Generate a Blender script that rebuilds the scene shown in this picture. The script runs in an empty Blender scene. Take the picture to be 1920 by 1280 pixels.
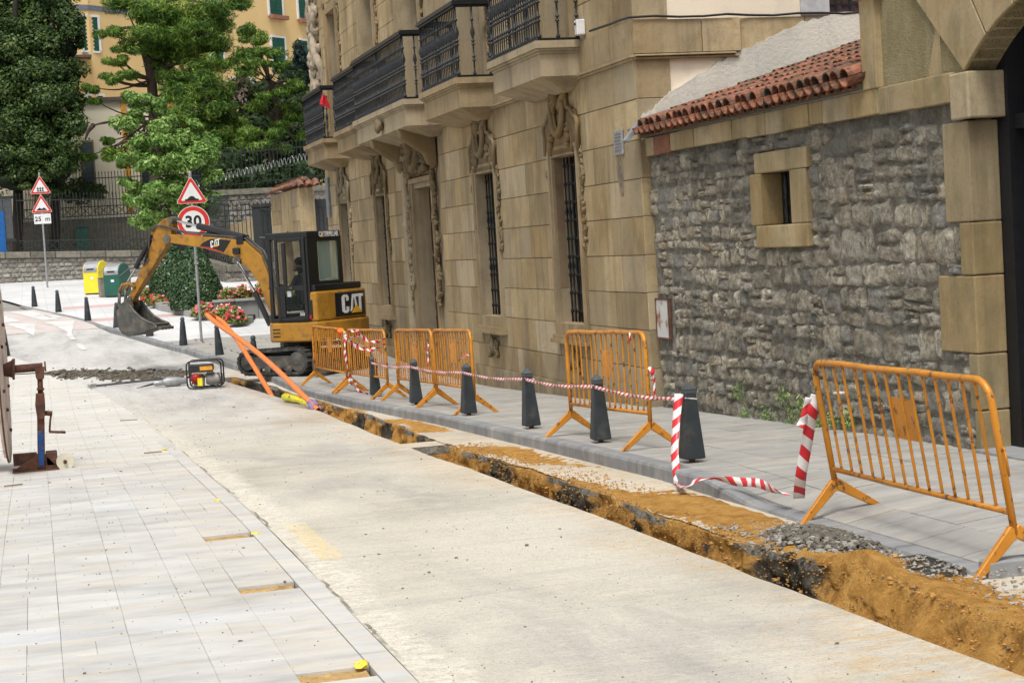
import bpy, math, random
import numpy as np
from mathutils import Vector, Matrix, noise as mnoise
random.seed(7)
scene = bpy.context.scene
PI = math.pi
R = math.radians
# ------------------------------------------------------------------ camera
# world axes: Y runs down the street, X to the right across it, Z up; the eye is 2 m above the road
F_PX = 3300.0
EYE = 2.0
_roll = .059
_up = np.array([-_roll, 1, (131 + _roll * 901) / F_PX]); _up /= np.linalg.norm(_up)
_fy = np.array([(59. - 960) / F_PX, (640 - 509.) / F_PX, -1.]); _fy /= np.linalg.norm(_fy)
_fx = np.cross(_fy, _up)
CAM = np.array([_fx, _fy, _up])
cam_data = bpy.data.cameras.new('camera')
cam = bpy.data.objects.new('camera', cam_data)
scene.collection.objects.link(cam)
scene.camera = cam
mw = Matrix(CAM.tolist()).to_4x4()
mw.translation = Vector((0, 0, EYE))
cam.matrix_world = mw
cam_data.sensor_width = 36
cam_data.lens = 36 * F_PX / 1920
cam_data.clip_start = .1
cam_data.clip_end = 2000
# ------------------------------------------------------------------ light
world = bpy.data.worlds.new('World')
scene.world = world
world.use_nodes = True
wn = world.node_tree.nodes; wl = world.node_tree.links
for n in list(wn): wn.remove(n)
sky = wn.new('ShaderNodeTexSky'); sky.sky_type = 'NISHITA'; sky.sun_disc = False
SUN_EL, SUN_AZ = 62, 205       # azimuth: clockwise from +Y
sky.sun_elevation = R(SUN_EL); sky.sun_rotation = R(SUN_AZ)
sky.air_density = 1.0; sky.dust_density = 4.0; sky.ozone_density = 1.0
hs = wn.new('ShaderNodeHueSaturation'); hs.inputs['Saturation'].default_value = .22
bg = wn.new('ShaderNodeBackground'); bg.inputs['Strength'].default_value = .13
wo = wn.new('ShaderNodeOutputWorld')
wl.new(sky.outputs[0], hs.inputs['Color']); wl.new(hs.outputs[0], bg.inputs[0]); wl.new(bg.outputs[0], wo.inputs[0])
sun_data = bpy.data.lights.new('sun', 'SUN')
sun_data.energy = 1.7; sun_data.angle = R(18); sun_data.color = (1, .965, .9)
sun = bpy.data.objects.new('sun', sun_data); scene.collection.objects.link(sun)
_d = Vector((math.sin(R(SUN_AZ)) * math.cos(R(SUN_EL)), math.cos(R(SUN_AZ)) * math.cos(R(SUN_EL)), math.sin(R(SUN_EL))))
sun.rotation_euler = _d.to_track_quat('Z', 'Y').to_euler()
scene.view_settings.view_transform = 'Standard'
scene.view_settings.look = 'None'
scene.view_settings.gamma = 1
scene.view_settings.use_curve_mapping = False
scene.view_settings.exposure = 0.48

# ------------------------------------------------------------------ measuring helpers (where things of the place stand)
def _ray(px, py): return CAM @ np.array([(px - 960) / F_PX, -(py - 640) / F_PX, -1.])
def onX(px, py, X): r = _ray(px, py); return Vector((r * X / r[0]).tolist()) + Vector((0, 0, EYE))
def onY(px, py, Y): r = _ray(px, py); return Vector((r * Y / r[1]).tolist()) + Vector((0, 0, EYE))
ZP = np.array([[-30, .12], [5, .09], [10, .05], [14.3, .01], [16.9, -.06], [19.5, -.14], [22.5, -.23], [25.8, -.33], [29, -.43], [31.5, -.47],
               [34, -.45], [38, -.33], [42, -.17], [46, .05], [50, .27], [54, .49], [58, .68], [63, .85], [66, .95], [70, 1.05], [75, 1.2], [80, 1.35],
               [88, 1.6], [120, 2.0], [300, 2.2]])
def zs(Y): return float(np.interp(Y, ZP[:, 0], ZP[:, 1]))          # pavement height along the street
def zr(Y):                                                          # road height
    k = min(max((Y - 50.2) / 1.8, 0), 1) * min(max((62 - Y) / 2, 0), 1)
    return zs(Y) - .13 + .115 * k
def gnd(px, py, dz=0.):
    r = _ray(px, py); f = lambda t: r[2] * t + EYE - zs(r[1] * t) - dz
    t = 1.
    while t < 300 and f(t) > 0: t += .25
    lo, hi = t - .25, t
    for _ in range(30):
        m = (lo + hi) / 2
        if f(m) > 0: lo = m
        else: hi = m
    P = r * hi
    return Vector((P[0], P[1], P[2] + EYE))
def tab(pts):
    a = np.array(pts, float); a = a[a[:, 0].argsort()]
    return lambda y: float(np.interp(y, a[:, 0], a[:, 1]))
KERB = tab([(-30, 5.1), (20, 5.12), (23.7, 5.12), (25.3, 5.05), (29.6, 4.9), (32, 4.77), (33, 4.68), (35.5, 4.55), (37.2, 4.42), (38.4, 4.24), (40.9, 3.89),
            (43.3, 3.5), (45.4, 3.0), (48, 2.5), (49.4, 2.22), (51.4, 1.72), (53.3, 1.42), (55.4, 1.0), (58, .38), (62.7, -.47), (68.7, -1.3), (75, -3), (90, -9)])
TR1 = tab([(-30, 4.2), (6.9, 4.13), (8, 4.08), (12, 4.02), (14, 3.98), (16.5, 4.0), (20.8, 4.07), (23.9, 4.18), (28.2, 4.35), (31, 4.42), (34, 4.1), (37.6, 3.55)])
TR2 = tab([(-30, 4.55), (8.5, 4.55), (10.2, 4.52), (11.7, 4.42), (16, 4.45), (20.3, 4.48), (22.3, 4.61), (24.3, 4.71), (27, 4.82), (30, 4.8), (32, 4.7), (35, 4.42), (37.6, 3.9)])
PAVE = tab([(-30, 1.64), (25, 1.65), (31.6, 1.55), (35, 1.3), (38, .95), (42.1, .3), (46, -.7), (50, -2.2), (55, -5), (62, -10), (70, -16), (90, -30)])
def intrench(Y): return (Y < 19.75) or (20.4 < Y < 37.4)

# ------------------------------------------------------------------ mesh builder
def link(o): scene.collection.objects.link(o); return o
def nz(v, s=1.0): return mnoise.noise(Vector(v) * s)
class MB:
    def __init__(s): s.v = []; s.f = []; s.mi = []; s.m = 0
    def add(s, vs, fs):
        b = len(s.v); s.v += [tuple(p) for p in vs]
        for f in fs: s.f.append(tuple(b + i for i in f)); s.mi.append(s.m)
        return s
    def box(s, x0, x1, y0, y1, z0, z1):
        return s.add([(x0, y0, z0), (x1, y0, z0), (x1, y1, z0), (x0, y1, z0), (x0, y0, z1), (x1, y0, z1), (x1, y1, z1), (x0, y1, z1)],
                     [(0, 3, 2, 1), (4, 5, 6, 7), (0, 1, 5, 4), (1, 2, 6, 5), (2, 3, 7, 6), (3, 0, 4, 7)])
    def cbox(s, c, d, M=None, taper=(1, 1)):
        a, b, h = d[0] / 2, d[1] / 2, d[2] / 2; tx, ty = taper
        P = [(-a, -b, -h), (a, -b, -h), (a, b, -h), (-a, b, -h), (-a * tx, -b * ty, h), (a * tx, -b * ty, h), (a * tx, b * ty, h), (-a * tx, b * ty, h)]
        P = [Vector(p) for p in P]
        if M is not None: P = [M @ p for p in P]
        c = Vector(c)
        return s.add([c + p for p in P], [(0, 3, 2, 1), (4, 5, 6, 7), (0, 1, 5, 4), (1, 2, 6, 5), (2, 3, 7, 6), (3, 0, 4, 7)])
    def bar(s, a, b, w, h, up=(0, 0, 1)):
        a = Vector(a); b = Vector(b); d = (b - a); L = d.length; d.normalize(); u = Vector(up)
        x = d.cross(u)
        if x.length < 1e-4: x = d.cross(Vector((1, 0, 0)))
        x.normalize(); u = x.cross(d)
        M = Matrix((x, d, u)).transposed()
        return s.cbox((a + b) / 2, (w, L, h), M)
    def tube(s, path, r, n=8, cap=True, rf=None, closed=False):
        P = [Vector(p) for p in path]; N = len(P); t0 = (P[1] - P[0]).normalized()
        ref = Vector((0, 0, 1)) if abs(t0.z) < .9 else Vector((1, 0, 0))
        x = t0.cross(ref).normalized(); b = len(s.v)
        for i, p in enumerate(P):
            if closed: t = (P[(i + 1) % N] - P[i - 1])
            else: t = (P[min(i + 1, N - 1)] - P[max(i - 1, 0)])
            if t.length < 1e-9: t = t0
            t.normalize(); x = (x - t * x.dot(t)); 
            if x.length < 1e-6: x = t.orthogonal()
            x.normalize(); y = t.cross(x)
            rr = r * (rf(i / (N - 1)) if rf else 1)
            for k in range(n):
                a = 2 * PI * k / n; s.v.append(tuple(p + x * math.cos(a) * rr + y * math.sin(a) * rr))
        M = N if closed else N - 1
        for i in range(M):
            for k in range(n):
                j = (i + 1) % N
                s.f.append((b + i * n + k, b + i * n + (k + 1) % n, b + j * n + (k + 1) % n, b + j * n + k)); s.mi.append(s.m)
        if cap and not closed:
            s.f.append(tuple(b + k for k in range(n))[::-1]); s.mi.append(s.m)
            s.f.append(tuple(b + (N - 1) * n + k for k in range(n))); s.mi.append(s.m)
        return s
    def lathe(s, prof, c=(0, 0, 0), n=12, M=None, sq=False):
        b = len(s.v); c = Vector(c); N = len(prof)
        for (r, z) in prof:
            for k in range(n):
                a = 2 * PI * (k + (.5 if sq else 0)) / n; q = 1.414 if sq else 1
                p = Vector((r * q * math.cos(a), r * q * math.sin(a), z))
                if M is not None: p = M @ p
                s.v.append(tuple(c + p))
        for i in range(N - 1):
            for k in range(n):
                s.f.append((b + i * n + k, b + i * n + (k + 1) % n, b + (i + 1) * n + (k + 1) % n, b + (i + 1) * n + k)); s.mi.append(s.m)
        s.f.append(tuple(b + k for k in range(n))[::-1]); s.mi.append(s.m)
        s.f.append(tuple(b + (N - 1) * n + k for k in range(n))); s.mi.append(s.m)
        return s
    def prism(s, poly, fn, d0, d1):
        """poly: list of (u,v); fn(u,v,d)->xyz"""
        b = len(s.v); n = len(poly)
        for (u, v) in poly: s.v.append(tuple(fn(u, v, d0)))
        for (u, v) in poly: s.v.append(tuple(fn(u, v, d1)))
        s.f.append(tuple(b + i for i in range(n))[::-1]); s.mi.append(s.m)
        s.f.append(tuple(b + n + i for i in range(n))); s.mi.append(s.m)
        for i in range(n):
            j = (i + 1) % n
            s.f.append((b + i, b + j, b + n + j, b + n + i)); s.mi.append(s.m)
        return s
    def blob(s, c, r, n=8, m=6, jit=0.0, M=None):
        c = Vector(c); b = len(s.v)
        if not hasattr(r, '__len__'): r = (r, r, r)
        sd = random.random() * 50
        s.v.append(tuple(c + (M @ Vector((0, 0, -r[2])) if M else Vector((0, 0, -r[2])))))
        for i in range(1, m):
            ph = PI * i / m
            for k in range(n):
                a = 2 * PI * k / n
                q = Vector((math.sin(ph) * math.cos(a), math.sin(ph) * math.sin(a), -math.cos(ph)))
                g = 1 + jit * nz((q.x * 1.7 + sd, q.y * 1.7, q.z * 1.7)) * 2
                q = Vector((q.x * r[0] * g, q.y * r[1] * g, q.z * r[2] * g))
                if M is not None: q = M @ q
                s.v.append(tuple(c + q))
        s.v.append(tuple(c + (M @ Vector((0, 0, r[2])) if M else Vector((0, 0, r[2])))))
        top = len(s.v) - 1
        for k in range(n):
            s.f.append((b, b + 1 + (k + 1) % n, b + 1 + k)); s.mi.append(s.m)
            s.f.append((top, b + 1 + (m - 2) * n + k, b + 1 + (m - 2) * n + (k + 1) % n)); s.mi.append(s.m)
        for i in range(m - 2):
            for k in range(n):
                s.f.append((b + 1 + i * n + k, b + 1 + i * n + (k + 1) % n, b + 1 + (i + 1) * n + (k + 1) % n, b + 1 + (i + 1) * n + k)); s.mi.append(s.m)
        return s
    def grid(s, rows):
        """rows: list of equally long lists of points"""
        b = len(s.v); n = len(rows[0])
        for r in rows: s.v += [tuple(p) for p in r]
        for i in range(len(rows) - 1):
            for k in range(n - 1):
                s.f.append((b + i * n + k, b + i * n + k + 1, b + (i + 1) * n + k + 1, b + (i + 1) * n + k)); s.mi.append(s.m)
        return s
    def mesh(s, name, mat=None, smooth=False, off=None):
        me = bpy.data.meshes.new(name)
        v = s.v if off is None else [(p[0] - off[0], p[1] - off[1], p[2] - off[2]) for p in s.v]
        me.from_pydata(v, [], s.f)
        if mat is not None:
            for m in (mat if isinstance(mat, (list, tuple)) else [mat]): me.materials.append(m)
        if isinstance(mat, (list, tuple)): me.polygons.foreach_set('material_index', s.mi)
        if smooth: me.polygons.foreach_set('use_smooth', [True] * len(me.polygons))
        me.update()
        return me
    def build(s, name, mat, parent=None, smooth=False, local=False, fixn=False):
        """makes ONE mesh object; points are world points unless local (then they are the parent's own)"""
        off = None
        if parent is not None and not local: off = abs_loc(parent)
        me = s.mesh(name, mat, smooth, off)
        if fixn:
            import bmesh
            bm = bmesh.new(); bm.from_mesh(me); bmesh.ops.recalc_face_normals(bm, faces=bm.faces); bm.to_mesh(me); bm.free()
        o = link(bpy.data.objects.new(name, me)); o.parent = parent
        return o
def abs_loc(o):
    p = Vector((0, 0, 0))
    while o is not None: p += o.location; o = o.parent
    return p
def auto_smooth(o, ang=35):
    me = o.data
    me.polygons.foreach_set('use_smooth', [True] * len(me.polygons))
    try:
        me.set_sharp_from_angle(angle=R(ang))
    except Exception: pass
    return o
def bevel(o, w, seg=1):
    m = o.modifiers.new('bevel', 'BEVEL'); m.width = w; m.segments = seg; m.limit_method = 'ANGLE'; m.angle_limit = R(40); return o
def tag(o, label=None, cat=None, group=None, kind=None):
    if label: o['label'] = label
    if cat: o['category'] = cat
    if group: o['group'] = group
    if kind: o['kind'] = kind
    return o
def empty(name, loc, rz=0., label=None, cat=None, group=None):
    o = link(bpy.data.objects.new(name, None)); o.location = loc; o.rotation_euler = (0, 0, rz); o.empty_display_size = .2
    return tag(o, label, cat, group)
def inst(mesh, name, parent, loc=(0, 0, 0), rot=(0, 0, 0), scale=(1, 1, 1)):
    o = link(bpy.data.objects.new(name, mesh)); o.parent = parent; o.location = loc; o.rotation_euler = rot; o.scale = scale; return o
KIDS = None
def copy_tree(o, parent=None):
    c = o.copy(); link(c); c.parent = parent
    for ch in list(o.children): copy_tree(ch, c)
    return c

# ------------------------------------------------------------------ materials
def hexc(h):
    h = h.lstrip('#'); c = [int(h[i:i + 2], 16) / 255 for i in (0, 2, 4)]
    return tuple([(x / 12.92 if x <= .04045 else ((x + .055) / 1.055) ** 2.4) for x in c] + [1])
class NT:
    """small node helper"""
    def __init__(s, name):
        s.m = bpy.data.materials.new(name); s.m.use_nodes = True; s.t = s.m.node_tree; s.n = s.t.nodes; s.l = s.t.links
        s.b = s.n['Principled BSDF']; s.pos = s.n.new('ShaderNodeNewGeometry').outputs['Position']; s._r = None
    def vec(s, sc, off=(0, 0, 0)):
        k = s.n.new('ShaderNodeMapping'); k.inputs['Scale'].default_value = sc if hasattr(sc, '__len__') else (sc,) * 3
        k.inputs['Location'].default_value = off; s.l.new(s.pos, k.inputs[0]); return k.outputs[0]
    def noise(s, sc, detail=4, rough=.6, off=(0, 0, 0), dist=0):
        k = s.n.new('ShaderNodeTexNoise'); k.inputs['Scale'].default_value = 1; k.inputs['Detail'].default_value = detail
        k.inputs['Roughness'].default_value = rough; k.inputs['Distortion'].default_value = dist
        s.l.new(s.vec(sc, off), k.inputs['Vector']); return k.outputs['Fac']
    def voro(s, sc, feat='F1'):
        k = s.n.new('ShaderNodeTexVoronoi'); k.feature = feat; k.inputs['Scale'].default_value = 1
        s.l.new(s.vec(sc), k.inputs['Vector']); return k.outputs['Distance']
    def ramp(s, fac, pts):
        k = s.n.new('ShaderNodeValToRGB'); e = k.color_ramp.elements
        while len(e) < len(pts): e.new(.5)
        for i, (p, c) in enumerate(pts):
            e[i].position = p; e[i].color = c if len(c) == 4 else tuple(c) + (1,)
        s.l.new(fac, k.inputs[0]); return k.outputs[0]
    def mask(s, fac, lo, hi): return s.ramp(fac, [(lo, (0, 0, 0, 1)), (hi, (1, 1, 1, 1))])
    def mix(s, fac, a, b, mode='MIX'):
        k = s.n.new('ShaderNodeMix'); k.data_type = 'RGBA'; k.blend_type = mode
        for sock, val in ((k.inputs[0], fac), (k.inputs[6], a), (k.inputs[7], b)):
            if hasattr(val, 'links'): s.l.new(val, sock)
            else: sock.default_value = val
        return k.outputs[2]
    def math(s, op, a, b=0., c=0.):
        k = s.n.new('ShaderNodeMath'); k.operation = op
        for sock, val in zip(k.inputs, (a, b, c)):
            if hasattr(val, 'links'): s.l.new(val, sock)
            else: sock.default_value = val
        return k.outputs[0]
    def xyz(s):
        k = s.n.new('ShaderNodeSeparateXYZ'); s.l.new(s.pos, k.inputs[0]); return k.outputs
    def rnd(s):
        if s._r is None: s._r = s.n.new('ShaderNodeObjectInfo').outputs['Random']
        return s._r
    def vary(s, col, amt, off=0.):
        """per-object brightness"""
        r = s.rnd()
        if off: r = s.math('FRACT', s.math('MULTIPLY', r, off))
        f = s.math('MULTIPLY_ADD', r, amt, 1 - amt * .55)
        k = s.n.new('ShaderNodeVectorMath'); k.operation = 'SCALE'; s.l.new(col, k.inputs[0]); s.l.new(f, k.inputs['Scale']); return k.outputs[0]
    def attr(s, name):
        k = s.n.new('ShaderNodeAttribute'); k.attribute_name = name; return k.outputs
    def bump(s, fac, strength=.3, dist=.02, prev=None):
        k = s.n.new('ShaderNodeBump'); k.inputs['Strength'].default_value = strength; k.inputs['Distance'].default_value = dist
        s.l.new(fac, k.inputs['Height'])
        if prev is not None: s.l.new(prev, k.inputs['Normal'])
        return k.outputs[0]
    def out(s, col=None, rough=.8, metal=0, normal=None, spec=.3, coat=0):
        b = s.b
        if col is not None:
            if hasattr(col, 'links'): s.l.new(col, b.inputs['Base Color'])
            else: b.inputs['Base Color'].default_value = col
        if hasattr(rough, 'links'): s.l.new(rough, b.inputs['Roughness'])
        else: b.inputs['Roughness'].default_value = rough
        b.inputs['Metallic'].default_value = metal; b.inputs['Specular IOR Level'].default_value = spec
        b.inputs['Coat Weight'].default_value = coat
        if normal is not None: s.l.new(normal, b.inputs['Normal'])
        return s.m
def simple(name, col, rough=.6, metal=0, var=.25, sc=8, bump=.15, bsc=60, dirt=None, rnd=0., spec=.3, coat=0):
    """a plain painted / worn material: colour varied by noise, optional dirt colour in patches"""
    t = NT(name); c0 = tuple(col[:3])
    lo = tuple(x * (1 - var) for x in c0); hi = tuple(min(1, x * (1 + var * .6)) for x in c0)
    c = t.ramp(t.noise(sc, 5), [(.3, lo), (.7, hi)])
    if dirt: c = t.mix(t.mask(t.noise(dirt[1], 6, .65, (3, 1, 7)), dirt[2], dirt[3]), c, tuple(dirt[0][:3]) + (1,))
    if rnd: c = t.vary(c, rnd)
    nrm = t.bump(t.noise(bsc, 4), bump, .01) if bump else None
    rg = t.math('MULTIPLY_ADD', t.noise(sc * 2, 3), .25, rough - .12)
    return t.out(c, rg, metal, nrm, spec, coat)

def ashlar_mat(name, c1, c2, c3, rnd=.45, streak=True, green=False):
    t = NT(name)
    c = t.ramp(t.noise(1.3, 4, .6), [(.3, c1), (.5, c2), (.72, c3)])
    c = t.mix(t.mask(t.rnd(), .3, 1.), c, t.ramp(t.noise(3, 4), [(.3, c2), (.7, c3)]))
    c = t.mix(t.math('MULTIPLY', t.mask(t.math('FRACT', t.math('MULTIPLY', t.rnd(), 13.7)), .6, .9), .55), c, (.39, .335, .24, 1))
    c = t.mix(t.math('MULTIPLY', t.mask(t.math('FRACT', t.math('MULTIPLY', t.rnd(), 5.3)), .75, .97), .4), c, (.36, .235, .10, 1))
    c = t.vary(c, rnd, 7.31)
    # iron-brown veins and grain of the sandstone
    c = t.mix(t.math('MULTIPLY', t.mask(t.noise((2, 2, 5), 6, .7, (4, 0, 0), 1.5), .56, .68), .45), c, (.30, .17, .07, 1))
    c = t.mix(t.math('MULTIPLY', t.mask(t.noise(32, 5, .75), .52, .68), .38), c, (.16, .13, .09, 1))
    if streak:      # rain streaks and soot
        c = t.mix(t.math('MULTIPLY', t.mask(t.noise((4.2, 4.2, .3), 6, .68), .49, .68), .55), c, (.14, .11, .07, 1))
        c = t.mix(t.math('MULTIPLY', t.mask(t.noise((.9, .9, .5), 6, .7, (9, 2, 1), .5), .49, .68), .5), c, (.13, .11, .08, 1))
    base_ = t.math('MULTIPLY', t.mask(t.math('MULTIPLY_ADD', t.xyz()[2], -.35, .5), .38, .62), t.mask(t.noise((3, 3, 1.6), 6, .7, (7, 7, 2)), .4, .62))
    c = t.mix(t.math('MULTIPLY', base_, .55), c, (.10, .085, .065, 1))
    if green: c = t.mix(t.math('MULTIPLY', t.mask(t.noise((2, 2, 1), 5, .65, (2, 5, 1)), .5, .72), .55), c, (.10, .10, .045, 1))
    nrm = t.bump(t.noise(60, 5, .7), .25, .01); nrm = t.bump(t.noise(7, 5, .6), .35, .02, nrm)
    return t.out(c, .88, 0, nrm, .2)
M = {}
M['ashlar'] = ashlar_mat('sandstone_ashlar', (.25, .18, .088), (.355, .268, .145), (.44, .355, .215))
M['ashlar_trim'] = ashlar_mat('sandstone_trim', (.20, .145, .072), (.29, .215, .12), (.37, .29, .175), .15)
M['ashlar_carved'] = ashlar_mat('sandstone_carved', (.085, .06, .032), (.16, .12, .065), (.27, .21, .125), .1)
M['gate_stone'] = ashlar_mat('gate_stone', (.26, .185, .085), (.36, .27, .135), (.42, .34, .21), .35, True, True)
M['joint'] = simple('dark_joint', (.12, .10, .075), .95, sc=12)
def rubble_mat():
    t = NT('rubble_stone')
    c = t.ramp(t.noise(9, 6, .72), [(.28, (.09, .082, .066)), (.44, (.235, .212, .165)), (.58, (.37, .34, .27)), (.74, (.57, .53, .44))])
    c = t.mix(t.mask(t.rnd(), .62, .9), c, t.ramp(t.noise(11, 5, .7), [(.3, (.15, .143, .125)), (.7, (.34, .33, .29))]))
    c = t.mix(t.math('MULTIPLY', t.mask(t.noise(4, 5, .7, (5, 5, 5)), .55, .7), .5), c, (.30, .19, .09, 1))
    c = t.vary(c, .5, 3.7)
    x = t.xyz()
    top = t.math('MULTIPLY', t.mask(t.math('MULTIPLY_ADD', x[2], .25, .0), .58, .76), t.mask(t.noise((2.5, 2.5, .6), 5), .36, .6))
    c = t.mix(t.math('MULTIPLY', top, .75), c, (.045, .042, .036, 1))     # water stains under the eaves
    c = t.mix(t.math('MULTIPLY', t.mask(t.noise((22, 22, 12), 5, .75, (3, 8, 1), .6), .55, .62), .6), c, (.075, .068, .055, 1))
    c = t.mix(t.math('MULTIPLY', t.mask(t.noise((1.4, 1.1, 1.6), 5, .7, (3, 3, 1)), .5, .64), .5), c, (.13, .125, .11, 1))
    n = t.bump(t.noise(38, 5, .75), .6, .02); n = t.bump(t.noise((14, 14, 9), 4, .65, (1, 2, 3), 1.), .7, .04, n)
    return t.out(c, .95, 0, n, .15)
M['rubble'] = rubble_mat()
def mortar_mat():
    t = NT('lime_mortar')
    c = t.ramp(t.noise(7, 6, .7), [(.3, (.10, .09, .075)), (.5, (.19, .18, .15)), (.7, (.33, .31, .275))])
    x = t.xyz()
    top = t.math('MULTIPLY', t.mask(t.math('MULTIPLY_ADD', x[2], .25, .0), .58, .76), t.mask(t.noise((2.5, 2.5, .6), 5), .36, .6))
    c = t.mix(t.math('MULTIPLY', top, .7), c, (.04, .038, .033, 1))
    n = t.bump(t.noise(30, 6, .75), .8, .02); return t.out(c, .95, 0, n, .1)
M['mortar'] = mortar_mat()
def road_mat():
    t = NT('dusty_road')
    x = t.xyz()
    c = t.ramp(t.noise((.55, .35, 1), 5, .6), [(.3, (.40, .37, .31)), (.5, (.54, .505, .43)), (.7, (.64, .60, .51))])
    # cream dust swept across, grey worn patches
    c = t.mix(t.math('MULTIPLY', t.mask(t.noise((1.2, 5, 1), 6, .7, (3, 0, 0)), .48, .68), .55), c, (.62, .565, .46, 1))
    c = t.mix(t.math('MULTIPLY', t.mask(t.noise((.5, .28, 1), 5, .62, (8, 3, 0), .6), .52, .68), .7), c, (.31, .30, .285, 1))
    c = t.mix(t.math('MULTIPLY', t.mask(t.noise((3, 18, 1), 5, .7, (1, 9, 0)), .56, .7), .3), c, (.66, .62, .54, 1))
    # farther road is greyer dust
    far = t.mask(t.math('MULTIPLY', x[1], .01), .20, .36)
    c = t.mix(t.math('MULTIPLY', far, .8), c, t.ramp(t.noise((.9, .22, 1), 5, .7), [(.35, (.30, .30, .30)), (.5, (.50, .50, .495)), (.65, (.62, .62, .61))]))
    # ochre sand spilled beside the trench
    e = t.math('SUBTRACT', x[0], t.math('MULTIPLY_ADD', t.noise((.7, .5, 1), 4), 2.6, 1.85))
    c = t.mix(t.math('MULTIPLY', t.mask(t.math('MULTIPLY', e, 1.), .3, 1.1), t.math('MULTIPLY', t.mask(t.noise((4, 9, 1), 6, .7, (6, 6, 0)), .42, .68), .8)), c, (.52, .33, .13, 1))
    # old pale mortar strip beside the paving
    s1 = t.math('SUBTRACT', 1., t.mask(t.math('ADD', t.math('SUBTRACT', x[0], 1.65), t.math('MULTIPLY', t.noise((5, 2.2, 1), 5, .7), .5)), .42, .56))
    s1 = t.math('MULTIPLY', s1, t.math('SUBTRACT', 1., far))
    c = t.mix(t.math('MULTIPLY', s1, .85), c, t.ramp(t.noise((9, 14, 1), 5, .7), [(.3, (.42, .37, .28)), (.5, (.66, .62, .52)), (.7, (.72, .70, .64))]))
    cr = t.math('MULTIPLY', t.math('LESS_THAN', t.math('ABSOLUTE', t.math('SUBTRACT', x[0], t.math('MULTIPLY_ADD', t.noise((0, 3, 0), 4, .7), .10, 1.615))), .012), t.mask(t.noise((0, .8, 0), 3, .6, (1, 5, 1)), .48, .56))
    c = t.mix(t.math('MULTIPLY', t.math('MULTIPLY', cr, t.math('SUBTRACT', 1., far)), .8), c, (.13, .11, .085, 1))
    yb = t.math('MULTIPLY', t.math('LESS_THAN', t.math('ABSOLUTE', t.math('SUBTRACT', x[1], 12.9)), .95), t.math('LESS_THAN', t.math('ABSOLUTE', t.math('SUBTRACT', x[0], t.math('MULTIPLY_ADD', t.noise((0, 4, 0), 4, .7), .12, 1.80))), .085))
    c = t.mix(t.math('MULTIPLY', t.math('MULTIPLY', yb, t.mask(t.noise((14, 10, 1), 5, .7), .35, .55)), .75), c, (.70, .56, .28, 1))
    c = t.mix(t.math('MULTIPLY', t.mask(t.noise((.35, 2.4, 1), 7, .75, (2, 2, 0), .8), .54, .64), .35), c, (.36, .34, .31, 1))
    g = t.noise(70, 4, .8)
    c = t.mix(t.math('MULTIPLY', t.mask(g, .52, .62), .5), c, (.24, .225, .19, 1))
    c = t.mix(t.math('MULTIPLY', t.mask(t.noise((22, 30, 1), 5, .8, (4, 1, 0)), .54, .62), .4), c, (.28, .265, .235, 1))
    c = t.mix(t.math('MULTIPLY', t.mask(t.noise((7, 9, 1), 6, .75, (9, 1, 0)), .56, .66), .35), c, (.66, .60, .48, 1))
    c = t.mix(t.math('MULTIPLY', t.mask(t.noise(33, 3, .8, (5, 5, 5)), .64, .7), .55), c, (.17, .155, .13, 1))
    n = t.bump(g, .5, .01); n = t.bump(t.noise((6, 14, 6), 6, .7), .5, .03, n)
    return t.out(c, .93, 0, n, .15)
M['road'] = road_mat()
def slab_mat(name, a, b, c3, rnd=.12, ochre=.5):
    t = NT(name); x = t.xyz()
    c = t.ramp(t.noise((1.5, 4, 2), 5, .65), [(.3, a), (.5, b), (.72, c3)])
    c = t.vary(c, rnd)
    c = t.mix(t.math('MULTIPLY', t.mask(t.noise((1.1, 3.4, 1), 6, .7, (2, 7, 0)), .52, .7), ochre), c, (.58, .49, .33, 1))
    c = t.mix(t.math('MULTIPLY', t.mask(t.noise((4, 9, 1), 7, .8, (7, 7, 0)), .56, .72), .25), c, (.40, .38, .34, 1))
    c = t.mix(t.math('MULTIPLY', t.mask(t.noise(42, 3, .8, (5, 5, 5)), .66, .72), .5), c, (.22, .20, .17, 1))
    if ochre >= .5:
        w_ = t.math('MULTIPLY', t.mask(t.math('MULTIPLY_ADD', x[0], .5, -.1), .22, .75), t.mask(t.noise((3, 6, 1), 6, .75, (1, 4, 0)), .40, .62))
        c = t.mix(t.math('MULTIPLY', w_, .6), c, (.56, .50, .39, 1))
        c = t.mix(t.math('MULTIPLY', t.mask(t.noise((.6, .8, 1), 7, .75, (4, 4, 0), .5), .50, .70), .3), c, (.40, .38, .34, 1))
    n = t.bump(t.noise(80, 4, .7), .25, .006); n = t.bump(t.noise((9, 20, 9), 5, .7), .25, .01, n)
    return t.out(c, .88, 0, n, .2)
M['slab'] = slab_mat('pale_paving', (.38, .372, .355), (.475, .467, .45), (.56, .55, .525), .12, .6)
M['slab_band'] = slab_mat('bluish_paving', (.41, .41, .405), (.49, .49, .49), (.57, .57, .565), .12, .5)
M['slab_bed'] = simple('sand_bed', (.30, .25, .17), .95, sc=9, bump=.5)
M['sidewalk'] = slab_mat('grey_pavement', (.25, .242, .225), (.325, .315, .295), (.39, .375, .345), .12, .4)
M['kerb'] = slab_mat('kerb_stone', (.17, .175, .18), (.23, .235, .24), (.31, .31, .305), .18, .3)
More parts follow.
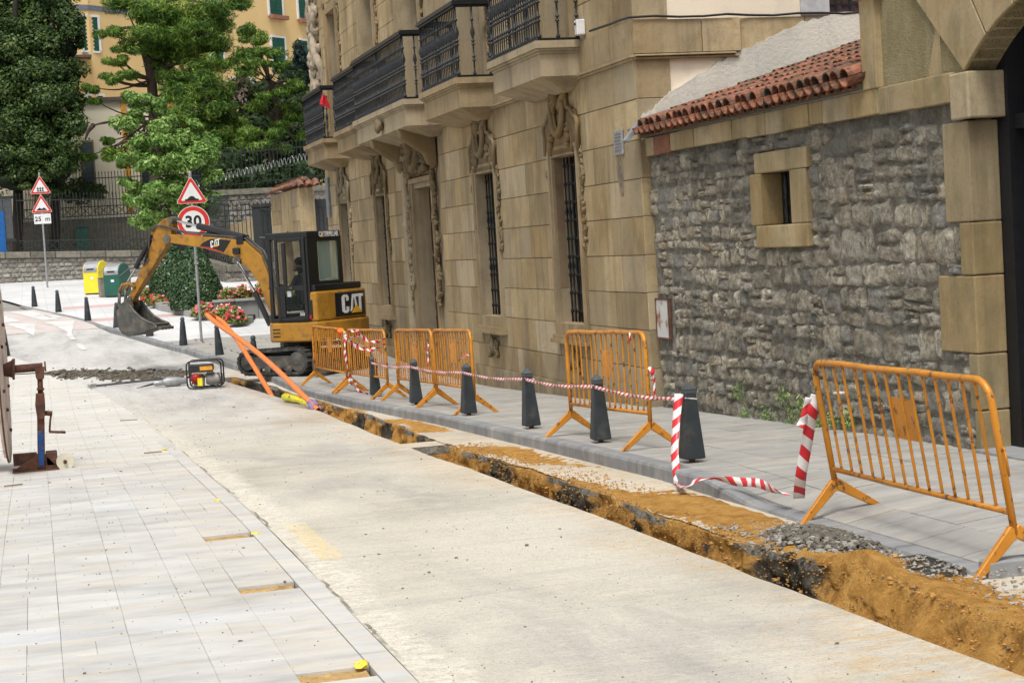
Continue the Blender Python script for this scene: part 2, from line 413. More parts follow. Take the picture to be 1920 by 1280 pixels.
def soil_mat():
    t = NT('trench_soil'); at = t.attr('soil'); k = t.n.new('ShaderNodeSeparateColor'); t.l.new(at['Color'], k.inputs[0])
    sand = t.ramp(t.noise(6, 6, .7), [(.28, (.32, .155, .04)), (.5, (.54, .29, .08)), (.72, (.66, .39, .13))])
    dark = t.ramp(t.noise(14, 6, .75, (3, 3, 3)), [(.3, (.035, .03, .022)), (.55, (.10, .085, .062)), (.8, (.27, .25, .21))])
    grey = t.ramp(t.noise(20, 5, .75, (8, 3, 3)), [(.3, (.14, .13, .11)), (.6, (.27, .255, .22)), (.8, (.42, .40, .35))])
    f = t.mask(t.math('ADD', k.outputs[0], t.math('MULTIPLY_ADD', t.noise((5, 5, 9), 6, .72), .9, -.45)), .42, .56)
    c = t.mix(f, sand, dark)
    f2 = t.mask(t.math('ADD', k.outputs[1], t.math('MULTIPLY_ADD', t.noise((8, 8, 14), 6, .7, (2, 2, 2)), .7, -.35)), .45, .55)
    c = t.mix(f2, c, grey)
    c = t.mix(t.math('MULTIPLY', t.mask(t.noise(30, 5, .8, (1, 8, 1)), .6, .68), .5), c, (.12, .085, .045, 1))
    n = t.bump(t.noise(45, 6, .8), 1., .02); n = t.bump(t.noise(11, 6, .7), 1., .05, n)
    return t.out(c, 1., 0, n, .05)
M['soil'] = soil_mat()
M['gravel_dark'] = simple('dark_gravel', (.15, .135, .11), .95, var=.5, sc=25, bump=.6, rnd=.0)
M['gravel_light'] = simple('pale_gravel', (.32, .30, .265), .95, var=.4, sc=25, bump=.5)
M['debris'] = simple('debris_grit', (.19, .165, .13), .95, var=.5, sc=14, bump=.3)
# ================================================================== THE GROUND
def sheet(name, fx0, fx1, ys, fz, mat, nx=8, lift=0.):
    mb = MB(); rows = []
    for y in ys:
        a, b = fx0(y), fx1(y)
        rows.append([(a + (b - a) * i / nx, y, fz(a + (b - a) * i / nx, y) + lift) for i in range(nx + 1)])
    mb.grid([r[::-1] for r in rows][::-1]); return mb
def frange(a, b, s):
    out = []; y = a
    while y < b - 1e-6: out.append(y); y += s
    out.append(b); return out
g = MB(); rows = []
for Y in frange(-40, 60, 4) + frange(61, 62, 1) + frange(64, 300, 12):
    rows.append([(X, Y, zs(Y) - (1.15 if (Y < 61.5 and -16 < X < 15) else .09)) for X in (-160, -60, -16.5, -15.9, 0, 14.5, 15.2, 60, 160)])
g.grid(rows)
tag(g.build('ground', simple('far_ground', (.30, .29, .27), .95, sc=.8)), kind='structure')
# left pavement: bedding under the separate slabs, plain sheet beyond them
SLAB_FAR = 21.0
def pz(x, y): return zs(y) - .13
mb = sheet('left_pavement', lambda y: -16, lambda y: PAVE(y) - .17 if y < SLAB_FAR else PAVE(y), frange(-5, SLAB_FAR, .5), lambda x, y: pz(x, y) - .035, None, 10)
pave_l = tag(mb.build('left_pavement', M['slab_bed']), kind='structure')
far_pv = NT('far_paving')
x_ = far_pv.xyz()
_jx = far_pv.mask(far_pv.math('ABSOLUTE', far_pv.math('SUBTRACT', far_pv.math('FRACT', far_pv.math('MULTIPLY', x_[0], 2.7)), .5)), .0, .03)
_jy = far_pv.mask(far_pv.math('ABSOLUTE', far_pv.math('SUBTRACT', far_pv.math('FRACT', far_pv.math('MULTIPLY', x_[1], 1.6)), .5)), .0, .02)
_c = far_pv.ramp(far_pv.noise((1, 2.4, 1), 6, .7), [(.3, (.44, .425, .40)), (.5, (.54, .53, .50)), (.7, (.62, .60, .56))])
_c = far_pv.mix(far_pv.math('MULTIPLY', far_pv.mask(far_pv.noise((1, 3, 1), 6, .7, (5, 1, 1)), .5, .68), .5), _c, (.52, .44, .30, 1))
_j = far_pv.math('MULTIPLY', _jx, _jy)
_c = far_pv.mix(far_pv.math('MULTIPLY_ADD', _j, -.35, .35), _c, (.25, .235, .20, 1))
M['far_paving'] = far_pv.out(_c, .9, 0, far_pv.bump(far_pv.noise((10, 22, 10), 5, .7), .3, .01), .2)
mb = sheet('x', lambda y: min(-30, PAVE(y) - 12), lambda y: PAVE(y), frange(SLAB_FAR, 46, .5) + frange(46.5, 90, 1), pz, None, 14)
tag(mb.build('far_left_pavement', M['far_paving']), kind='structure')
# the road, cut open along the trench
def slump0(y): return max(0, min(1, (y - 6.4) / .5)) * max(0, min(1, (10.1 - y) / .35)) if y < 12 else 0
ys = frange(-5, 22, .25) + frange(22.5, 48, .5) + frange(48.1, 64, .1) + frange(64.5, 90, .5)
mb = MB()
def rz(x, y):
    z = zr(y) + .012 * nz((x * .8, y * .5, 3)); 
    return z
rows = []
for y in ys:
    a = PAVE(y); b = TR1(y) + .02 * nz((0, y * 6, 0)) if y < 38 else KERB(y); 
    if y >= 38 and y < 40: 
        b = TR1(37.6) + (KERB(y) - TR1(37.6)) * min(1, (y - 37.6) / .01) if False else KERB(y)
    rows.append([(a + (b - a) * i / 10, y, rz(a + (b - a) * i / 10, y)) for i in range(11)])
mb.grid([r[::-1] for r in rows][::-1])
# solid bridge between the two trenches and behind the second one
def strip(y0, y1, fa, fb, st=.1, nx=4, dz=0):
    rr = []
    for y in frange(y0, y1, st):
        a, b = fa(y), fb(y); rr.append([(a + (b - a) * i / nx, y, rz(a + (b - a) * i / nx, y) + dz) for i in range(nx + 1)])
    mb.grid([r[::-1] for r in rr][::-1])
strip(19.75, 20.4, TR1, TR2, .1)
strip(37.4, 38.0, TR1, KERB, .1)
strip(-5, 37.4, lambda y: TR2(y) + .05 * nz((4, y * 1.4, 0)) + .025 * nz((1, y * 6, 5)) + .02 + .13 * slump0(y), lambda y: (KERB(y) if y > 9.05 else 16.), .05, 8)
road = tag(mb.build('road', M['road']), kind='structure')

# right pavement with its kerb (dropped towards the camera)
def drop(y): return min(max((13.3 - y) / 1.0, 0), 1)
def sz(x, y):
    if y > 45: return zs(y)
    k = min(max((KERB(y) + .75 - x) / .65, 0), 1)
    return zs(y) - .105 * drop(y) * k
SW_END = 9.05
# slabs: continuous rows along the street; nearest ones are separate pieces
side = tag(sheet('x', lambda y: KERB(y) + .13, lambda y: 7.95, frange(SW_END, 46, .4), lambda x, y: sz(x, y) - .03, None, 12).build('right_pavement', simple('pavement_bed', (.12, .115, .1), .95)), kind='structure')
def slab_piece(mb, x0, x1, y0, y1, fz, t=.05, g_=.004, dz=0.):
    x0 += g_; x1 -= g_; y0 += g_ * 2.6; y1 -= g_ * 2.6; e = .0025
    P = []
    for (ex, ez) in ((0, -t), (0, -e), (e, 0)):
        for (x, y) in ((x0 + ex, y0 + ex), (x1 - ex, y0 + ex), (x1 - ex, y1 - ex), (x0 + ex, y1 - ex)): P.append((x, y, fz(x, y) + ez + dz))
    mb.add(P, [(0, 1, 5, 4), (1, 2, 6, 5), (2, 3, 7, 6), (3, 0, 4, 7), (4, 5, 9, 8), (5, 6, 10, 9), (6, 7, 11, 10), (7, 4, 8, 11), (8, 9, 10, 11)])
rs = random.Random(3)
pieces = []
nrow = 6
for i in range(nrow):
    y = SW_END + rs.random() * .3 * 0
    first = True
    while y < 45.6:
        L = (.62 if not first else .2 + .4 * rs.random()); first = False
        if rs.random() < .12: L = .31
        y1 = min(y + L, 45.7)
        pieces.append((i, y, y1)); y = y1
pieces.sort(key=lambda p: p[1])
rest = MB()
for n_, (i, y, y1) in enumerate(pieces):
    ym = (y + y1) / 2; a = KERB(ym) + .15; b = 7.62
    x0 = a + (b - a) * i / nrow; x1 = a + (b - a) * (i + 1) / nrow
    jig = (rs.random() - .5) * .005
    if n_ < 298:
        m_ = MB(); slab_piece(m_, x0, x1, y, y1, sz, .04, .0035, jig); m_.build('paving_slab', M['sidewalk'], side)
    else: slab_piece(rest, x0, x1, y, y1, sz, .04, .004, jig)
o = rest.build('far_paving_slabs', M['sidewalk'], side); o['kind'] = 'stuff'
# kerb stones
y = SW_END; kn = 0
kerb = tag(empty('kerb', (5.1, 20, 0)), kind='structure')
while y < 62:
    y1 = y + (.98 if y < 46 else 1.5); m_ = MB(); NSEG = 3; rr = []
    yy0, yy1 = y + .006, y1 - .006
    for s_ in range(NSEG + 1):
        q = yy0 + (yy1 - yy0) * s_ / NSEG; kx = KERB(q); t_ = sz(kx + .01, q) if q < 45 else zs(q)
        if 50.2 < q: t_ = zs(q)
        rr.append([(kx + .16, q, t_ - .25), (kx + .16, q, t_ + .001), (kx + .03, q, t_ + .001), (kx + .012, q, t_ - .006), (kx, q, t_ - .03), (kx - .005, q, t_ - .30)])
    m_.grid([r[::-1] for r in rr][::-1])
    n6 = 6; e0 = len(m_.v); m_.f.append(tuple(range(6))); m_.mi.append(0); m_.f.append(tuple(range(NSEG * 6, NSEG * 6 + 6))[::-1]); m_.mi.append(0)
    m_.build('kerb_stone', M['kerb'], kerb, fixn=True); y = y1
# the kerb returns to the right where the pavement ends
x = 5.14
while x < 13:
    m_ = MB(); m_.box(x + .006, x + .97, SW_END - .13, SW_END + .0, -.3, sz(x + .5, SW_END) + .004); bevel(m_.build('kerb_stone', M['kerb'], kerb), .012); x += .98
# the square beyond the palace: pale flagstones
def plaza_mat():
    t = NT('pale_flagstones'); x = t.xyz()
    c = t.ramp(t.noise((.6, .3, 1), 5, .6), [(.3, (.50, .50, .50)), (.6, (.60, .60, .595)), (.8, (.66, .655, .64))])
    jx = t.mask(t.math('ABSOLUTE', t.math('SUBTRACT', t.math('FRACT', t.math('MULTIPLY', x[0], 1.2)), .5)), .0, .025)
    jy = t.mask(t.math('ABSOLUTE', t.math('SUBTRACT', t.math('FRACT', t.math('MULTIPLY', x[1], .42)), .5)), .0, .03)
    c = t.mix(t.math('MULTIPLY_ADD', t.math('MULTIPLY', jx, jy), -.4, .4), c, (.3, .29, .28, 1))
    # red line framing the crossing's approach
    red = t.math('MULTIPLY', t.mask(x[0], .0, .01), t.math('MULTIPLY', t.math('GREATER_THAN', x[0], .9), t.math('LESS_THAN', x[0], 4.9)))
    band = t.math('ADD', t.math('LESS_THAN', t.math('ABSOLUTE', t.math('SUBTRACT', x[1], 59.6)), .75), t.math('LESS_THAN', t.math('ABSOLUTE', t.math('SUBTRACT', x[1], 53.4)), .55))
    c = t.mix(t.math('MULTIPLY', t.math('MULTIPLY', red, band), .8), c, (.52, .33, .30, 1))
    return t.out(c, .85, 0, t.bump(t.noise(20, 5), .2, .01), .2)
M['plaza'] = plaza_mat()
pl = tag(sheet('x', lambda y: KERB(y) + .13, lambda y: 7.3 if y < 45.5 else 40, [45.55, 45.56] + frange(46, 100, .75), lambda x, y: zs(y), None, 10, .0).build('square', M['plaza']), kind='structure')
# ---- crossing: red sheet, white bars and the give-way triangles on its ramp
M['paint'] = simple('road_paint', (.66, .655, .64), .8, var=.1, sc=6, dirt=((.5, .48, .46), 3, .42, .62))
M['red_surface'] = simple('red_surfacing', (.52, .43, .41), .85, var=.1, sc=4, dirt=((.55, .53, .5), 2, .4, .65))
def decal(name, poly, mat, dz, parent=None, ny=6):
    """flat marking draped on the road; poly = quad corners (x,y) in order"""
    a, b, c, d = [Vector(p) for p in poly]; rows = []
    for i in range(ny + 1):
        t = i / ny; p = a.lerp(d, t); q = b.lerp(c, t); rows.append([(*p.lerp(q, k / 6), zr(p.lerp(q, k / 6)[1]) + dz) for k in range(7)])
    m_ = MB(); m_.grid(rows); return m_.build(name, mat, parent, fixn=False)
def G2(px, py): p = gnd(px, py, -.02); return (p.x, p.y)
def fan(name, pix, mat, dz, parent):
    """marking given by 3 or 4 measured corners"""
    c = [G2(*q) for q in pix]
    if len(c) == 3: c = [c[0], c[1], c[2], (c[2][0] - .03, c[2][1])]
    return decal(name, c, mat, dz, parent, 24)
cross = tag(decal('zebra_crossing', [(-9, 51.2), (KERB(51.2) - .02, 51.2), (KERB(60.0) - .02, 60.0), (-14, 60.0)], M['red_surface'], .012, ny=60), kind='structure')
for q in ([(15, 586), (58, 584), (112, 600), (80, 602)], [(-60, 588), (-14, 587), (40, 604), (2, 606)], [(78, 592), (96, 597), (122, 598), (104, 593)]): fan('white_bar', q, M['paint'], .020, cross)
for q in ([(10, 609), (67, 607), (64, 625)], [(80, 606), (141, 602), (134, 621)], [(-75, 612), (-10, 610), (-14, 630)]): fan('give_way_triangle', q, M['paint'], .020, cross)
# a white lane dash or two before the crossing
for (px, py) in ((136, 632), (155, 650)):
    p = gnd(px, py, -.13); decal('lane_dash', [(p.x - .07, p.y - .9), (p.x + .07, p.y - .9), (p.x + .0, p.y + .9), (p.x - .14, p.y + .9)], M['paint'], .012, cross)

# ---- left pavement slabs with three missing ones
cols = []
x = -4.4; W = .37
while x < 1.40: cols.append(x); x += W
edge = PAVE(10) - .155
rs = random.Random(11)
near = []; off_ = edge - (cols[0] + W * len(cols))
HOLES = [(1.12, 1.47, 13.40, .27), (1.12, 1.47, 11.02, .25), (1.12, 1.47, 8.42, .24)]
BANDS = [(10.15, 10.6), (16.0, 16.5), (4.2, 4.7)]
for ci, cx in enumerate(cols):
    y = 4.0 + rs.random() * .3; last = (ci == len(cols) - 1)
    x0 = cx + off_; x1 = x0 + W
    while y < SLAB_FAR:
        L = rs.choice([.37, .37, .56, .37, .46, .74])
        y1 = y + L; band = False
        for (b0, b1) in BANDS:
            if y < b0 < y1: y1 = b0
            if abs(y - b0) < 1e-3: y1 = b1; band = True
        if y1 - y < .05: y1 = y + .05
        hs_ = [h for h in HOLES if last and y < h[2] + h[3] and y1 > h[2]]
        if hs_:
            h = hs_[0]
            if h[2] - y > .06: near.append((x0, x1, y, h[2], band))
            y = h[2] + h[3]; continue
        yb_ = min(y1, SLAB_FAR)
        if rs.random() < .35 and not band: xm = (x0 + x1) / 2; near.append((x0, xm, y, yb_, band)); near.append((xm, x1, y, yb_, band))
        else: near.append((x0, x1, y, yb_, band))
        y = y1
near.sort(key=lambda p: (p[2] - 0) + abs(p[0]) * .3)
rest = MB()
n_ = 0
for (x0, x1, y0, y1, band) in near:
    vis = (x1 / max(y0, 4.4) > -.035) and y0 > 4.4
    jig = (rs.random() - .5) * .004
    if vis and n_ < 296:
        m_ = MB(); slab_piece(m_, x0, x1, y0, y1, pz, .04, (.0004 if rs.random() < .75 else .0012), jig); m_.build('paving_slab', M['slab_band'] if band else M['slab'], pave_l); n_ += 1
    else: slab_piece(rest, x0, x1, y0, y1, pz, .04, .0008, jig)
o = rest.build('outer_paving_slabs', M['slab'], pave_l); o['kind'] = 'stuff'
# bluish edging stones along the road
y = 4.0
while y < SLAB_FAR + 3:
    y1 = y + .82
    m_ = MB(); slab_piece(m_, edge + .0, PAVE(10), y, y1, pz, .06, .004, .003); m_.build('edging_stone', M['slab_band'], pave_l); y = y1
# sand in the open slots and crumbs of yellow foam beside them
M['ochre_sand'] = simple('ochre_sand', (.44, .29, .12), 1., var=.4, sc=12, bump=.8, bsc=40)
M['yellow_foam'] = simple('yellow_foam', (.75, .6, .08), .8, var=.15, sc=20, bump=.4)
for i, (hx0, hx1, hy, hd) in enumerate(HOLES):
    m_ = MB(); rows = []
    for j in range(7):
        yy = hy + hd * j / 6; rows.append([(hx0 + (hx1 - hx0) * k / 12, yy, pz(0, yy) - .022 + .016 * abs(nz((k * .6, j * .5, i * 7)))) for k in range(13)])
    m_.grid(rows); o = m_.build('sand_patch', M['ochre_sand'], pave_l)
for i, (px, py, r_) in enumerate([(681, 1248, .035), (478, 1000, .022), (408, 938, .02), (307, 844, .03)]):
    p = gnd(px, py, -.13); m_ = MB()
    for k in range(5): m_.blob((p.x + random.uniform(-1, 1) * r_, p.y + random.uniform(-1, 1) * r_ * 1.2, p.z + r_ * .25), (r_ * random.uniform(.5, .9), r_ * .6, r_ * .4), 7, 5, .5)
    tag(m_.build('foam_crumb', M['yellow_foam']), ['crumpled yellow foam crumb at the end of the nearest open slot in the paving', 'small yellow foam crumb at the right end of the second open slot',
        'tiny yellow foam crumb on the paving between the farther slots', 'yellow foam crumb beside a splinter on the far paving'][i], 'foam crumb', 'foam crumbs on the pavement')
for i, (ax, ay, bx, by) in enumerate([(270, 849, 303, 846), (8, 911, 42, 907), (225, 788, 258, 786)]):
    a = gnd(ax, ay, -.12); b = gnd(bx, by, -.12); m_ = MB(); m_.bar(a, b, .02, .012)
    tag(m_.build('wood_splinter', simple('old_wood' + 'abc'[i], (.26, .18, .10), .9)), ['brown wood splinter beside the yellow crumb on the far paving', 'brown wood splinter on the paving below the jack', 'dark thin splinter on the paving farthest up the street'][i], 'splinter', 'wood splinters on the pavement')

# ---- the trench: lip, walls and floor as one dug surface with its own lumps
def slump(y):      # sand slid down where the bank was heaped
    return max(0, min(1, (y - 6.4) / .5)) * max(0, min(1, (9.8 - y) / .3)) if y < 12 else 0
def mound(y): return (.065 * math.exp(-((y - 9.5) / .3) ** 2) + .03 * math.exp(-((y - 8.8) / .8) ** 2)) if y < 11 else 0
def darkband(y):   # dark backfill showing in places
    d = 0
    for (c, w, a) in [(10.25, .5, 1), (11.5, .15, .5), (14.6, .55, .95), (17.2, .8, .75), (19.2, .3, .2), (12.9, .3, .5), (6.9, .4, .85), (21.3, .45, 1), (22.9, .3, .3), (24.5, .5, 1), (27.2, .55, .9), (31.5, 2, .6), (35.2, 2, .9), (8.3, .12, .3)]:
        d = max(d, a * math.exp(-((y - c) / w) ** 2))
    return d
def lipx(y): return TR2(y) + .05 * nz((4, y * 1.4, 0)) + .025 * nz((1, y * 6, 5))
def trench(y0, y1, st):
    mb = MB(); rows = []; cols_ = []
    for y in frange(y0, y1, st):
        t1 = TR1(y) + .02 * nz((0, y * 6, 0)); t2 = lipx(y); zz = zr(y); s = slump(y); db = darkband(y); row = []; col = []
        lo = -.46
        row.append((t1 - .004, y, zz - .001)); col.append((.2, 1, 0))
        row.append((t1 + .015, y, zz - .05)); col.append((.6, .6, 0))
        row.append((t1 + .03, y, zz + lo * .6)); col.append((db, 0, 0))
        fl = lo + .1 * nz((t1, y * 3, 0)) * 1.2 + s * .12
        row.append((t1 + .09, y, zz + fl)); col.append((db, 0, 0))
        n = 13
        for k in range(n + 1):
            u = k / n                           # foot -> lip
            xa = t1 + .2 + .02 * s; xb = t2
            xv = (t2 - .09) + .09 * u ** .7; xs = xa + (xb + .07 - xa) * u ** .85
            x = xv * (1 - s) + xs * s
            h0 = fl; h1 = -.012
            z = h0 + (h1 + mound(y) * .7 - h0) * (u ** (1 + .25 * s))
            lump = nz((x * 5, y * 5, z * 6 + 9)); l2 = nz((x * 16, y * 16, z * 18)); fade = 1 - .75 * u ** 4
            hollow = min(0, nz((2, y * 3.2, z * 4 + 3)) + .15) * (1 - u)
            x += (.11 * lump + .04 * l2 - .0) * fade + (-.14) * hollow * -1 * .0 + .12 * -hollow * (1 - s * .5)
            row.append((x, y, zz + z + .02 * l2 * fade))
            col.append((db * (1.15 if u < .8 else .9) + 1.1 * min(.6, -hollow * 2.2) * (.2 + .8 * max(0, nz((7, y * 1.1, 2)) + .45)), (.9 if u > .86 else (.3 if u > .76 else 0)) * (1 - s) * min(1, max(0, .55 + 1.3 * nz((9, y * .9, 4)))), 0))
        row.append((t2 + .05 + .08 * s, y, zz - .012 + mound(y) * .7)); col.append((db * .3, .35 * (1 - s), 0)); row.append((t2 + .16 + .05 * s, y, zz - .03)); col.append((0, 0, 0))
        rows.append(row); cols_.append(col)
    mb.grid([r[::-1] for r in rows][::-1])
    # end walls
    o = mb.build('trench', M['soil']); me = o.data
    ca = me.color_attributes.new('soil', 'FLOAT_COLOR', 'POINT'); flat = []
    for r in [r[::-1] for r in cols_][::-1]:
        for c in r: flat += [c[0], c[1], c[2], 1]
    ca.data.foreach_set('color', flat); me.polygons.foreach_set('use_smooth', [True] * len(me.polygons))
    for y, sgn in ((y0, 1), (y1, -1)):
        e = MB(); rr = []
        for j in range(9):
            z = -.6 * j / 8; rr.append([(TR1(y) - .01 + (TR2(y) + .1 - TR1(y)) * k / 8, y + sgn * (.02 + .05 * nz((k * .7, y, j * .6))) * (1 if j else 0), zr(y) + z - .001) for k in range(9)])
        e.grid(rr if sgn < 0 else rr[::-1]); eo = e.build('trench_end', M['soil'], o)
        ec = eo.data.color_attributes.new('soil', 'FLOAT_COLOR', 'POINT'); fl_ = []
        for j in range(9):
            for k in range(9): fl_ += [.12, .6 if (j < 2) else 0, 0, 1]
        ec.data.foreach_set('color', fl_)
    return tag(o, kind='structure')
trench(2.5, 19.75, .035)
trench(20.4, 37.4, .08)
# ---- ochre sand left lying between trench and kerb
def sandlayer(name, fa, fb, y0, y1, fh, st=.04, nx=18, col=(0, 0, 0)):
    mb = MB(); rows = []
    for y in frange(y0, y1, st):
        a, b = fa(y), fb(y); rows.append([(a + (b - a) * k / nx, y, zr(y) + fh(a + (b - a) * k / nx, y, k / nx)) for k in range(nx + 1)])
    mb.grid([r[::-1] for r in rows][::-1]); o = mb.build(name, M['soil'], smooth=True)
    ca = o.data.color_attributes.new('soil', 'FLOAT_COLOR', 'POINT'); fl = []
    rows = [r[::-1] for r in rows][::-1]
    for r in rows:
        for p in r:
            c = col(p[0], p[1]) if callable(col) else col
            fl += [c[0], c[1], 0, 1]
    ca.data.foreach_set('color', fl); return o
def sh(x, y, u):
    amt = .5 + .5 * nz((x * 1.3, y * .55, 2)) + .35 * slump(y) + (.25 if 9.5 < y < 13.2 else 0)
    if 19.3 < y < 20.9: amt -= .5
    if y > 21: amt -= .05
    edge_ = min(1, (1 - u) * 3) 
    h = (amt - .48) * .09 * edge_ + .012 * nz((x * 9, y * 9, 0)) + .006 * nz((x * 24, y * 24, 0)) + mound(y) * math.exp(-((u - .1) / .35) ** 2)
    h = h - .004 - (.02 if u > .96 else 0)
    if u < .001: return mound(y) * .7 - .016
    return h
def scol(x, y): return (.05 + .45 * max(0, nz((x * 2.2, y * 1.1, 8)) - .1), .15 + .5 * max(0, nz((x * 3, y * 1.5, 4))))
o = sandlayer('spilled_sand', lambda y: lipx(y) + .075 * slump(y) + .004, lambda y: KERB(y) - .02 if y > 9.2 else 5.1, 5.5, 31, sh, .05, 16, scol); o['kind'] = 'stuff'; o['label'] = 'ochre sand spilled between the trench and the kerb'; o['category'] = 'sand'
# ---- heaps of grey rubble on the bank
def heap(name, label, cx, cy, rx, ry, h, n, seed):
    r_ = random.Random(seed); mb = MB(); rows = []
    for j in range(23):
        row = []
        for i in range(23):
            u = i / 11 - 1; v = j / 11 - 1; d = math.hypot(u, v); x = cx + u * rx; y = cy + v * ry
            e = max(0, 1 - d * (1 + .25 * nz((u * 2, v * 2, seed)))); row.append((x, y, zr(y) - (.01 if e > .02 else .12) + h * e ** .8 * (1 + .5 * nz((x * 7, y * 7, 0))) + .012 * nz((x * 25, y * 25, 1))))
        rows.append(row)
    mb.grid(rows); 
    root = mb.build(name, M['soil'], smooth=True); ca = root.data.color_attributes.new('soil', 'FLOAT_COLOR', 'POINT'); ca.data.foreach_set('color', [.85, .0, 0, 1] * len(root.data.vertices))
    tag(root, label, 'rubble heap', 'heaps of rubble on the bank')
    for (nm, mt, cnt, s0, s1) in (('dark_stones', M['gravel_dark'], n, .008, .026), ('pale_stones', M['gravel_light'], n // 3, .008, .024)):
        m_ = MB()
        for _ in range(cnt):
            a = r_.random() * 2 * PI; d = abs(r_.gauss(0, .5)) + (.35 if nm[0] == 'p' else 0)
            if d > 1.35: continue
            x = cx + math.cos(a) * d * rx; y = cy + math.sin(a) * d * ry; s = r_.uniform(s0, s1)
            e = max(0, 1 - d); z = zr(y) + h * e ** .8 + s * .3
            m_.blob((x, y, z), (s * r_.uniform(.7, 1.4), s, s * r_.uniform(.5, .9)), 5, 4, .5)
        q = m_.build(nm, mt, root); q['kind'] = 'stuff'
    return root
heap('rubble_heap', 'dark gravelly rubble heap with pale chips against the foot of the nearest barrier', 4.84, 10.5, .31, .75, .11, 1000, 1)
heap('rubble_heap', 'low grey rubble heap on the bank in the near right corner', 5.15, 7.6, .45, .75, .07, 700, 2)
m_ = MB(); rr_ = random.Random(9)
for _ in range(900):
    y = rr_.uniform(6.8, 11.6); x = rr_.uniform(TR2(y) + (.22 if y < 10.2 else .06), 5.6 if y < 9 else 5.08); s = rr_.uniform(.004, .014)
    m_.blob((x, y, zr(y) + .02 + (.03 * slump(y))), (s * rr_.uniform(.7, 1.5), s, s * .7), 5, 4, .4)
tag(m_.build('pale_gravel', M['gravel_light']), 'pale gravel chips scattered over the bank', 'gravel', kind='stuff')
# crumbs and clods of sand and dark fill on the cut face, the lip and the floor
M['sand_clod'] = simple('sand_clods', (.44, .235, .07), 1., var=.35, sc=9, bump=.8, bsc=60)
for (nm, mt, cnt, lb_) in (('sand_clods', 'sand_clod', 6500, 'crumbs and clods of ochre sand on the trench face and its lip'), ('dark_clods', 'gravel_dark', 1500, 'dark crumbs of old fill on the trench face and its lip')):
    m_ = MB(); n0_ = 0
    while n0_ < cnt:
        y = 6.6 + 13 * rr_.random() ** 1.4
        if nm == 'dark_clods' and rr_.random() > darkband(y) + .15: n0_ += 1; continue
        s_ = slump(y); u = rr_.random(); t2 = lipx(y); sz_ = rr_.uniform(.002, .0085) * (2.2 if rr_.random() < .05 else 1)
        if rr_.random() < .38: x = t2 + rr_.random() ** 1.5 * (.45 if nm[0] == 's' else .2); z = zr(y) + (mound(y) * .6 + .004) + sz_ * .3
        else:
            x = (t2 - .09 + .09 * u ** .7) * (1 - s_) + (TR1(y) + .22 + (t2 + .07 - TR1(y) - .2) * u ** .85) * s_ - .02 * (1 - s_) + rr_.uniform(-.02, .015); z = zr(y) - .46 + .12 * s_ + (.45 + mound(y) * .7 - .12 * s_) * u ** (1 + .25 * s_) + .012 * s_
        m_.blob((x, y, z), (sz_ * rr_.uniform(.7, 1.4), sz_ * rr_.uniform(.8, 1.3), sz_ * .8), 5, 4, .5); n0_ += 1
    tag(m_.build(nm, M[mt]), lb_, 'clods', kind='stuff')
# drain grating half buried beside the kerb
M['grate'] = simple('worn_grate', (.10, .095, .085), .7, .4, var=.4)
gr = empty('drain_grating', (4.93, 9.35, zr(9.35)), 0, 'worn metal drain grating half covered by rubble beside the dropped kerb', 'grating')
M['rust'] = simple('rusty_iron', (.17, .085, .05), .8, .3, var=.5, sc=10, bump=.4, dirt=((.08, .05, .04), 6, .45, .7))
m_ = MB()
for yy in (-.26, .26): m_.box(-.16, .16, yy - .015, yy + .015, 0, .045)
for xx in (-.16, .16): m_.box(xx - .012, xx + .012, -.245, .245, 0, .0445)
m_.build('frame', M['grate'], gr, local=True)
for i in range(13): m_ = MB(); m_.box(-.146, .146, -.235 + i * .038, -.22 + i * .038, .0, .04); m_.build('bar', M['grate'], gr, local=True)
# ---- grit and crumbs over road and paving
m_ = MB(); rr_ = random.Random(5)
for _ in range(2600):
    y = 5.2 + 38 * rr_.random() ** 1.5; x = rr_.uniform(-.1 * y * .3 - .6, 3.95)
    s = rr_.uniform(.0012, .0034) * (1 + y * .03) * (2.4 if rr_.random() < .05 else 1)
    m_.blob((x, y, (zr(y) if x > 1.65 else pz(0, y)) + s * .4), (s * rr_.uniform(.8, 1.8), s, s * .7), 5, 4, .4)
tag(m_.build('grit', M['debris']), 'dark grit and crumbs scattered over the road and paving', 'grit', kind='stuff')
# ---- strip of churned soil across the road by the generator
def sstrip(x, y, u):
    e = min(1, 4 * u, 4 * (1 - u)); w = math.exp(-((y - (41.4 - 1.15 * x + .1 * x * x)) / 1.0) ** 2)
    return (.06 * w * (nz((x * 2.2, y * 1.6, 1)) + .45) + .03 * nz((x * 8, y * 5, 3)) * w) * e - .012 * (1 - w)
o = sandlayer('churned_soil', lambda y: .1 if y > 40 else .9, lambda y: min(3.7, KERB(y) - .2), 37.5, 43.5, sstrip, .1, 50, (.62, .45)); tag(o, 'band of churned dark soil across the road behind the generator', 'soil', kind='stuff')
m_ = MB()
for _ in range(300):
    x = rr_.uniform(.3, 3.6); y = 41.2 - 1.15 * x + .1 * x * x + rr_.gauss(0, .7); s = rr_.uniform(.012, .045) * (1.8 if rr_.random() < .05 else 1)
    if x < KERB(y) - .1: m_.blob((x, y, zr(y) + s * .5), (s * 1.3, s, s * .8), 6, 4, .5)
tag(m_.build('soil_clods', M['gravel_dark']), 'clods of soil lying along the churned band', 'clods', kind='stuff')
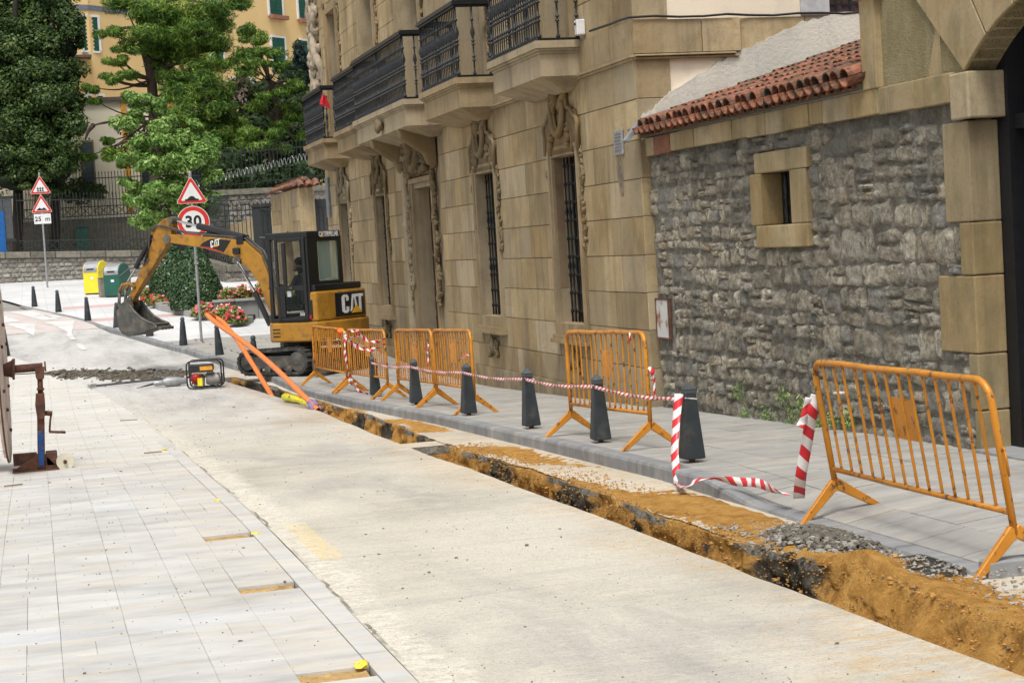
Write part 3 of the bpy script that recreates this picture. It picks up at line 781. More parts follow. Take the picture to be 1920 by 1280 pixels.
# ================================================================== THE PALACE (ashlar front on the plane X = 7.5)
PX = 7.5
palace = empty('stone_palace', (PX, 33, 0), 0, 'honey coloured ashlar palace with carved window heads and black iron balconies', 'building')
M['iron'] = simple('black_iron', (.018, .02, .022), .45, .6, var=.3, sc=20, bump=.1, spec=.5)
M['glass_dark'] = simple('dark_glass', (.012, .014, .016), .12, 0, var=.2, bump=0, spec=.6)
M['shutter_brown'] = simple('brown_wood', (.045, .026, .018), .6, var=.3, sc=12, bump=.2)
def holed_sheet(mb, P, u0, u1, v0, v1, holes):
    """wall with real openings. P(u,v,d) -> point, d = depth inwards; holes: (u0,u1,v0,v1,depth)"""
    us = sorted(set([u0, u1] + [h[0] for h in holes] + [h[1] for h in holes])); vs = sorted(set([v0, v1] + [h[2] for h in holes] + [h[3] for h in holes]))
    for a, b in zip(us, us[1:]):
        for c, d in zip(vs, vs[1:]):
            cu, cv = (a + b) / 2, (c + d) / 2
            if any(h[0] < cu < h[1] and h[2] < cv < h[3] for h in holes): continue
            mb.add([P(a, c, 0), P(b, c, 0), P(b, d, 0), P(a, d, 0)], [(0, 1, 2, 3)])
    for h in holes:
        a, b, c, d, t = h
        A = [P(a, c, 0), P(b, c, 0), P(b, d, 0), P(a, d, 0)]; B = [P(a, c, t), P(b, c, t), P(b, d, t), P(a, d, t)]
        mb.add(A + B, [(0, 4, 5, 1), (1, 5, 6, 2), (2, 6, 7, 3), (3, 7, 4, 0)])
WINS = [(23.72, 24.88), (28.27, 29.5), (37.55, 38.65), (42.15, 43.25)]
DOOR = (33.0, 34.75)
UPP = [(23.75, 25.1), (28.5, 29.9), (33.2, 34.9), (37.7, 39.0), (42.3, 43.5)]
holes = [(a, b, .79, 3.21, .34) for a, b in WINS] + [(DOOR[0], DOOR[1], -.62, 3.2, .36)] + [(a, b, 4.75, 7.9, .5) for a, b in UPP]
Pf = lambda u, v, d: (PX + .022 + d, u, v)
mb = MB(); holed_sheet(mb, Pf, 21.1, 45.4, -1, 9.6, holes)
mb.build('wall', M['ashlar_trim'], palace)
mb = MB(); mb.box(7.9, 14, 21.2, 45.3, 9.3, 9.6); mb.box(13.7, 13.9, 21.2, 45.3, -1, 9.3); mb.build('roof_slab', M['joint'], palace)
mb = MB(); mb.add([(7.522, 45.4, -1), (14, 45.4, -1), (14, 45.4, 9.6), (7.522, 45.4, 9.6)], [(0, 1, 2, 3)]); mb.build('end_wall', M['ashlar_trim'], palace)
# blocks
courses = [-.1, .3, .79, 1.27, 1.75, 2.24, 2.72, 3.21, 3.72, 4.22]
def intervals(z0, z1, excl, a, b):
    out = [(a, b)]
    for (y0, y1, c0, c1) in excl:
        if c1 <= z0 + .03 or c0 >= z1 - .03: continue
        nw = []
        for (p, q) in out:
            if y1 <= p or y0 >= q: nw.append((p, q)); continue
            if y0 > p + .04: nw.append((p, y0))
            if y1 < q - .04: nw.append((y1, q))
        out = nw
    return out
excl = [(a - .19, b + .19, .40, 3.21) for a, b in WINS] + [(32.35, 35.4, -1, 4.3)] + [(a - .02, b + .02, 4.7, 7.9) for a, b in UPP]
def block_mesh(mb, y0, y1, z0, z1, t=.022, x=PX):
    g_ = .003; e = .004; y0 += g_; y1 -= g_; z0 += g_; z1 -= g_; X0 = x + t + .001
    mb.add([(X0, y0, z0), (X0, y1, z0), (X0, y1, z1), (X0, y0, z1), (x, y0 + e, z0 + e), (x, y1 - e, z0 + e), (x, y1 - e, z1 - e), (x, y0 + e, z1 - e)],
           [(4, 7, 6, 5), (0, 4, 5, 1), (1, 5, 6, 2), (2, 6, 7, 3), (3, 7, 4, 0)])
rs = random.Random(21); blocks = []
zc = list(zip(courses, courses[1:])) + [(4.7 + .5 * i, 5.2 + .5 * i) for i in range(9)]
for (z0, z1) in zc:
    for (a, b) in intervals(z0, z1, excl, 21.1, 45.38):
        y = a
        if b - a > 40: pass
        while y < b - 1e-3:
            L = rs.choice([.42, .68, .8, 1.0, 1.15, 1.3]) * rs.uniform(.9, 1.1)
            y1 = y + L
            if b - y1 < .3: y1 = b
            blocks.append((y, y1, z0, z1)); y = y1
blocks.sort(key=lambda q: (q[2] > 4.6) * 60 + q[0])
rest = MB(); far = 0
for n_, q in enumerate(blocks):
    d = rs.choice([0, 0, .002, .004, -.003]) * 1.0
    if n_ < 294: m_ = MB(); block_mesh(m_, *q, x=PX + d); m_.build('ashlar_block', M['ashlar'], palace)
    else: block_mesh(rest, *q, x=PX + d)
o = rest.build('upper_ashlar', M['ashlar'], palace); o['kind'] = 'stuff'
mb = MB()      # plinth following the street
y = 21.1
while y < 45.3:
    y1 = min(y + 1.3, 45.38)
    if not (y1 > 32.4 and y < 35.3):
        m_ = MB(); m_.box(PX - .035, PX + .02, y + .004, y1 - .004, zs((y + y1) / 2) - .3, -.1); m_.build('plinth_stone', M['ashlar'], palace)
    y = y1
# string course under the first floor
mb = MB()
mb.box(PX - .02, PX + .02, 21.1, 45.4, 4.27, 4.7); mb.box(PX - .075, PX + .02, 21.04, 45.46, 4.235, 4.268); mb.box(PX - .05, PX + .02, 21.06, 45.44, 4.2, 4.233)
mb.build('string_course', M['ashlar_trim'], palace)
mb = MB(); mb.box(PX - .12, PX + .02, 21., 45.5, 9.4, 9.7); mb.build('cornice', M['ashlar_trim'], palace)
# window surrounds
def frame_strip(mb, a, b, z0, z1, w, p0, p1, top=True, bottom=False):
    mb.box(PX - p1, PX + .02, a - w, a, z0, z1); mb.box(PX - p1, PX + .02, b, b + w, z0, z1)
    if top: mb.box(PX - p1, PX + .02, a - w + .002, b + w - .002, z1 + .001, z1 + w)
def spiral(mb, c, r0, turns, rad, fn, sgn=1, n=22, start=0.):
    P = []
    for i in range(n):
        t = i / (n - 1); a = start + sgn * turns * 2 * PI * t; r = r0 * (1 - .82 * t); P.append(fn(c[0] + r * math.cos(a), c[1] + r * math.sin(a), .02 * t + .0))
    mb.tube(P, rad, 6, rf=lambda t: 1 - .4 * t)
def carved_strip(mb, yc, z0, z1, w, rng, x=PX, dense=1.):
    z = z1; i = 0
    P = [];
    for k in range(26):
        t = k / 25; P.append((x - .03, yc + w * .45 * math.sin(t * 2 * PI * (z1 - z0) / .7), z0 + (z1 - z0) * t))
    while z > z0:
        s = rng.uniform(.035, .065) * (w / .16) ** .5
        mb.blob((x - .015, yc + w * (.35 * math.sin(z * 8) + rng.uniform(-.3, .3)), z), (s * .8, s * rng.uniform(.35, .9), s * rng.uniform(.9, 2.0)), 8, 6, .45, Matrix.Rotation(rng.uniform(-.9, .9), 3, 'X'))
        z -= rng.uniform(.03, .10) / dense
def crest(Yc, z0, rng, w=1.0, h=1.0):
    mb = MB(); fn = lambda u, v, d: (PX - .012 - d, Yc + u * w, z0 + v * h)
    half = [(.80, .02), (.80, .30), (.84, .38), (.80, .46), (.68, .50), (.60, .56), (.52, .62), (.40, .63), (.34, .70), (.33, .92)]
    poly = [(-u, v) for u, v in half] + [(u, v) for u, v in half[::-1]]
    mb.prism(poly, fn, -.03, .03)
    mb.tube([fn(u, v, .035) for u, v in poly], .032, 6)
    inner = [(.52, .0), (.52, .34), (.40, .42), (.22, .40)]
    for s in (-1, 1):
        mb.tube([fn(s * u, v, .035) for u, v in inner], .02, 6)
        for k in range(9):      # bunch of fruit and leaves
            a = rng.random() * 6.28; r = rng.random() * .11
            mb.blob(fn(s * .42 + r * math.cos(a), .24 + r * 1.4 * math.sin(a), .05), (.05, rng.uniform(.035, .06), rng.uniform(.04, .07)), 8, 6, .4)
        spiral(mb, (s * .62, .52), .11, 1.3, .025, fn, s)
        for k in range(5):
            t = k / 4; mb.blob(fn(s * (.16 + .17 * t), .70 + .1 * t, .06), (.05, .04, .12), 8, 6, .35, Matrix.Rotation(s * (-.3 - .5 * t), 3, 'X'))
    P = [(.30 * math.cos(PI + PI * k / 12), .74 + .46 * math.sin(PI + PI * k / 12)) for k in range(13)]
    mb.tube([fn(u, v, .075) for u, v in P], .045, 8, rf=lambda t: .75 + .6 * math.sin(PI * t))
    mb.tube([fn(u * .7, v + .04, .06) for u, v in P], .022, 6)
    # mask and plume
    mb.blob(fn(0, .80, .09), (.09, .085, .12), 10, 8, .15); mb.blob(fn(0, .785, .17), (.035, .02, .04), 6, 5)
    for k in range(9):
        a = -1.1 + 2.2 * k / 8; mb.blob(fn(.17 * math.sin(a), .90 + .10 * math.cos(a), .07 + .02 * (k % 2)), (.05, .028, .11), 8, 6, .3, Matrix.Rotation(-a, 3, 'X'))
    for k in range(14): mb.blob(fn(rng.uniform(-.2, .2), rng.uniform(.66, .98), .05), (.05, .03, .04), 7, 5, .5)
    return mb
rg = random.Random(4)
for wi, (a, b) in enumerate(WINS):
    yc = (a + b) / 2
    mb = MB(); frame_strip(mb, a, b, .79, 3.21, .07, 0, .03); mb.build('window_frame', M['ashlar_trim'], palace)
    for (q0, q1) in ((a - .16, a - .071), (b + .071, b + .16)): mb = MB(); mb.box(PX - .055, PX + .02, q0, q1, .79, 3.3); mb.build('architrave', M['ashlar_trim'], palace)
    for (q0, q1) in ((a - .19, a - .164), (b + .164, b + .19)): mb = MB(); mb.box(PX - .03, PX + .02, q0, q1, .6, 3.3); mb.build('outer_moulding', M['ashlar_carved'], palace)
    mb = MB(); mb.box(PX - .06, PX + .3, a - .17, b + .17, .62, .789); mb.box(PX - .10, PX + .02, a - .2, b + .2, .56, .618); mb.box(PX - .13, PX + .02, a - .24, b + .24, .50, .558)
    mb.build('window_sill', M['ashlar_trim'], palace)
    mb = MB()
    for s in (-1, 1):
        spiral(mb, (yc + s * .17, .33), .1, 1.2, .028, lambda u, v, d: (PX - .02 - d, u, v), s)
        for k in range(4): mb.blob((PX - .03, yc + s * (.05 + .06 * k), .28 - .05 * k + rg.uniform(-.02, .02)), (.04, .035, .06), 8, 6, .4)
    mb.blob((PX - .05, yc, .30), (.05, .08, .17), 8, 7, .3); mb.build('carved_drop', M['ashlar_carved'], palace, smooth=True)
    crest(yc, 3.23, rg).build('carved_crest', M['ashlar_carved'], palace, smooth=True)
    mb = MB(); carved_strip(mb, a - .24, 1.9, 3.25, .12, rg); mb.build('carved_scroll', M['ashlar_carved'], palace, smooth=True)
    mb = MB(); spiral(mb, (b + .22, 2.95), .10, 1.4, .022, lambda u, v, d: (PX - .02 - d, u, v), 1); spiral(mb, (b + .2, 2.25), .07, 1.2, .02, lambda u, v, d: (PX - .02 - d, u, v), -1); mb.build('carved_scroll', M['ashlar_carved'], palace, smooth=True)
    # lintel moulding that throws the shade line
    mb = MB(); mb.box(PX - .045, PX + .02, a - .16, b + .16, 3.31, 3.36); mb.build('lintel', M['ashlar_trim'], palace)
    # iron grille in the opening, window behind it
    gm = MB()
    for k in range(9):
        z = .95 + k * .265; gm.box(PX + .135, PX + .15, a + .01, b - .01, z, z + .012)
    gi = gm.build('window_grille', M['iron'], palace)
    M.setdefault('iron_worn', simple('worn_iron', (.045, .048, .052), .45, .5, var=.4, sc=30, bump=.1))
    nb = 7
    for k in range(nb):
        yb = a + (b - a) * (k + .5) / nb
        bm_ = MB(); prof = [(.015, .80)]
        for q in range(9):
            z = .956 + q * .265; prof += [(.013, z - .03), (.026, z - .012), (.026, z + .012), (.013, z + .03)]
            if q in (2, 5): prof += [(.013, z + .06), (.030, z + .12), (.013, z + .2)]
        prof.append((.013, 3.2)); bm_.lathe(prof, (PX + .14, yb, 0), 6); bm_.build('bar', M['iron'], gi, smooth=True)
    m_ = MB(); m_.box(PX + .30, PX + .33, a - .01, b + .01, .78, 3.22); pane = m_.build('window_pane', M['glass_dark'], palace)
    m_ = MB()
    for yy in (a + .03, yc, b - .03): m_.box(PX + .27, PX + .298, yy - .03, yy + .03, .79, 3.21)
    for zz in (.82, 1.6, 2.4, 3.18): m_.box(PX + .272, PX + .297, a, b, zz - .025, zz + .025)
    m_.build('casement', M['shutter_brown'], pane)
# reddish inner jamb of the window nearest the corner
m_ = MB(); m_.box(PX + .01, PX + .13, WINS[0][1] - .006, WINS[0][1] - .001, 1.3, 3.2); m_.build('red_jamb', simple('red_sandstone', (.19, .12, .075), .9, dirt=((.2, .15, .09), 3, .4, .6)), palace)
# doorway
a, b = DOOR; yc = (a + b) / 2
mb = MB()
for s, y0 in ((-1, a), (1, b)):
    for (w0, w1, p) in ((0, .10, .03), (.101, .2, .06), (.201, .27, .02)):
        mb.box(PX - p, PX + .02, min(y0 + s * w0, y0 + s * w1), max(y0 + s * w0, y0 + s * w1), -.7, 3.3)
mb.box(PX - .05, PX + .02, a - .27, b + .27, 3.301, 3.42); mb.build('door_frame', M['ashlar_trim'], palace)
for yy in (b + .50,):
    mb = MB(); mb.lathe([(.15, -.7), (.15, -.2), (.12, -.15), (.12, 2.4), (.14, 2.45), (.14, 2.52), (.115, 2.56), (.10, 3.95), (.15, 4.05), (.15, 4.2)], (PX - .02, yy, 0), 14); mb.build('door_column', M['ashlar_trim'], palace, smooth=True)
for yy in (a - .40, b + .24):
    mb = MB(); carved_strip(mb, yy, .9, 4.1, .2, rg, PX - .05, 1.5); spiral(mb, (yy, 3.75), .16, 1.4, .04, lambda u, v, d: (PX - .12 - d, u, v), 1); mb.build('carved_scroll', M['ashlar_carved'], palace, smooth=True)
mb = MB(); fn = lambda u, v, d: (PX - .03 - d, yc + u, 3.4 + v)
mb.prism([(-1.1, 0), (1.1, 0), (1.1, .55), (.8, .8), (-.8, .8), (-1.1, .55)], fn, -.03, .02)
for s in (-1, 1):
    spiral(mb, (s * .62, .30), .27, 1.5, .055, fn, s); spiral(mb, (s * .95, .5), .17, 1.3, .04, fn, -s)
    for k in range(16): mb.blob(fn(s * rg.uniform(.2, 1.1), rg.uniform(.05, .75), .06), (.06, rg.uniform(.04, .08), rg.uniform(.05, .1)), 8, 6, .45)
P = [(.45 * math.cos(PI + PI * k / 12), .7 + .55 * math.sin(PI + PI * k / 12)) for k in range(13)]
mb.tube([fn(u, v, .12) for u, v in P], .085, 10, rf=lambda t: .7 + .5 * math.sin(PI * t)); mb.blob(fn(0, .55, .16), (.13, .14, .2), 10, 8, .2)
for k in range(60): mb.blob(fn(rg.uniform(-1.1, 1.1), rg.uniform(.05, .85), .12), (.08, rg.uniform(.03, .07), rg.uniform(.05, .1)), 7, 5, .5)
mb.build('carved_coat_of_arms', M['ashlar_carved'], palace, smooth=True)
for yy in (32.5, 35.25):      # consoles carrying the middle balcony
    mb = MB(); prof = [(0, 3.55), (.12, 3.6), (.2, 3.8), (.42, 3.95), (.62, 4.1), (.66, 4.23), (0, 4.23)]
    mb.prism(prof, lambda u, v, d: (PX - .022 - u, yy + d, v), -.1, .1); mb.tube([(PX - u - .03, yy, v) for u, v in prof[:-1]], .05, 6); mb.build('console', M['ashlar_carved'], palace, fixn=True)
mb = MB(); mb.box(PX + .33, PX + .36, a, b, -.7, 3.2)
dr = mb.build('door', M['shutter_brown'], palace)
for k in range(6):
    for c_ in (a + .06, yc + .04): mb = MB(); mb.box(PX + .30, PX + .329, c_, c_ + .76, -.45 + k * .6, -.45 + k * .6 + .5); bevel(mb.build('panel', M['shutter_brown'], dr), .015)
mb = MB(); mb.blob((PX + .28, yc, 2.1), (.04, .09, .09)); mb.blob((PX + .28, yc - .05, 2.0), (.02, .06, .1)); mb.build('knocker', M['iron'], dr)
mb = MB(); mb.box(PX - .15, PX + .36, a - .02, b + .02, zs(33.9) - .3, zs(33.9) + .06); mb.build('door_step', M['ashlar_trim'], palace)
# upper French windows
for wi, (a, b) in enumerate(UPP):
    mb = MB(); frame_strip(mb, a, b, 4.7, 7.9, .16, 0, .05); mb.box(PX - .08, PX + .02, a - .26, a - .161, 4.7, 8.0); mb.box(PX - .08, PX + .02, b + .161, b + .26, 4.7, 8.0); mb.build('window_frame', M['ashlar_trim'], palace)
    m_ = MB(); m_.box(PX + .46, PX + .49, a - .01, b + .01, 4.7, 7.92); pane = m_.build('french_window', M['shutter_brown'], palace)
    for s in range(2):
        for k in range(3): m_ = MB(); y0 = a + .08 + s * (b - a) / 2; m_.box(PX + .43, PX + .459, y0, y0 + (b - a) / 2 - .12, 5.5 + k * .8, 6.2 + k * .8); m_.build('pane', M['glass_dark'], pane)
    if wi >= 1:
        for s in (a - .36, b + .36):
            m_ = MB(); carved_strip(m_, s, 4.75, 8.2, .14, rg, PX, .9); m_.build('carved_scroll', M['ashlar_carved'], palace, smooth=True)
# huge carved volute on the far upper corner
mb = MB(); fnc = lambda u, v, d: (PX - .12 - d, 45.3 + u, v)
for (z, r_, s) in ((6.2, .5, 1), (7.1, .55, -1), (8.1, .6, 1)):
    spiral(mb, (.1, z), r_ * .6, 1.6, .09, fnc, s, 30)
P = [(PX - .05 - .10 * math.sin(k * .7), 45.0 + .25 * math.sin(k * .55), 5.0 + k * .2) for k in range(24)]; mb.tube(P, .10, 8)
P = [(PX - .02 - .08 * math.cos(k * .8), 45.6 + .15 * math.sin(k * .7), 5.0 + k * .2) for k in range(24)]; mb.tube(P, .12, 8)
for k in range(90): mb.blob((PX - .06 + rg.uniform(-.1, .05), 45.25 + rg.uniform(-.4, .45), rg.uniform(5.0, 9.4)), (.09, rg.uniform(.07, .13), rg.uniform(.1, .22)), 8, 6, .4)
mb.build('carved_corner', simple('pale_carving', (.37, .31, .23), .9, var=.4, sc=6, bump=.5, bsc=20), palace, smooth=True)
# balconies
def baluster_mesh():
    p = [(.013, 0), (.022, .01), (.022, .03), (.011, .06)]
    for z in (.24, .30): p += [(.011, z - .02), (.022, z - .008), (.022, z + .008), (.011, z + .02)]
    for z in (.50, .56): p += [(.011, z - .02), (.023, z - .008), (.023, z + .008), (.011, z + .02)]
    p += [(.012, .60), (.028, .68), (.024, .74), (.010, .80)]
    p += [(.010, .88), (.021, .90), (.021, .915), (.010, .93), (.010, 1.12)]
    m_ = MB(); m_.lathe(p, (0, 0, 0), 6); return m_.mesh('baluster', M['iron_worn'], True)
BAL = baluster_mesh()
def balcony(y0, y1, xf, z=4.73, rail=5.98, far_side=True):
    c = Vector((PX, 33, 0)); mb = MB()
    mb.box(xf - .03, PX, y0 - .03, y1 + .03, z - .10, z); mb.box(xf - .0, PX, y0, y1, z - .135, z - .101); mb.box(xf + .03, PX, y0 + .03, y1 - .03, z - .17, z - .136)
    mb.box(xf + .05, PX, y0 + .05, y1 - .05, z - .48, z - .171)
    i = .05; d = .45
    mb.add([(xf + i, y0 + i, z - .481), (PX, y0 + i, z - .481), (PX, y1 - i, z - .481), (xf + i, y1 - i, z - .481), (PX - .12, y0 + d, z - .66), (PX, y0 + d, z - .66), (PX, y1 - d, z - .66), (PX - .12, y1 - d, z - .66)],
           [(0, 1, 2, 3), (7, 6, 5, 4), (0, 4, 5, 1), (1, 5, 6, 2), (2, 6, 7, 3), (3, 7, 4, 0)])
    s = mb.build('balcony', M['ashlar_trim'], palace, fixn=True)
    mb = MB()
    xr = xf + .05
    def rail_box(e, zb, zt):
        mb.box(xr - e, xr + e, y0 + .05 - e, y1 - .05 + e, zb, zt); mb.box(xr + e, PX, y0 + .05 - e, y0 + .05 + e, zb, zt)
        if far_side: mb.box(xr + e, PX, y1 - .05 - e, y1 - .05 + e, zb, zt)
    rail_box(.045, rail - .035, rail); rail_box(.065, rail - .075, rail - .036); rail_box(.03, rail - .11, rail - .076)
    mb.build('handrail', M['iron'], s)
    mb = MB(); xr = xf + .05; rail_box(.028, z + .005, z + .04); mb.build('bottom_rail', M['iron'], s)
    # ties joining the collars
    mb = MB()
    n = int((y1 - y0 - .1) / .118); h = rail - .11 - (z + .04); sc = h / 1.12
    for k in range(n + 1):
        yy = y0 + .05 + (y1 - y0 - .1) * k / n
        wd = 1.7 if k in (0, n) or k == n // 2 else 1
        o_ = inst(BAL, 'baluster', s, Vector((xr, yy, z + .04)) - c, (0, 0, 0), (wd, wd, sc))
    ns = max(2, int((PX - xr) / .21))
    for k in range(1, ns + 1):
        for yy in ((y0 + .05, y1 - .05) if far_side else (y0 + .05,)):
            inst(BAL, 'baluster', s, Vector((xr + (PX - xr - .03) * k / ns, yy, z + .04)) - c, (0, 0, 0), (1.35, 1.35, sc))
    return s
balcony(23.24, 25.85, 6.87); balcony(27.95, 30.7, 6.87); balcony(31.62, 36.7, 6.75); balcony(37.0, 39.9, 6.87); balcony(41.55, 44.4, 6.87)
mb = MB(); mb.blob((6.72, 33.9, 4.42), (.09, .16, .13), 10, 8, .3); mb.build('carved_boss', M['ashlar_carved'], palace, smooth=True)

# side of the palace on the plane Y = 21.08
SY = 21.08
sideh = [(10.22, 11.4, 4.74, 7., .3)]
Ps = lambda u, v, d: (u, SY + .022 + d, v)
mb = MB(); holed_sheet(mb, Ps, PX + .022, 14, -1, 9.6, sideh); M['plaster'] = None
def plaster(name, a, b, rough_=.0):
    t = NT(name); c = t.ramp(t.noise((.8, .8, .5), 5, .6), [(.3, a), (.7, b)])
    c = t.mix(t.math('MULTIPLY', t.mask(t.noise((2, 2, 1.2), 6, .75, (2, 1, 0), 1.), .5, .72), .25 + rough_), c, (.34, .33, .31, 1))
    return t.out(c, .92, 0, t.bump(t.noise(18, 6, .7), .15 + rough_, .03), .15)
M['plaster'] = plaster('cream_plaster', (.68, .59, .46), (.76, .66, .53)); M['plaster_rough'] = plaster('rough_lime_render', (.50, .48, .42), (.64, .61, .53), .35)
mb.build('side_wall', M['plaster'], palace)
def sblock(x0, x1, z0, z1, p=.0, mat='ashlar', nm='ashlar_block', g_=.004):
    m_ = MB(); m_.box(x0 + g_, x1 - g_, SY - p, SY + .021, z0 + g_, z1 - g_); return bevel(m_.build(nm, M[mat], palace), .006)
for i, (z0, z1) in enumerate([(-.6, -.1)] + zc[:9]): sblock(PX + .0, PX + (.24 if z0 < 3.0 else .47) , z0, z1)
sblock(PX - .02, 8.9, 4.2, 4.235, .06); sblock(PX - .02, 8.85, 4.237, 4.268, .09)
sblock(7.48, 8.40, 4.27, 4.7, .06); sblock(8.40, 8.93, 4.27, 4.7, .06); sblock(8.93, 9.85, 4.27, 4.7, .005); sblock(9.85, 10.35, 4.27, 4.69, .005)
for k in range(8): sblock(PX, PX + .47, 4.7 + .6 * k, 5.3 + .6 * k)
m_ = MB(); m_.box(9.80, 10.2, SY - .03, SY + .02, 4.705, 7.1); bevel(m_.build('window_jamb', simple('grey_limestone', (.42, .42, .43), .85, sc=7), palace), .01)
m_ = MB(); m_.box(10.22, 11.4, SY + .2, SY + .24, 4.74, 7.0); sp = m_.build('side_shutter', simple('maroon_wood', (.05, .028, .035), .6, sc=15, bump=.2), palace)
for k in range(5): m_ = MB(); m_.box(10.27 + k * .2, 10.42 + k * .2, SY + .17, SY + .199, 4.85, 6.9); bevel(m_.build('panel', M['shutter_brown'], sp), .01)
m_ = MB()
for k in range(6): m_.tube([(10.32 + k * .2, SY + .05, 4.75), (10.32 + k * .2, SY + .05, 7)], .014, 8)
m_.box(10.22, 11.4, SY + .04, SY + .06, 4.83, 4.85); m_.build('window_bars', M['iron'], palace)
# band of rough render along the lean-to roof
rr = random.Random(8)
top = [(7.54, 3.50), (7.72, 3.60), (7.85, 3.72), (8.0, 3.83), (8.4, 4.02), (8.75, 4.2), (8.9, 4.262), (9.1, 4.33), (9.4, 4.45), (9.8, 4.62), (10.2, 4.695), (10.5, 4.70), (11.6, 4.72)]
pol = []
for (u, v), (u2, v2) in zip(top, top[1:]):
    for k in range(5): t = k / 5; pol.append((u + (u2 - u) * t, v + (v2 - v) * t + rr.uniform(-.02, .02) * (u < 10)))
pol += [(11.6, 4.72), (11.6, 3.2), (7.53, 3.2)]
m_ = MB(); m_.prism(pol, lambda u, v, d: (u, SY - d, v), -.02, .028); m_.build('rough_render', M['plaster_rough'], palace, fixn=True)
# cable along the ledge
m_ = MB(); P = [(7.36, 22.4, 4.74)] + [(7.40 + .0 * k, 21.6 - .1 * k, 4.73) for k in range(4)] + [(7.43 + k * .33, SY - .085 + (.06 if k > 4 else 0), 4.725 + .012 * math.sin(k * 1.9)) for k in range(11)]; m_.tube(P, .016, 6); tag(m_.build('cable', simple('black_rubber', (.02, .02, .022), .5)), 'black cable run along the stone ledge above the tiled roof', 'cable')
# small fittings
m_ = MB(); m_.box(7.38, 7.5, 23.0, 23.13, 4.77, 4.98); o = bevel(m_.build('wall_box', simple('white_plastic', (.66, .66, .66), .5, bump=0)), .012); tag(o, 'small white plastic box on the wall beside the nearest balcony', 'junction box')
m_ = MB(); m_.blob((7.375, 23.06, 4.92), (.02, .02, .02)); p_ = m_.build('sensor', M['iron'], o); 
m_ = MB(); m_.box(7.47, 7.50, 21.66, 22.0, 3.06, 3.38); o = bevel(m_.build('wall_plaque', simple('grey_plaque', (.30, .30, .31), .5, .3, sc=14)), .008); tag(o, 'small grey engraved plaque on the palace corner above a dark stain', 'plaque')
m_ = MB()
for k in range(6): m_.box(7.464, 7.469, 21.70 + .01 * (k % 2), 21.96 - .02 * (k % 3), 3.11 + k * .043, 3.123 + k * .043)
m_.build('engraved_lines', simple('engraving', (.16, .16, .16), .7), o)
st = NT('soot_stain'); d = st.n.new('ShaderNodeBsdfTransparent'); mx = st.n.new('ShaderNodeMixShader')
m_ = MB(); m_.box(7.44, 7.5, 44.75, 45.15, 2.95, 3.95); o = m_.build('street_plate', simple('grey_blue_plate', (.22, .25, .28), .4, .4, sc=9)); tag(o, 'tall grey plate on the far corner of the palace front', 'plaque'); bevel(o, .01)
# soot stain under the plaque: a thin irregular crust
m_ = MB(); rows = []
bpy.data.materials.remove(st.m)
m_ = MB(); P = [(21.86 + .13 * math.cos(a_) * (1 + .2 * math.sin(3 * a_)) + .03 * math.sin(a_), 2.78 + .26 * math.sin(a_)) for a_ in [2 * PI * k / 22 for k in range(22)]]
P2 = [(21.86 + (u - 21.86) * .6, 2.80 + (v - 2.78) * .6) for u, v in P]
m_.prism(P, lambda u, v, d: (PX - d, u, v), -.003, .0045); m_.build('soot_patch', simple('soot', (.24, .19, .12), .95, var=.4, sc=14), palace, fixn=True)
m_ = MB(); m_.prism(P2, lambda u, v, d: (PX - d, u, v), .0, .0075); m_.build('soot_patch', simple('soot_core', (.17, .145, .11), .95, var=.5, sc=12), palace, fixn=True)
# red pennant tied to the farthest balcony
fl = MB(); rows = []
pts = [((606, 176), (606, 176)), ((600, 190), (613, 184)), ((599, 196), (617, 195)), ((607, 199), (621, 205))]
for (a_, b_) in pts:
    pa = onY(*a_, 41.45); pb = onY(*b_, 41.45); rows.append([pa.lerp(pb, t) + Vector((0, -.03 - .05 * math.sin(t * 5), 0)) for t in (0, .33, .66, 1)])
fl.grid(rows); o = fl.build('red_pennant', simple('red_cloth', (.55, .02, .03), .7, bump=.1)); tag(o, 'small red cloth pennant hanging on the farthest balcony railing', 'flag')
sm = o.modifiers.new('solid', 'SOLIDIFY'); sm.thickness = .006
# ================================================================== RUBBLE WALL, LEAN-TO ROOF AND GATEWAY (front plane X = 7.62)
RX = 7.62
c_ = Vector((RX, 17, 0))
rub = empty('rubble_wall', (RX, 17, 0), 0, 'grey rubble stone wall with a tiny barred window and stone eaves course', 'wall')
WO = (16.36, 17.72, 1.8, 2.8); WI = (16.76, 17.49, 2.04, 2.58)    # window surround and opening
mb = MB(); rows = []
ys_ = frange(13.3, 21.1, .07)
zz_ = frange(-.35, 3.0, .07)
def inr(y, z, r, e=0): return r[0] + e < y < r[1] - e and r[2] + e < z < r[3] - e
for i in range(len(ys_) - 1):
    for j in range(len(zz_) - 1):
        yc = (ys_[i] + ys_[i + 1]) / 2; zc_ = (zz_[j] + zz_[j + 1]) / 2
        if inr(yc, zc_, (16.6, 17.6, 1.9, 2.7)): continue
        q = [(RX + .022 + .03 * nz((3, y * 7, z * 7)), y, z) for (y, z) in ((ys_[i], zz_[j]), (ys_[i], zz_[j + 1]), (ys_[i + 1], zz_[j + 1]), (ys_[i + 1], zz_[j]))]
        mb.add(q, [(0, 1, 2, 3)])
import bmesh
o = mb.build('mortar', M['mortar'], rub)
bm = bmesh.new(); bm.from_mesh(o.data); bmesh.ops.remove_doubles(bm, verts=bm.verts, dist=.001); bmesh.ops.recalc_face_normals(bm, faces=bm.faces); bm.to_mesh(o.data); bm.free()
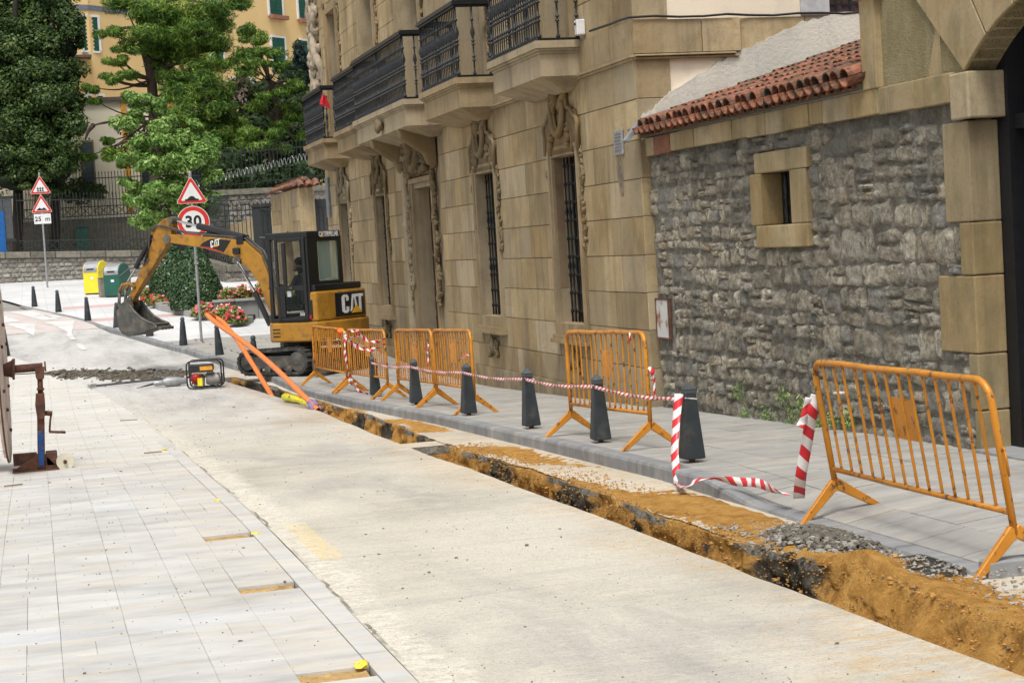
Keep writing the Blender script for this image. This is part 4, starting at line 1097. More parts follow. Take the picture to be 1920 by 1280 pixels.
def stone_mesh(seed, n=5):
    """unit stone, front towards -X, size 1 in Y and Z"""
    m_ = MB(); rows = []; r_ = random.Random(seed)
    cx = [r_.uniform(-.09, .09) for _ in range(8)]
    for j in range(n):
        row = []
        for i in range(n):
            u = i / (n - 1) * 2 - 1; v = j / (n - 1) * 2 - 1
            ring = max(abs(u), abs(v)); out = ring > .99
            uu = (u if abs(u) < .99 else u) * (.93 if not out else 1); vv = v
            # round the corners
            k = 1 - .10 * (abs(u * v)) ** 3
            y = uu * .5 * k + .11 * nz((u * 1.6 + seed * 3.1, v * 1.6, 1)); z = vv * .5 * k + .12 * nz((u * 1.6, v * 1.6 + seed * 1.7, 5))
            x = 1.0 if out else -.62 - .12 * (1 - ring ** 4) + 1.0 * nz((u * 1.9 + seed, v * 1.9, 9)) + .5 * nz((u * 4 + seed, v * 4, 3))
            row.append((x, y, z))
        rows.append(row)
    # duplicate the rim so sides are steep
    m_.grid(rows); return m_.mesh('stone', M['rubble'], True)
STONES = [stone_mesh(s, 7 if s < 8 else 6) for s in range(14)]
for me in STONES: me.flip_normals() if False else None
rs = random.Random(31); cand = []
def lay(y0, y1, z0, z1, hmin, hmax, wmin, wmax):
    z = z0
    while z < z1:
        h = rs.uniform(hmin, hmax); y = y0 + rs.uniform(-.1, .05)
        amp = rs.uniform(.01, .045); ph = rs.random() * 6
        while y < y1:
            w = rs.uniform(wmin, wmax)
            if rs.random() < .22 and h > .15:      # two small stones stacked
                k = rs.uniform(.35, .65)
                cand.append((y, y + w, z + amp * math.sin(y * 2 + ph), z + h * k + amp * math.sin(y * 2 + ph))); cand.append((y, y + w, z + h * k + amp * math.sin(y * 2 + ph), z + h + amp * math.sin(y * 2 + ph)))
            else: cand.append((y, y + w, z + amp * math.sin(y * 2 + ph), z + h + amp * math.sin(y * 2 + ph) + rs.uniform(-.015, .015)))
            y += w
        z += h
lay(13.25, 15.9, -.25, 2.96, .15, .34, .18, .58)
lay(15.9, 21.0, -.35, 2.98, .11, .24, .10, .42)
cand = [c for c in cand if c[3] < 3.03 and c[1] < 21.12]
QU = [(13.05, 13.66, 1.95, 2.80), (13.05, 13.44, 1.50, 1.95), (13.05, 13.84, .84, 1.50), (13.05, 13.38, .36, .84), (13.05, 13.32, -.3, .36)]
def overlap(c, r): return min(c[1], r[1]) - max(c[0], r[0]) > .0 and min(c[3], r[3]) - max(c[2], r[2]) > .0
PLATE = (20.44, 21.05, .55, 1.22)
fin = []
for c in cand:
    ok = True
    for r in [WO, PLATE] + QU:
        if overlap(c, r):
            # trim along Y when possible
            a, b, z0, z1 = c
            if a < r[0] and r[0] - a > .09: c = (a, r[0], z0, z1)
            elif b > r[1] and b - r[1] > .09: c = (r[1], b, z0, z1)
            elif z0 < r[2] and r[2] - z0 > .07: c = (a, b, z0, r[2])
            elif z1 > r[3] and z1 - r[3] > .07: c = (a, b, r[3], z1)
            else: ok = False; break
    if ok and c[1] - c[0] > .06 and c[3] - c[2] > .05 and c[0] > 13.0: fin.append(c)
fin.sort(key=lambda c: -(c[1] - c[0]) * (c[3] - c[2]) / c[0] ** 2)
small = MB(); dens = 0
for n_, c in enumerate(fin):
    w = c[1] - c[0] - rs.uniform(.008, .026); h = c[3] - c[2] - rs.uniform(.008, .024); yc = (c[0] + c[1]) / 2; zc_ = (c[2] + c[3]) / 2
    if zc_ - h / 2 < zs(yc) - .25: pass
    me = STONES[rs.randrange(14)]; dx = rs.uniform(.022, .042); px_ = RX + rs.uniform(-.006, .012); rot = rs.uniform(-.11, .11); fl_ = rs.choice((-1, 1))
    if n_ < 297:
        inst(me, 'stone', rub, Vector((px_, yc, zc_)) - c_, (rot, 0, 0), (dx, w * 1.06, h * 1.08))
    else:
        cr, sr = math.cos(rot), math.sin(rot); b0 = len(small.v)
        for v in me.vertices:
            y_, z_ = v.co.y * w * 1.06, v.co.z * h * 1.08; small.v.append((px_ + v.co.x * dx, yc + y_ * cr - z_ * sr, zc_ + y_ * sr + z_ * cr))
        for p in me.polygons: small.f.append(tuple(b0 + i for i in p.vertices)); small.mi.append(0)
print('rubble stones', len(fin))
o = small.build('small_stones', M['rubble'], rub, smooth=True); o['kind'] = 'stuff'
for me in STONES:
    n0 = me.polygons[len(me.polygons) // 2].normal
    if n0.x > 0: me.flip_normals()
n0 = o.data.polygons[10].normal
if sum(p.normal.x for p in list(o.data.polygons)[:400]) > 0: o.data.flip_normals()
# window surround stones
def gblock(parent, x0, x1, y0, y1, z0, z1, mat='gate_stone', nm='dressed_stone', bv=.014):
    m_ = MB(); m_.box(x0, x1, y0, y1, z0, z1); return bevel(m_.build(nm, M[mat], parent), bv, 2)
xf = RX - .05
gblock(rub, xf, RX + .2, 16.34, 17.66, 2.585, 2.80); gblock(rub, xf - .01, RX + .2, 17.49, 17.78, 2.03, 2.582); gblock(rub, xf, RX + .2, 16.38, 16.76, 2.03, 2.582)
gblock(rub, xf - .02, RX + .2, 16.34, 17.64, 1.79, 2.027)
m_ = MB(); m_.box(RX + .19, RX + .21, 16.5, 17.7, 1.9, 2.7); m_.build('window_pane', M['glass_dark'], rub)
for k in range(3):
    m_ = MB(); m_.lathe([(.022, 2.03), (.03, 2.05), (.018, 2.08), (.03, 2.17), (.018, 2.24), (.018, 2.30), (.032, 2.32), (.018, 2.34), (.03, 2.42), (.018, 2.50), (.02, 2.58)], (RX + .11, 16.86 + k * .17, 0), 8)
    m_.build('window_bar', M['iron'], rub, smooth=True)
# eaves course
rs = random.Random(77); y = 13.40; i = 0
EM = {}
while y < 21.02:
    w = rs.choice([.36, .42, .5, .3, .58]) if y > 14.8 else rs.uniform(.5, .7)
    y1 = min(y + w, 21.03)
    mt = 'gate_stone'
    if 20.35 < (y + y1) / 2 < 20.85 or 18.35 < (y + y1) / 2 < 18.5: mt = 'brick_red'
    if mt == 'brick_red' and 'brick_red' not in M: M['brick_red'] = simple('red_brick_block', (.22, .10, .06), .9, var=.3, sc=8, bump=.4)
    gblock(rub, RX - .05 - rs.uniform(0, .012), RX + .2, y + .004, y1 - .004, 2.99 + rs.uniform(-.012, .012) - (.0 if y > 14.5 else .02), 3.215, mt, 'eaves_stone', .01); y = y1
m_ = MB(); m_.box(RX + .28, RX + .5, 13.6, 21.07, -.3, 3.2); m_.build('wall_core', M['mortar'], rub)
# ---- plate on the wall
mm_ = NT('painted_rusty_plate'); cc = mm_.mix(mm_.mask(mm_.noise((6, 3, 3), 5, .65, (0, 3, 2)), .52, .62), (.55, .55, .53, 1), (.27, .12, .05, 1)); M['plate'] = mm_.out(cc, .6, .1, mm_.bump(mm_.noise(20), .2, .01))
m_ = MB(); m_.box(RX - .045, RX - .01, 20.56, 21.0, .70, 1.19); o = bevel(m_.build('metal_plate', M['plate']), .006); tag(o, 'whitish metal cover plate with rust streaks beside the palace corner', 'cover plate')
m_ = MB()
for (y0, y1, z0, z1) in ((20.55, 20.57, .69, 1.2), (20.99, 21.01, .69, 1.2), (20.571, 20.989, .69, .71), (20.571, 20.989, 1.18, 1.2)): m_.box(RX - .052, RX - .008, y0, y1, z0, z1)
m_.build('frame', M['rust'], o)
m_ = MB(); m_.box(RX + .0, RX + .03, 20.45, 21.03, .5, 1.25); m_.build('patch', M['mortar'], rub)
# ---- lean-to roof
SL = math.atan2(1.0, 3.35); EX, EZ = RX - .20, 3.30
roof = empty('tiled_roof', (EX, 17.7, EZ), 0, 'mossy red clay tile lean-to roof above the rubble wall', 'roof')
def tile_mat():
    t = NT('clay_tile')
    c = t.ramp(t.noise(6, 4), [(.3, (.24, .09, .055)), (.6, (.39, .155, .09)), (.8, (.45, .22, .14))])
    c = t.vary(c, .45)
    c = t.mix(t.mask(t.rnd(), .35, .95), c, (.14, .085, .065, 1))
    c = t.mix(t.math('MULTIPLY', t.mask(t.noise(7, 6, .75, (4, 4, 4)), .46, .56), .85), c, (.065, .055, .04, 1))
    c = t.mix(t.math('MULTIPLY', t.mask(t.noise(16, 5, .75, (9, 4, 4)), .64, .7), .7), c, (.45, .43, .38, 1))
    c = t.mix(t.math('MULTIPLY', t.mask(t.noise(5, 6, .75, (4, 14, 4)), .6, .68), .6), c, (.10, .12, .03, 1))
    return t.out(c, .9, 0, t.bump(t.noise(50, 5, .7), .5, .01), .2)
M['tile'] = tile_mat()
def tile(flip=1, n=7, L=.60, r0=.098, r1=.088, th=.014):
    m_ = MB(); rows = []
    def arc(r, x):
        return [(x, -r * math.cos(PI * k / n) * .98, flip * r * math.sin(PI * k / n) * .9) for k in range(n + 1)]
    rows = [arc(r1, L), arc(r0, 0), arc(r0 - th, 0), arc(r1 - th, L)]
    m_.grid(rows if flip > 0 else [r[::-1] for r in rows]); return m_.mesh('roof_tile', M['tile'], False)
TC, TG = tile(1), tile(-1)
for me in (TC, TG): me.polygons.foreach_set('use_smooth', [False] * len(me.polygons))
ncol = 31; pitch = (21.02 - 15.0) / ncol; rs = random.Random(6); cnt = 0
restm = MB()
for j in range(7):
    for i in range(ncol):
        yy = 15.0 + pitch * (i + .5) + rs.uniform(-.012, .012); s = j * .50 + rs.uniform(-.02, .02); lift = .0
        if yy < 14.3 and j > 0: pass
        if j == 0 and rs.random() < .12: s += .1
        x = s * math.cos(SL); z = s * math.sin(SL) + .055 + lift
        rz_ = rs.uniform(-.035, .035); tl = -(SL - .028) + rs.uniform(-.015, .015)
        if cnt < 299:
            inst(TC, 'roof_tile', roof, (x, yy - 17.7, z), (0, tl, rz_)); cnt += 1
        else:
            Mx = Matrix.Rotation(rz_, 3, 'Z') @ Matrix.Rotation(tl, 3, 'Y'); b0 = len(restm.v)
            for v in TC.vertices: restm.v.append(tuple(Mx @ v.co + Vector((x + EX, yy, z + EZ))))
            for p in TC.polygons: restm.f.append(tuple(b0 + q for q in p.vertices)); restm.mi.append(0)
for i in range(ncol + 1):
    for j in range(7):
        yy = 15.0 + pitch * i; s = j * .50 - .06; x = s * math.cos(SL); z = s * math.sin(SL) + .055
        Mx = Matrix.Rotation(rs.uniform(-.04, .04), 3, 'Z') @ Matrix.Rotation(-(SL - .03), 3, 'Y'); b0 = len(restm.v)
        for v in TG.vertices: restm.v.append(tuple(Mx @ v.co + Vector((x + EX, yy, z + EZ))))
        for p in TG.polygons: restm.f.append(tuple(b0 + q for q in p.vertices)); restm.mi.append(0)
# a second ragged row of tiles bedded under the eave
for i in range(ncol):
    yy = 15.0 + pitch * (i + .5) + rs.uniform(-.03, .03); Mx = Matrix.Rotation(rs.uniform(-.08, .08), 3, 'Z') @ Matrix.Rotation(-.12, 3, 'Y'); b0 = len(restm.v)
    for v in TG.vertices: restm.v.append(tuple(Mx @ (v.co * .9) + Vector((EX + .05 + rs.uniform(0, .03), yy, EZ + .015))))
    for p in TG.polygons: restm.f.append(tuple(b0 + q for q in p.vertices)); restm.mi.append(0)
o = restm.build('bedded_tiles', M['tile'], roof); o['kind'] = 'stuff'
m_ = MB(); q = [(EX + .12, 14.1, EZ - .06), (EX + .12, 21.05, EZ - .06), (EX + 4, 21.05, EZ - .06 + 4 * math.tan(SL)), (EX + 4, 14.1, EZ - .06 + 4 * math.tan(SL))]
m_.prism([(EX + .1, EZ - .08), (EX + 4, EZ - .08 + 3.9 * math.tan(SL)), (EX + 4, EZ - .02 + 3.9 * math.tan(SL)), (EX + .1, EZ - .015)], lambda u, v, d: (u, d, v), 14.98, 21.05); m_.build('roof_boarding', M['joint'], roof, fixn=True)
m_ = MB(); a = onY(1181, 262, 20.9); m_.prism([(7.27, 3.20), (7.45, 3.42), (7.47, 3.36), (7.31, 3.18)], lambda u, v, d: (u, d, v), 20.92, 21.06); o = m_.build('metal_flashing', simple('zinc', (.42, .45, .48), .4, .6, sc=9), fixn=True); tag(o, 'bent zinc flashing at the lower corner of the tiled roof', 'flashing')
# ---- the gateway
gate = empty('stone_gateway', (RX, 12.5, 0), 0, 'weathered yellow stone gateway with a segmental arch at the right edge', 'gateway')
JY = 13.22            # arris of the jamb
for (y0, y1, z0, z1) in QU:
    gblock(gate, RX - .014, RX + .27, JY - .0, y1 - .006, z0 + .004, z1 - .004, nm='quoin', bv=.012)
ac, ahw, rise = 11.72, 1.5, .55; AR = (ahw ** 2 + rise ** 2) / (2 * rise); azc = 3.2 - (AR - rise)
gblock(gate, RX - .07, RX + .4, JY - .12, 13.40, 2.81, 3.195, nm='impost', bv=.015)
gblock(gate, RX - .05, RX + .3, 14.3, 14.98, 3.0, 3.21, nm='string_stone'); gblock(gate, RX - .05, RX + .3, 13.41, 14.29, 3.0, 3.205, nm='string_stone')
TOPZ = 6.2
# near jamb, out of the frame
for k in range(5): gblock(gate, RX - .03, RX + .27, 9.7, ac - ahw - .02, -.2 + k * .68, .47 + k * .68, nm='quoin', bv=.012)
# wedge stones of the arch and the wall above
angs = []; a_end = math.asin(ahw / AR)
NV = 7
for k in range(NV):
    a0 = -a_end + 2 * a_end * k / NV; a1 = -a_end + 2 * a_end * (k + 1) / NV
    m_ = MB(); g0, g1 = a0 + .003, a1 - .003; out0 = AR + 1.5 + .12 * ((k * 7) % 3); ang_out = lambda a: a * 1.0
    poly = []
    for i in range(6): a = g0 + (g1 - g0) * i / 5; poly.append((ac + AR * math.sin(a), azc + AR * math.cos(a)))
    for i in range(4): a = g1 + (g0 - g1) * i / 3; b_ = a * (1.18); poly.append((ac + AR * math.sin(a) + (out0 - AR) * math.sin(b_), azc + AR * math.cos(a) + (out0 - AR) * math.cos(b_)))
    m_.prism(poly, lambda u, v, d: (RX + d, u, v), -.035, .27); bevel(m_.build('voussoir', M['gate_stone'], gate, fixn=True), .008)
def stucco():
    t = NT('pitted_render'); c = t.ramp(t.noise(4, 5), [(.3, (.30, .25, .13)), (.7, (.42, .36, .22))])
    c = t.mix(t.math('MULTIPLY', t.mask(t.noise((3, 3, .6), 5, .65), .5, .7), .5), c, (.13, .12, .06, 1))
    p = t.noise((55, 30, 70), 3, .7); c = t.mix(t.math('MULTIPLY', t.mask(p, .6, .68), .5), c, (.12, .10, .05, 1))
    return t.out(c, .95, 0, t.bump(t.mask(p, .4, .65), .9, .02), .1)
M['stucco'] = stucco()
m_ = MB()
pol = [(14.78, 3.21), (14.78, TOPZ), (9.0, TOPZ), (9.0, 3.21)] + [(ac + AR * math.sin(a), azc + AR * math.cos(a)) for a in [-a_end + 2 * a_end * i / 24 for i in range(25)]]
m_.prism(pol, lambda u, v, d: (RX + d, u, v), .0, .26); m_.build('upper_wall', M['stucco'], gate, fixn=True)
for k in range(4): gblock(gate, RX - .07, RX + .3, 14.70, 14.99, 3.215 + k * .86, 3.215 + k * .86 + .855, nm='pilaster_stone', bv=.012)
gblock(gate, RX - .09, RX + .3, 13.4, 15.02, 4.08, 4.3, nm='ledge_stone', bv=.02) if False else None
gblock(gate, RX - .12, RX + .3, 14.6, 15.04, 4.05, 4.16, nm='capital', bv=.02)
m_ = MB(); m_.prism([(13.86, 3.215), (13.62, 3.215), (13.62, 3.78)], lambda u, v, d: (RX + d, u, v), -.01, .2); m_.build('small_wedge', M['gate_stone'], gate, fixn=True)
m_ = MB(); m_.box(RX, RX + .26, 14.98, 15.0, 3.2, TOPZ); m_.box(RX + .2, RX + 6, 14.9, 14.97, 2.9, TOPZ - .2); m_.build('flank_wall', M['stucco'], gate)
# doors of the gateway
M['gate_wood'] = simple('dark_maroon_wood', (.028, .016, .015), .65, var=.4, sc=14, bump=.3)
m_ = MB(); m_.box(RX + .46, RX + .5, 10.2, 13.3, -.2, 3.9); gd = m_.build('gate_door', M['gate_wood'], gate)
m_ = MB(); m_.box(RX + .27, RX + .46, 13.05, JY + .1, -.2, 3.9); m_.box(RX + .32, RX + .459, 10.2, 13.049, 2.70, 2.82); m_.build('door_frame', simple('black_paint', (.012, .013, .016), .5, sc=14), gate)
for k in range(18):
    y0 = 10.25 + k * .155; m_ = MB(); m_.box(RX + .43, RX + .458, y0, y0 + .145, -.15, 2.68); bevel(m_.build('board', M['gate_wood'], gd), .006)
for z in (.6, 1.75): m_ = MB(); m_.box(RX + .40, RX + .429, 10.25, 13.0, z, z + .12); m_.build('rail', M['gate_wood'], gd)
m_ = MB(); m_.box(RX - .1, RX + .5, 10.2, JY, zs(12) - .2, zs(12) + .012); m_.build('threshold', M['kerb'], gate)
# ================================================================== STREET FURNITURE AND TOOLS
def text_obj(body, size, mat, parent, loc, xdir, updir, name='lettering', ext=.002, bold=0., sx=1., align='CENTER', spacing=1.):
    """flat lettering as a mesh; xdir = reading direction, updir = up, in the parent's space"""
    cu = bpy.data.curves.new('t', 'FONT'); cu.body = body; cu.size = size; cu.extrude = ext; cu.offset = bold; cu.align_x = align; cu.align_y = 'CENTER'; cu.resolution_u = 3; cu.space_character = spacing
    tmp = bpy.data.objects.new('t', cu); link(tmp); bpy.context.view_layer.update()
    me = bpy.data.meshes.new_from_object(tmp.evaluated_get(bpy.context.evaluated_depsgraph_get()))
    bpy.data.objects.remove(tmp); bpy.data.curves.remove(cu)
    X = Vector(xdir).normalized(); U = Vector(updir).normalized(); N = X.cross(U)
    T = Matrix((X * sx, U, N)).transposed().to_4x4(); T.translation = Vector(loc); me.transform(T)
    me.materials.clear(); me.materials.append(mat); me.name = name
    o = link(bpy.data.objects.new(name, me)); o.parent = parent; return o
M['bollard'] = simple('charcoal_cast_iron', (.035, .042, .047), .55, .2, var=.3, sc=5, bump=.2, bsc=90, dirt=((.11, .105, .095), 4, .55, .8), spec=.4)
M['bollard_top'] = simple('worn_bollard_cap', (.075, .085, .09), .55, .2, var=.3, sc=9, bump=.2)
# square pyramid bollards along the kerb
sq = [((1298, 865), 'nearest square charcoal bollard, striped tape tied round it and hanging down'),
      ((1127, 832), 'square charcoal bollard standing in front of the middle barrier'),
      ((997, 805), 'square charcoal bollard alone between the barrier groups, third from the near end'),
      ((879, 775), 'square charcoal bollard in front of the right post of the small barriers'),
      ((781, 760), 'square charcoal bollard before the second pair of small barriers'),
      ((705, 745), 'square charcoal bollard before the tape-wrapped small barriers, where the tape line starts')]
SQB = []
def make_square():
    r = empty('bollard', (0, 0, 0))
    m_ = MB(); m_.lathe([(.088, .035), (.090, .05), (.050, .585), (.052, .60)], (0, 0, 0), 4, sq=True); bevel(m_.build('shaft', M['bollard'], r, local=True), .006)
    m_ = MB(); m_.lathe([(.051, .601), (.049, .635), (.054, .64), (.004, .70)], (0, 0, 0), 4, sq=True); bevel(m_.build('cap', M['bollard_top'], r, local=True), .003)
    m_ = MB(); m_.lathe([(.03, -.02), (.03, .036)], (0, 0, 0), 8); m_.build('foot', M['rust'], r, local=True)
    return r
proto = make_square()
for i, ((px, py), lb) in enumerate(sq):
    p = onX(px, py, 5.42); o = proto if i == 0 else copy_tree(proto); o.location = (5.42, p.y, sz(5.42, p.y)); SQB.append(o.location.copy())
    o.rotation_euler = (R(1.2) * (i % 2), R(-.8) * (i % 3), R([4, -3, 2, 5, 0, -2][i])); tag(o, lb, 'bollard', 'square bollards along the kerb')
def make_round():
    r = empty('bollard', (0, 0, 0))
    m_ = MB(); m_.lathe([(.100, 0), (.103, .03), (.058, .585), (.054, .60)], (0, 0, 0), 16); auto_smooth(m_.build('shaft', M['bollard'], r, local=True))
    m_ = MB(); m_.lathe([(.044, .60), (.044, .62), (.057, .63), (.057, .655), (.045, .69), (.028, .705), (.008, .71)], (0, 0, 0), 16); auto_smooth(m_.build('cap', M['bollard_top'], r, local=True))
    return r
cn = [((478, 690), 'round charcoal bollard right beside the excavator track'), ((412, 665), 'round charcoal bollard just right of the speed limit sign pole'),
      ((344, 647), 'round charcoal bollard just left of the speed limit sign pole'), ((281, 630), 'round charcoal bollard partly hidden behind the excavator bucket'),
      ((219, 614), 'round leaning charcoal bollard to the left of the excavator bucket'), ((165, 601), 'round charcoal bollard at the near end of the red crossing surface'),
      ((110, 585), 'round charcoal bollard, second from the far left end of the kerb'), ((65, 575), 'round charcoal bollard at the far left end of the kerb')]
proto = make_round(); RB = []
for i, ((px, py), lb) in enumerate(cn):
    p = gnd(px, py); o = proto if i == 0 else copy_tree(proto); o.location = (p.x, p.y, zs(p.y) - .005); o.rotation_euler = (R([1, -2, 1, 2, 0, 1, 2, -1][i]), R([0, -2, -1, -1, -4, 1, 0, 0][i]), i)
    tag(o, lb, 'bollard', 'round bollards along the far kerb')
o = copy_tree(proto); p = gnd(17, 667, -.13); o.location = (p.x - .08, p.y, p.z); o.rotation_euler = (0, R(-3), 1); tag(o, 'round charcoal bollard on the left side, half hidden by the cable drum', 'bollard', 'round bollards along the far kerb')
o.scale = (1.1, 1.1, 1.15)
# ---- crowd barriers
M['barrier'] = simple('orange_barrier_paint', (.56, .225, .02), .42, .1, var=.22, sc=4, bump=.12, bsc=30, dirt=((.13, .06, .03), 14, .56, .64), spec=.45)
def bar_mesh(h0, h1):
    m_ = MB(); m_.tube([(0, 0, h0 - .005), (0, 0, h0 + .05), (0, 0, h1 - .05), (0, 0, h1)], .0105, 8, rf=lambda t: 1); me = m_.mesh('bar', M['barrier'], True)
    for v in me.vertices:     # flattened ends
        if v.co.z < h0 + .02: v.co.x *= .4
    return me
HB = 1.11
BARM = bar_mesh(.335, HB - .02)
def make_barrier(L, nb, hook=True):
    r = empty('barrier', (0, 0, 0))
    m_ = MB(); P = []; rc = .13; h = L / 2; sag = .0
    P.append((-h, 0, .21)); P.append((-h, 0, .6))
    for k in range(7): a = PI - PI / 2 * k / 6; P.append((-h + rc + rc * math.cos(a), 0, HB - rc + rc * math.sin(a)))
    for k in range(1, 6): P.append((-h + rc + (L - 2 * rc) * k / 6, 0, HB + .004 * math.sin(k * 2.)))
    for k in range(7): a = PI / 2 - PI / 2 * k / 6; P.append((h - rc + rc * math.cos(a), 0, HB - rc + rc * math.sin(a)))
    P.append((h, 0, .6)); P.append((h, 0, .21))
    m_.tube(P, .0225, 10); m_.build('frame', M['barrier'], r, True, local=True)
    m_ = MB(); m_.tube([(-h, 0, .335), (0, 0, .332), (h, 0, .335)], .0185, 8); m_.build('lower_rail', M['barrier'], r, True, local=True)
    for k in range(nb): inst(BARM, 'bar', r, (-h + L * (k + 1) / (nb + 1), 0, 0), (R(random.uniform(-.5, .5)), R(random.uniform(-.6, .6)), 0))
    c = -h + L * (nb // 2 + 1) / (nb + 1); st = L / (nb + 1)
    for k in (-1, 0): m_ = MB(); m_.box(c + k * st + .01, c + (k + 1) * st - .01, -.004, .004, .66, .93); m_.build('plate', M['barrier'], r, local=True)
    for s in (-1, 1):
        m_ = MB()
        for q in (-1, 1):
            m_.prism([(.0, .245), (.0, .185), (.262, -.0), (.325, .0), (.028, .262)], lambda u, v, d, s=s, q=q: (s * h + d, q * u, v), -.02, .02)
        bevel(m_.build('foot', M['barrier'], r, local=True, fixn=True), .005)
    if hook:
        m_ = MB(); m_.tube([(h + .02, 0, .70), (h + .045, 0, .72), (h + .07, -.01, .71), (h + .075, -.012, .66), (h + .078, -.014, .56)], .008, 6); m_.build('hook', M['barrier'], r, True, local=True)
    return r
def put(o, A, B, zo=0., tilt=(0, 0)):
    A = Vector(A); B = Vector(B); c = (A + B) / 2; zA, zB = (sz(A.x, A.y), sz(B.x, B.y))
    o.location = (c.x, c.y, (zA + zB) / 2 + zo); d = B - A
    o.rotation_euler = (0, math.atan2(-(zB - zA), d.length), math.atan2(d.y, d.x)); return o
bars = [((5.40, 11.36), (5.36, 8.94), 'nearest orange crowd barrier, seen broadside on the rubble by the gateway', 14, 2.42, -.015),
        ((5.50, 18.05), (5.58, 15.85), 'middle orange crowd barrier standing between the two nearest bollards', 14, 2.3, 0),
        ((5.58, 25.05), (5.58, 22.75), 'orange crowd barrier with a rounded post behind the fourth bollard', 14, 2.3, 0),
        ((5.53, 27.6), (5.60, 25.25), 'orange crowd barrier joined behind the fifth bollard with a white tape knot', 16, 2.36, 0),
        ((5.30, 30.75), (5.46, 28.1), 'orange crowd barrier draped with loops of striped tape', 16, 2.6, 0),
        ((5.06, 33.2), (5.27, 30.95), 'farthest orange crowd barrier under the small red lamp by the excavator blade', 16, 2.3, 0)]
for i, (A, B, lb, nb, L, zo) in enumerate(bars):
    put(make_barrier(L, nb, i in (0,)), A, B, zo); 
    tag([o for o in scene.objects if o.name.startswith('barrier') and o.parent is None][-1], lb, 'barrier', 'orange crowd barriers on the pavement')
_q = [o for o in scene.objects if o.name == 'barrier'][0]; _q.rotation_euler[0] = R(8)
bl = [o for o in scene.objects if o.name.split('.')[0] == 'barrier' and o.parent is None]
for i, o in enumerate(bl): tag(o, bars[i][2], 'barrier', 'orange crowd barriers on the pavement')
# ---- red and white tape
def tape_mat(name, pitch, slant=0.35):
    t = NT(name); uv = t.n.new('ShaderNodeUVMap').outputs[0]; sp = t.n.new('ShaderNodeSeparateXYZ'); t.l.new(uv, sp.inputs[0])
    f = t.math('FRACT', t.math('ADD', t.math('DIVIDE', sp.outputs[0], pitch), t.math('MULTIPLY', sp.outputs[1], slant)))
    c = t.mix(t.math('GREATER_THAN', f, .5), (.72, .70, .69, 1), (.60, .03, .04, 1))
    return t.out(c, .35, 0, t.bump(t.noise(30, 3), .15, .005), .4)
M['tape'] = tape_mat('barrier_tape', .16); M['tape_tight'] = tape_mat('twisted_tape', .115)
def ribbon(path, w, mat, normals=None, twist=None, name='tape_run', parent=None, v_up=(0, 0, 1)):
    """flat ribbon; width direction follows v_up turned by twist(t)"""
    P = [Vector(p) for p in path]
    Q = []
    for i in range(len(P) - 1):
        for k in range(6):
            t = k / 6; p0 = P[max(i - 1, 0)]; p1 = P[i]; p2 = P[i + 1]; p3 = P[min(i + 2, len(P) - 1)]
            Q.append(.5 * ((2 * p1) + (p2 - p0) * t + (2 * p0 - 5 * p1 + 4 * p2 - p3) * t * t + (3 * p1 - p0 - 3 * p2 + p3) * t ** 3))
    Q.append(P[-1]); me = bpy.data.meshes.new(name); v = []; f = []; uvs = []; s = 0; us = []
    for i, q in enumerate(Q):
        if i: s += (Q[i] - Q[i - 1]).length
        tg = (Q[min(i + 1, len(Q) - 1)] - Q[max(i - 1, 0)]).normalized(); up = Vector(v_up); up = (up - tg * up.dot(tg))
        if up.length < .05: up = Vector((1, 0, 0)) - tg * tg.x
        up.normalize(); a = twist(i / (len(Q) - 1)) if twist else 0; up = Matrix.Rotation(a, 3, tg) @ up
        nn = tg.cross(up); 
        for k in (-1, 0, 1): v.append(q + up * (w * k / 2) + nn * (.008 * (k == 0) * math.sin(i * .9))); us.append((s, (k + 1) / 2))
    for i in range(len(Q) - 1):
        for k in (0, 1): a = i * 3 + k; f.append((a, a + 1, a + 4, a + 3))
    me.from_pydata([tuple(p) for p in v], [], f); ul = me.uv_layers.new(name='UVMap')
    for p in me.polygons:
        for li in p.loop_indices: ul.data[li].uv = us[me.loops[li].vertex_index]
        p.use_smooth = True
    me.materials.append(mat); o = link(bpy.data.objects.new(name, me)); o.parent = parent
    sm = o.modifiers.new('thick', 'SOLIDIFY'); sm.thickness = .0015; return o
tp = lambda i, h=.575, dx=-.055: Vector((5.42 + dx, SQB[i].y, SQB[i].z + h))
lbl = ['striped tape stretched from the nearest bollard to the one before the middle barrier', 'striped tape stretched across the lone third bollard and the bollard before the middle barrier', 'striped tape stretched between the lone third bollard and the fourth bollard',
       'striped tape stretched between the fourth and fifth bollards', 'striped tape stretched between the two farthest square bollards']
for i in range(5):
    a = tp(i, .555 + .02 * (i > 0), -.062); b = tp(i + 1, .575, -.062); pts = [a.lerp(b, t) + Vector((0, 0, -.035 * math.sin(PI * t))) for t in (0, .2, .4, .6, .8, 1)]
    o = ribbon(pts, .034, M['tape_tight'], twist=lambda t: .5 * math.sin(t * 23)); tag(o, lbl[i], 'barrier tape', 'runs of striped tape between the bollards')
    # wrap round the bollard
for i in range(6):
    c = SQB[i]; h = .575 if i else .56; r_ = .058
    pts = [(c.x + r_ * 1.22 * math.cos(a), c.y + r_ * 1.22 * math.sin(a), c.z + h + .008 * math.sin(a * 2)) for a in [PI / 4 + PI / 2 * k for k in range(5)]]
    m_ = MB(); m_.tube(pts, .007, 6); tag(m_.build('tape_knot', simple('white_tape', (.6, .55, .55), .5, bump=0) if i == 0 else bpy.data.materials['white_tape']), ['white tape wrapped round the neck of the nearest bollard', 'white tape wrapped round the neck of the bollard before the middle barrier',
        'white tape wrapped round the neck of the lone third bollard', 'white tape wrapped round the neck of the fourth bollard', 'white tape wrapped round the neck of the fifth bollard', 'white tape wrapped round the neck of the farthest square bollard'][i], 'barrier tape', 'tape wraps on the bollards')
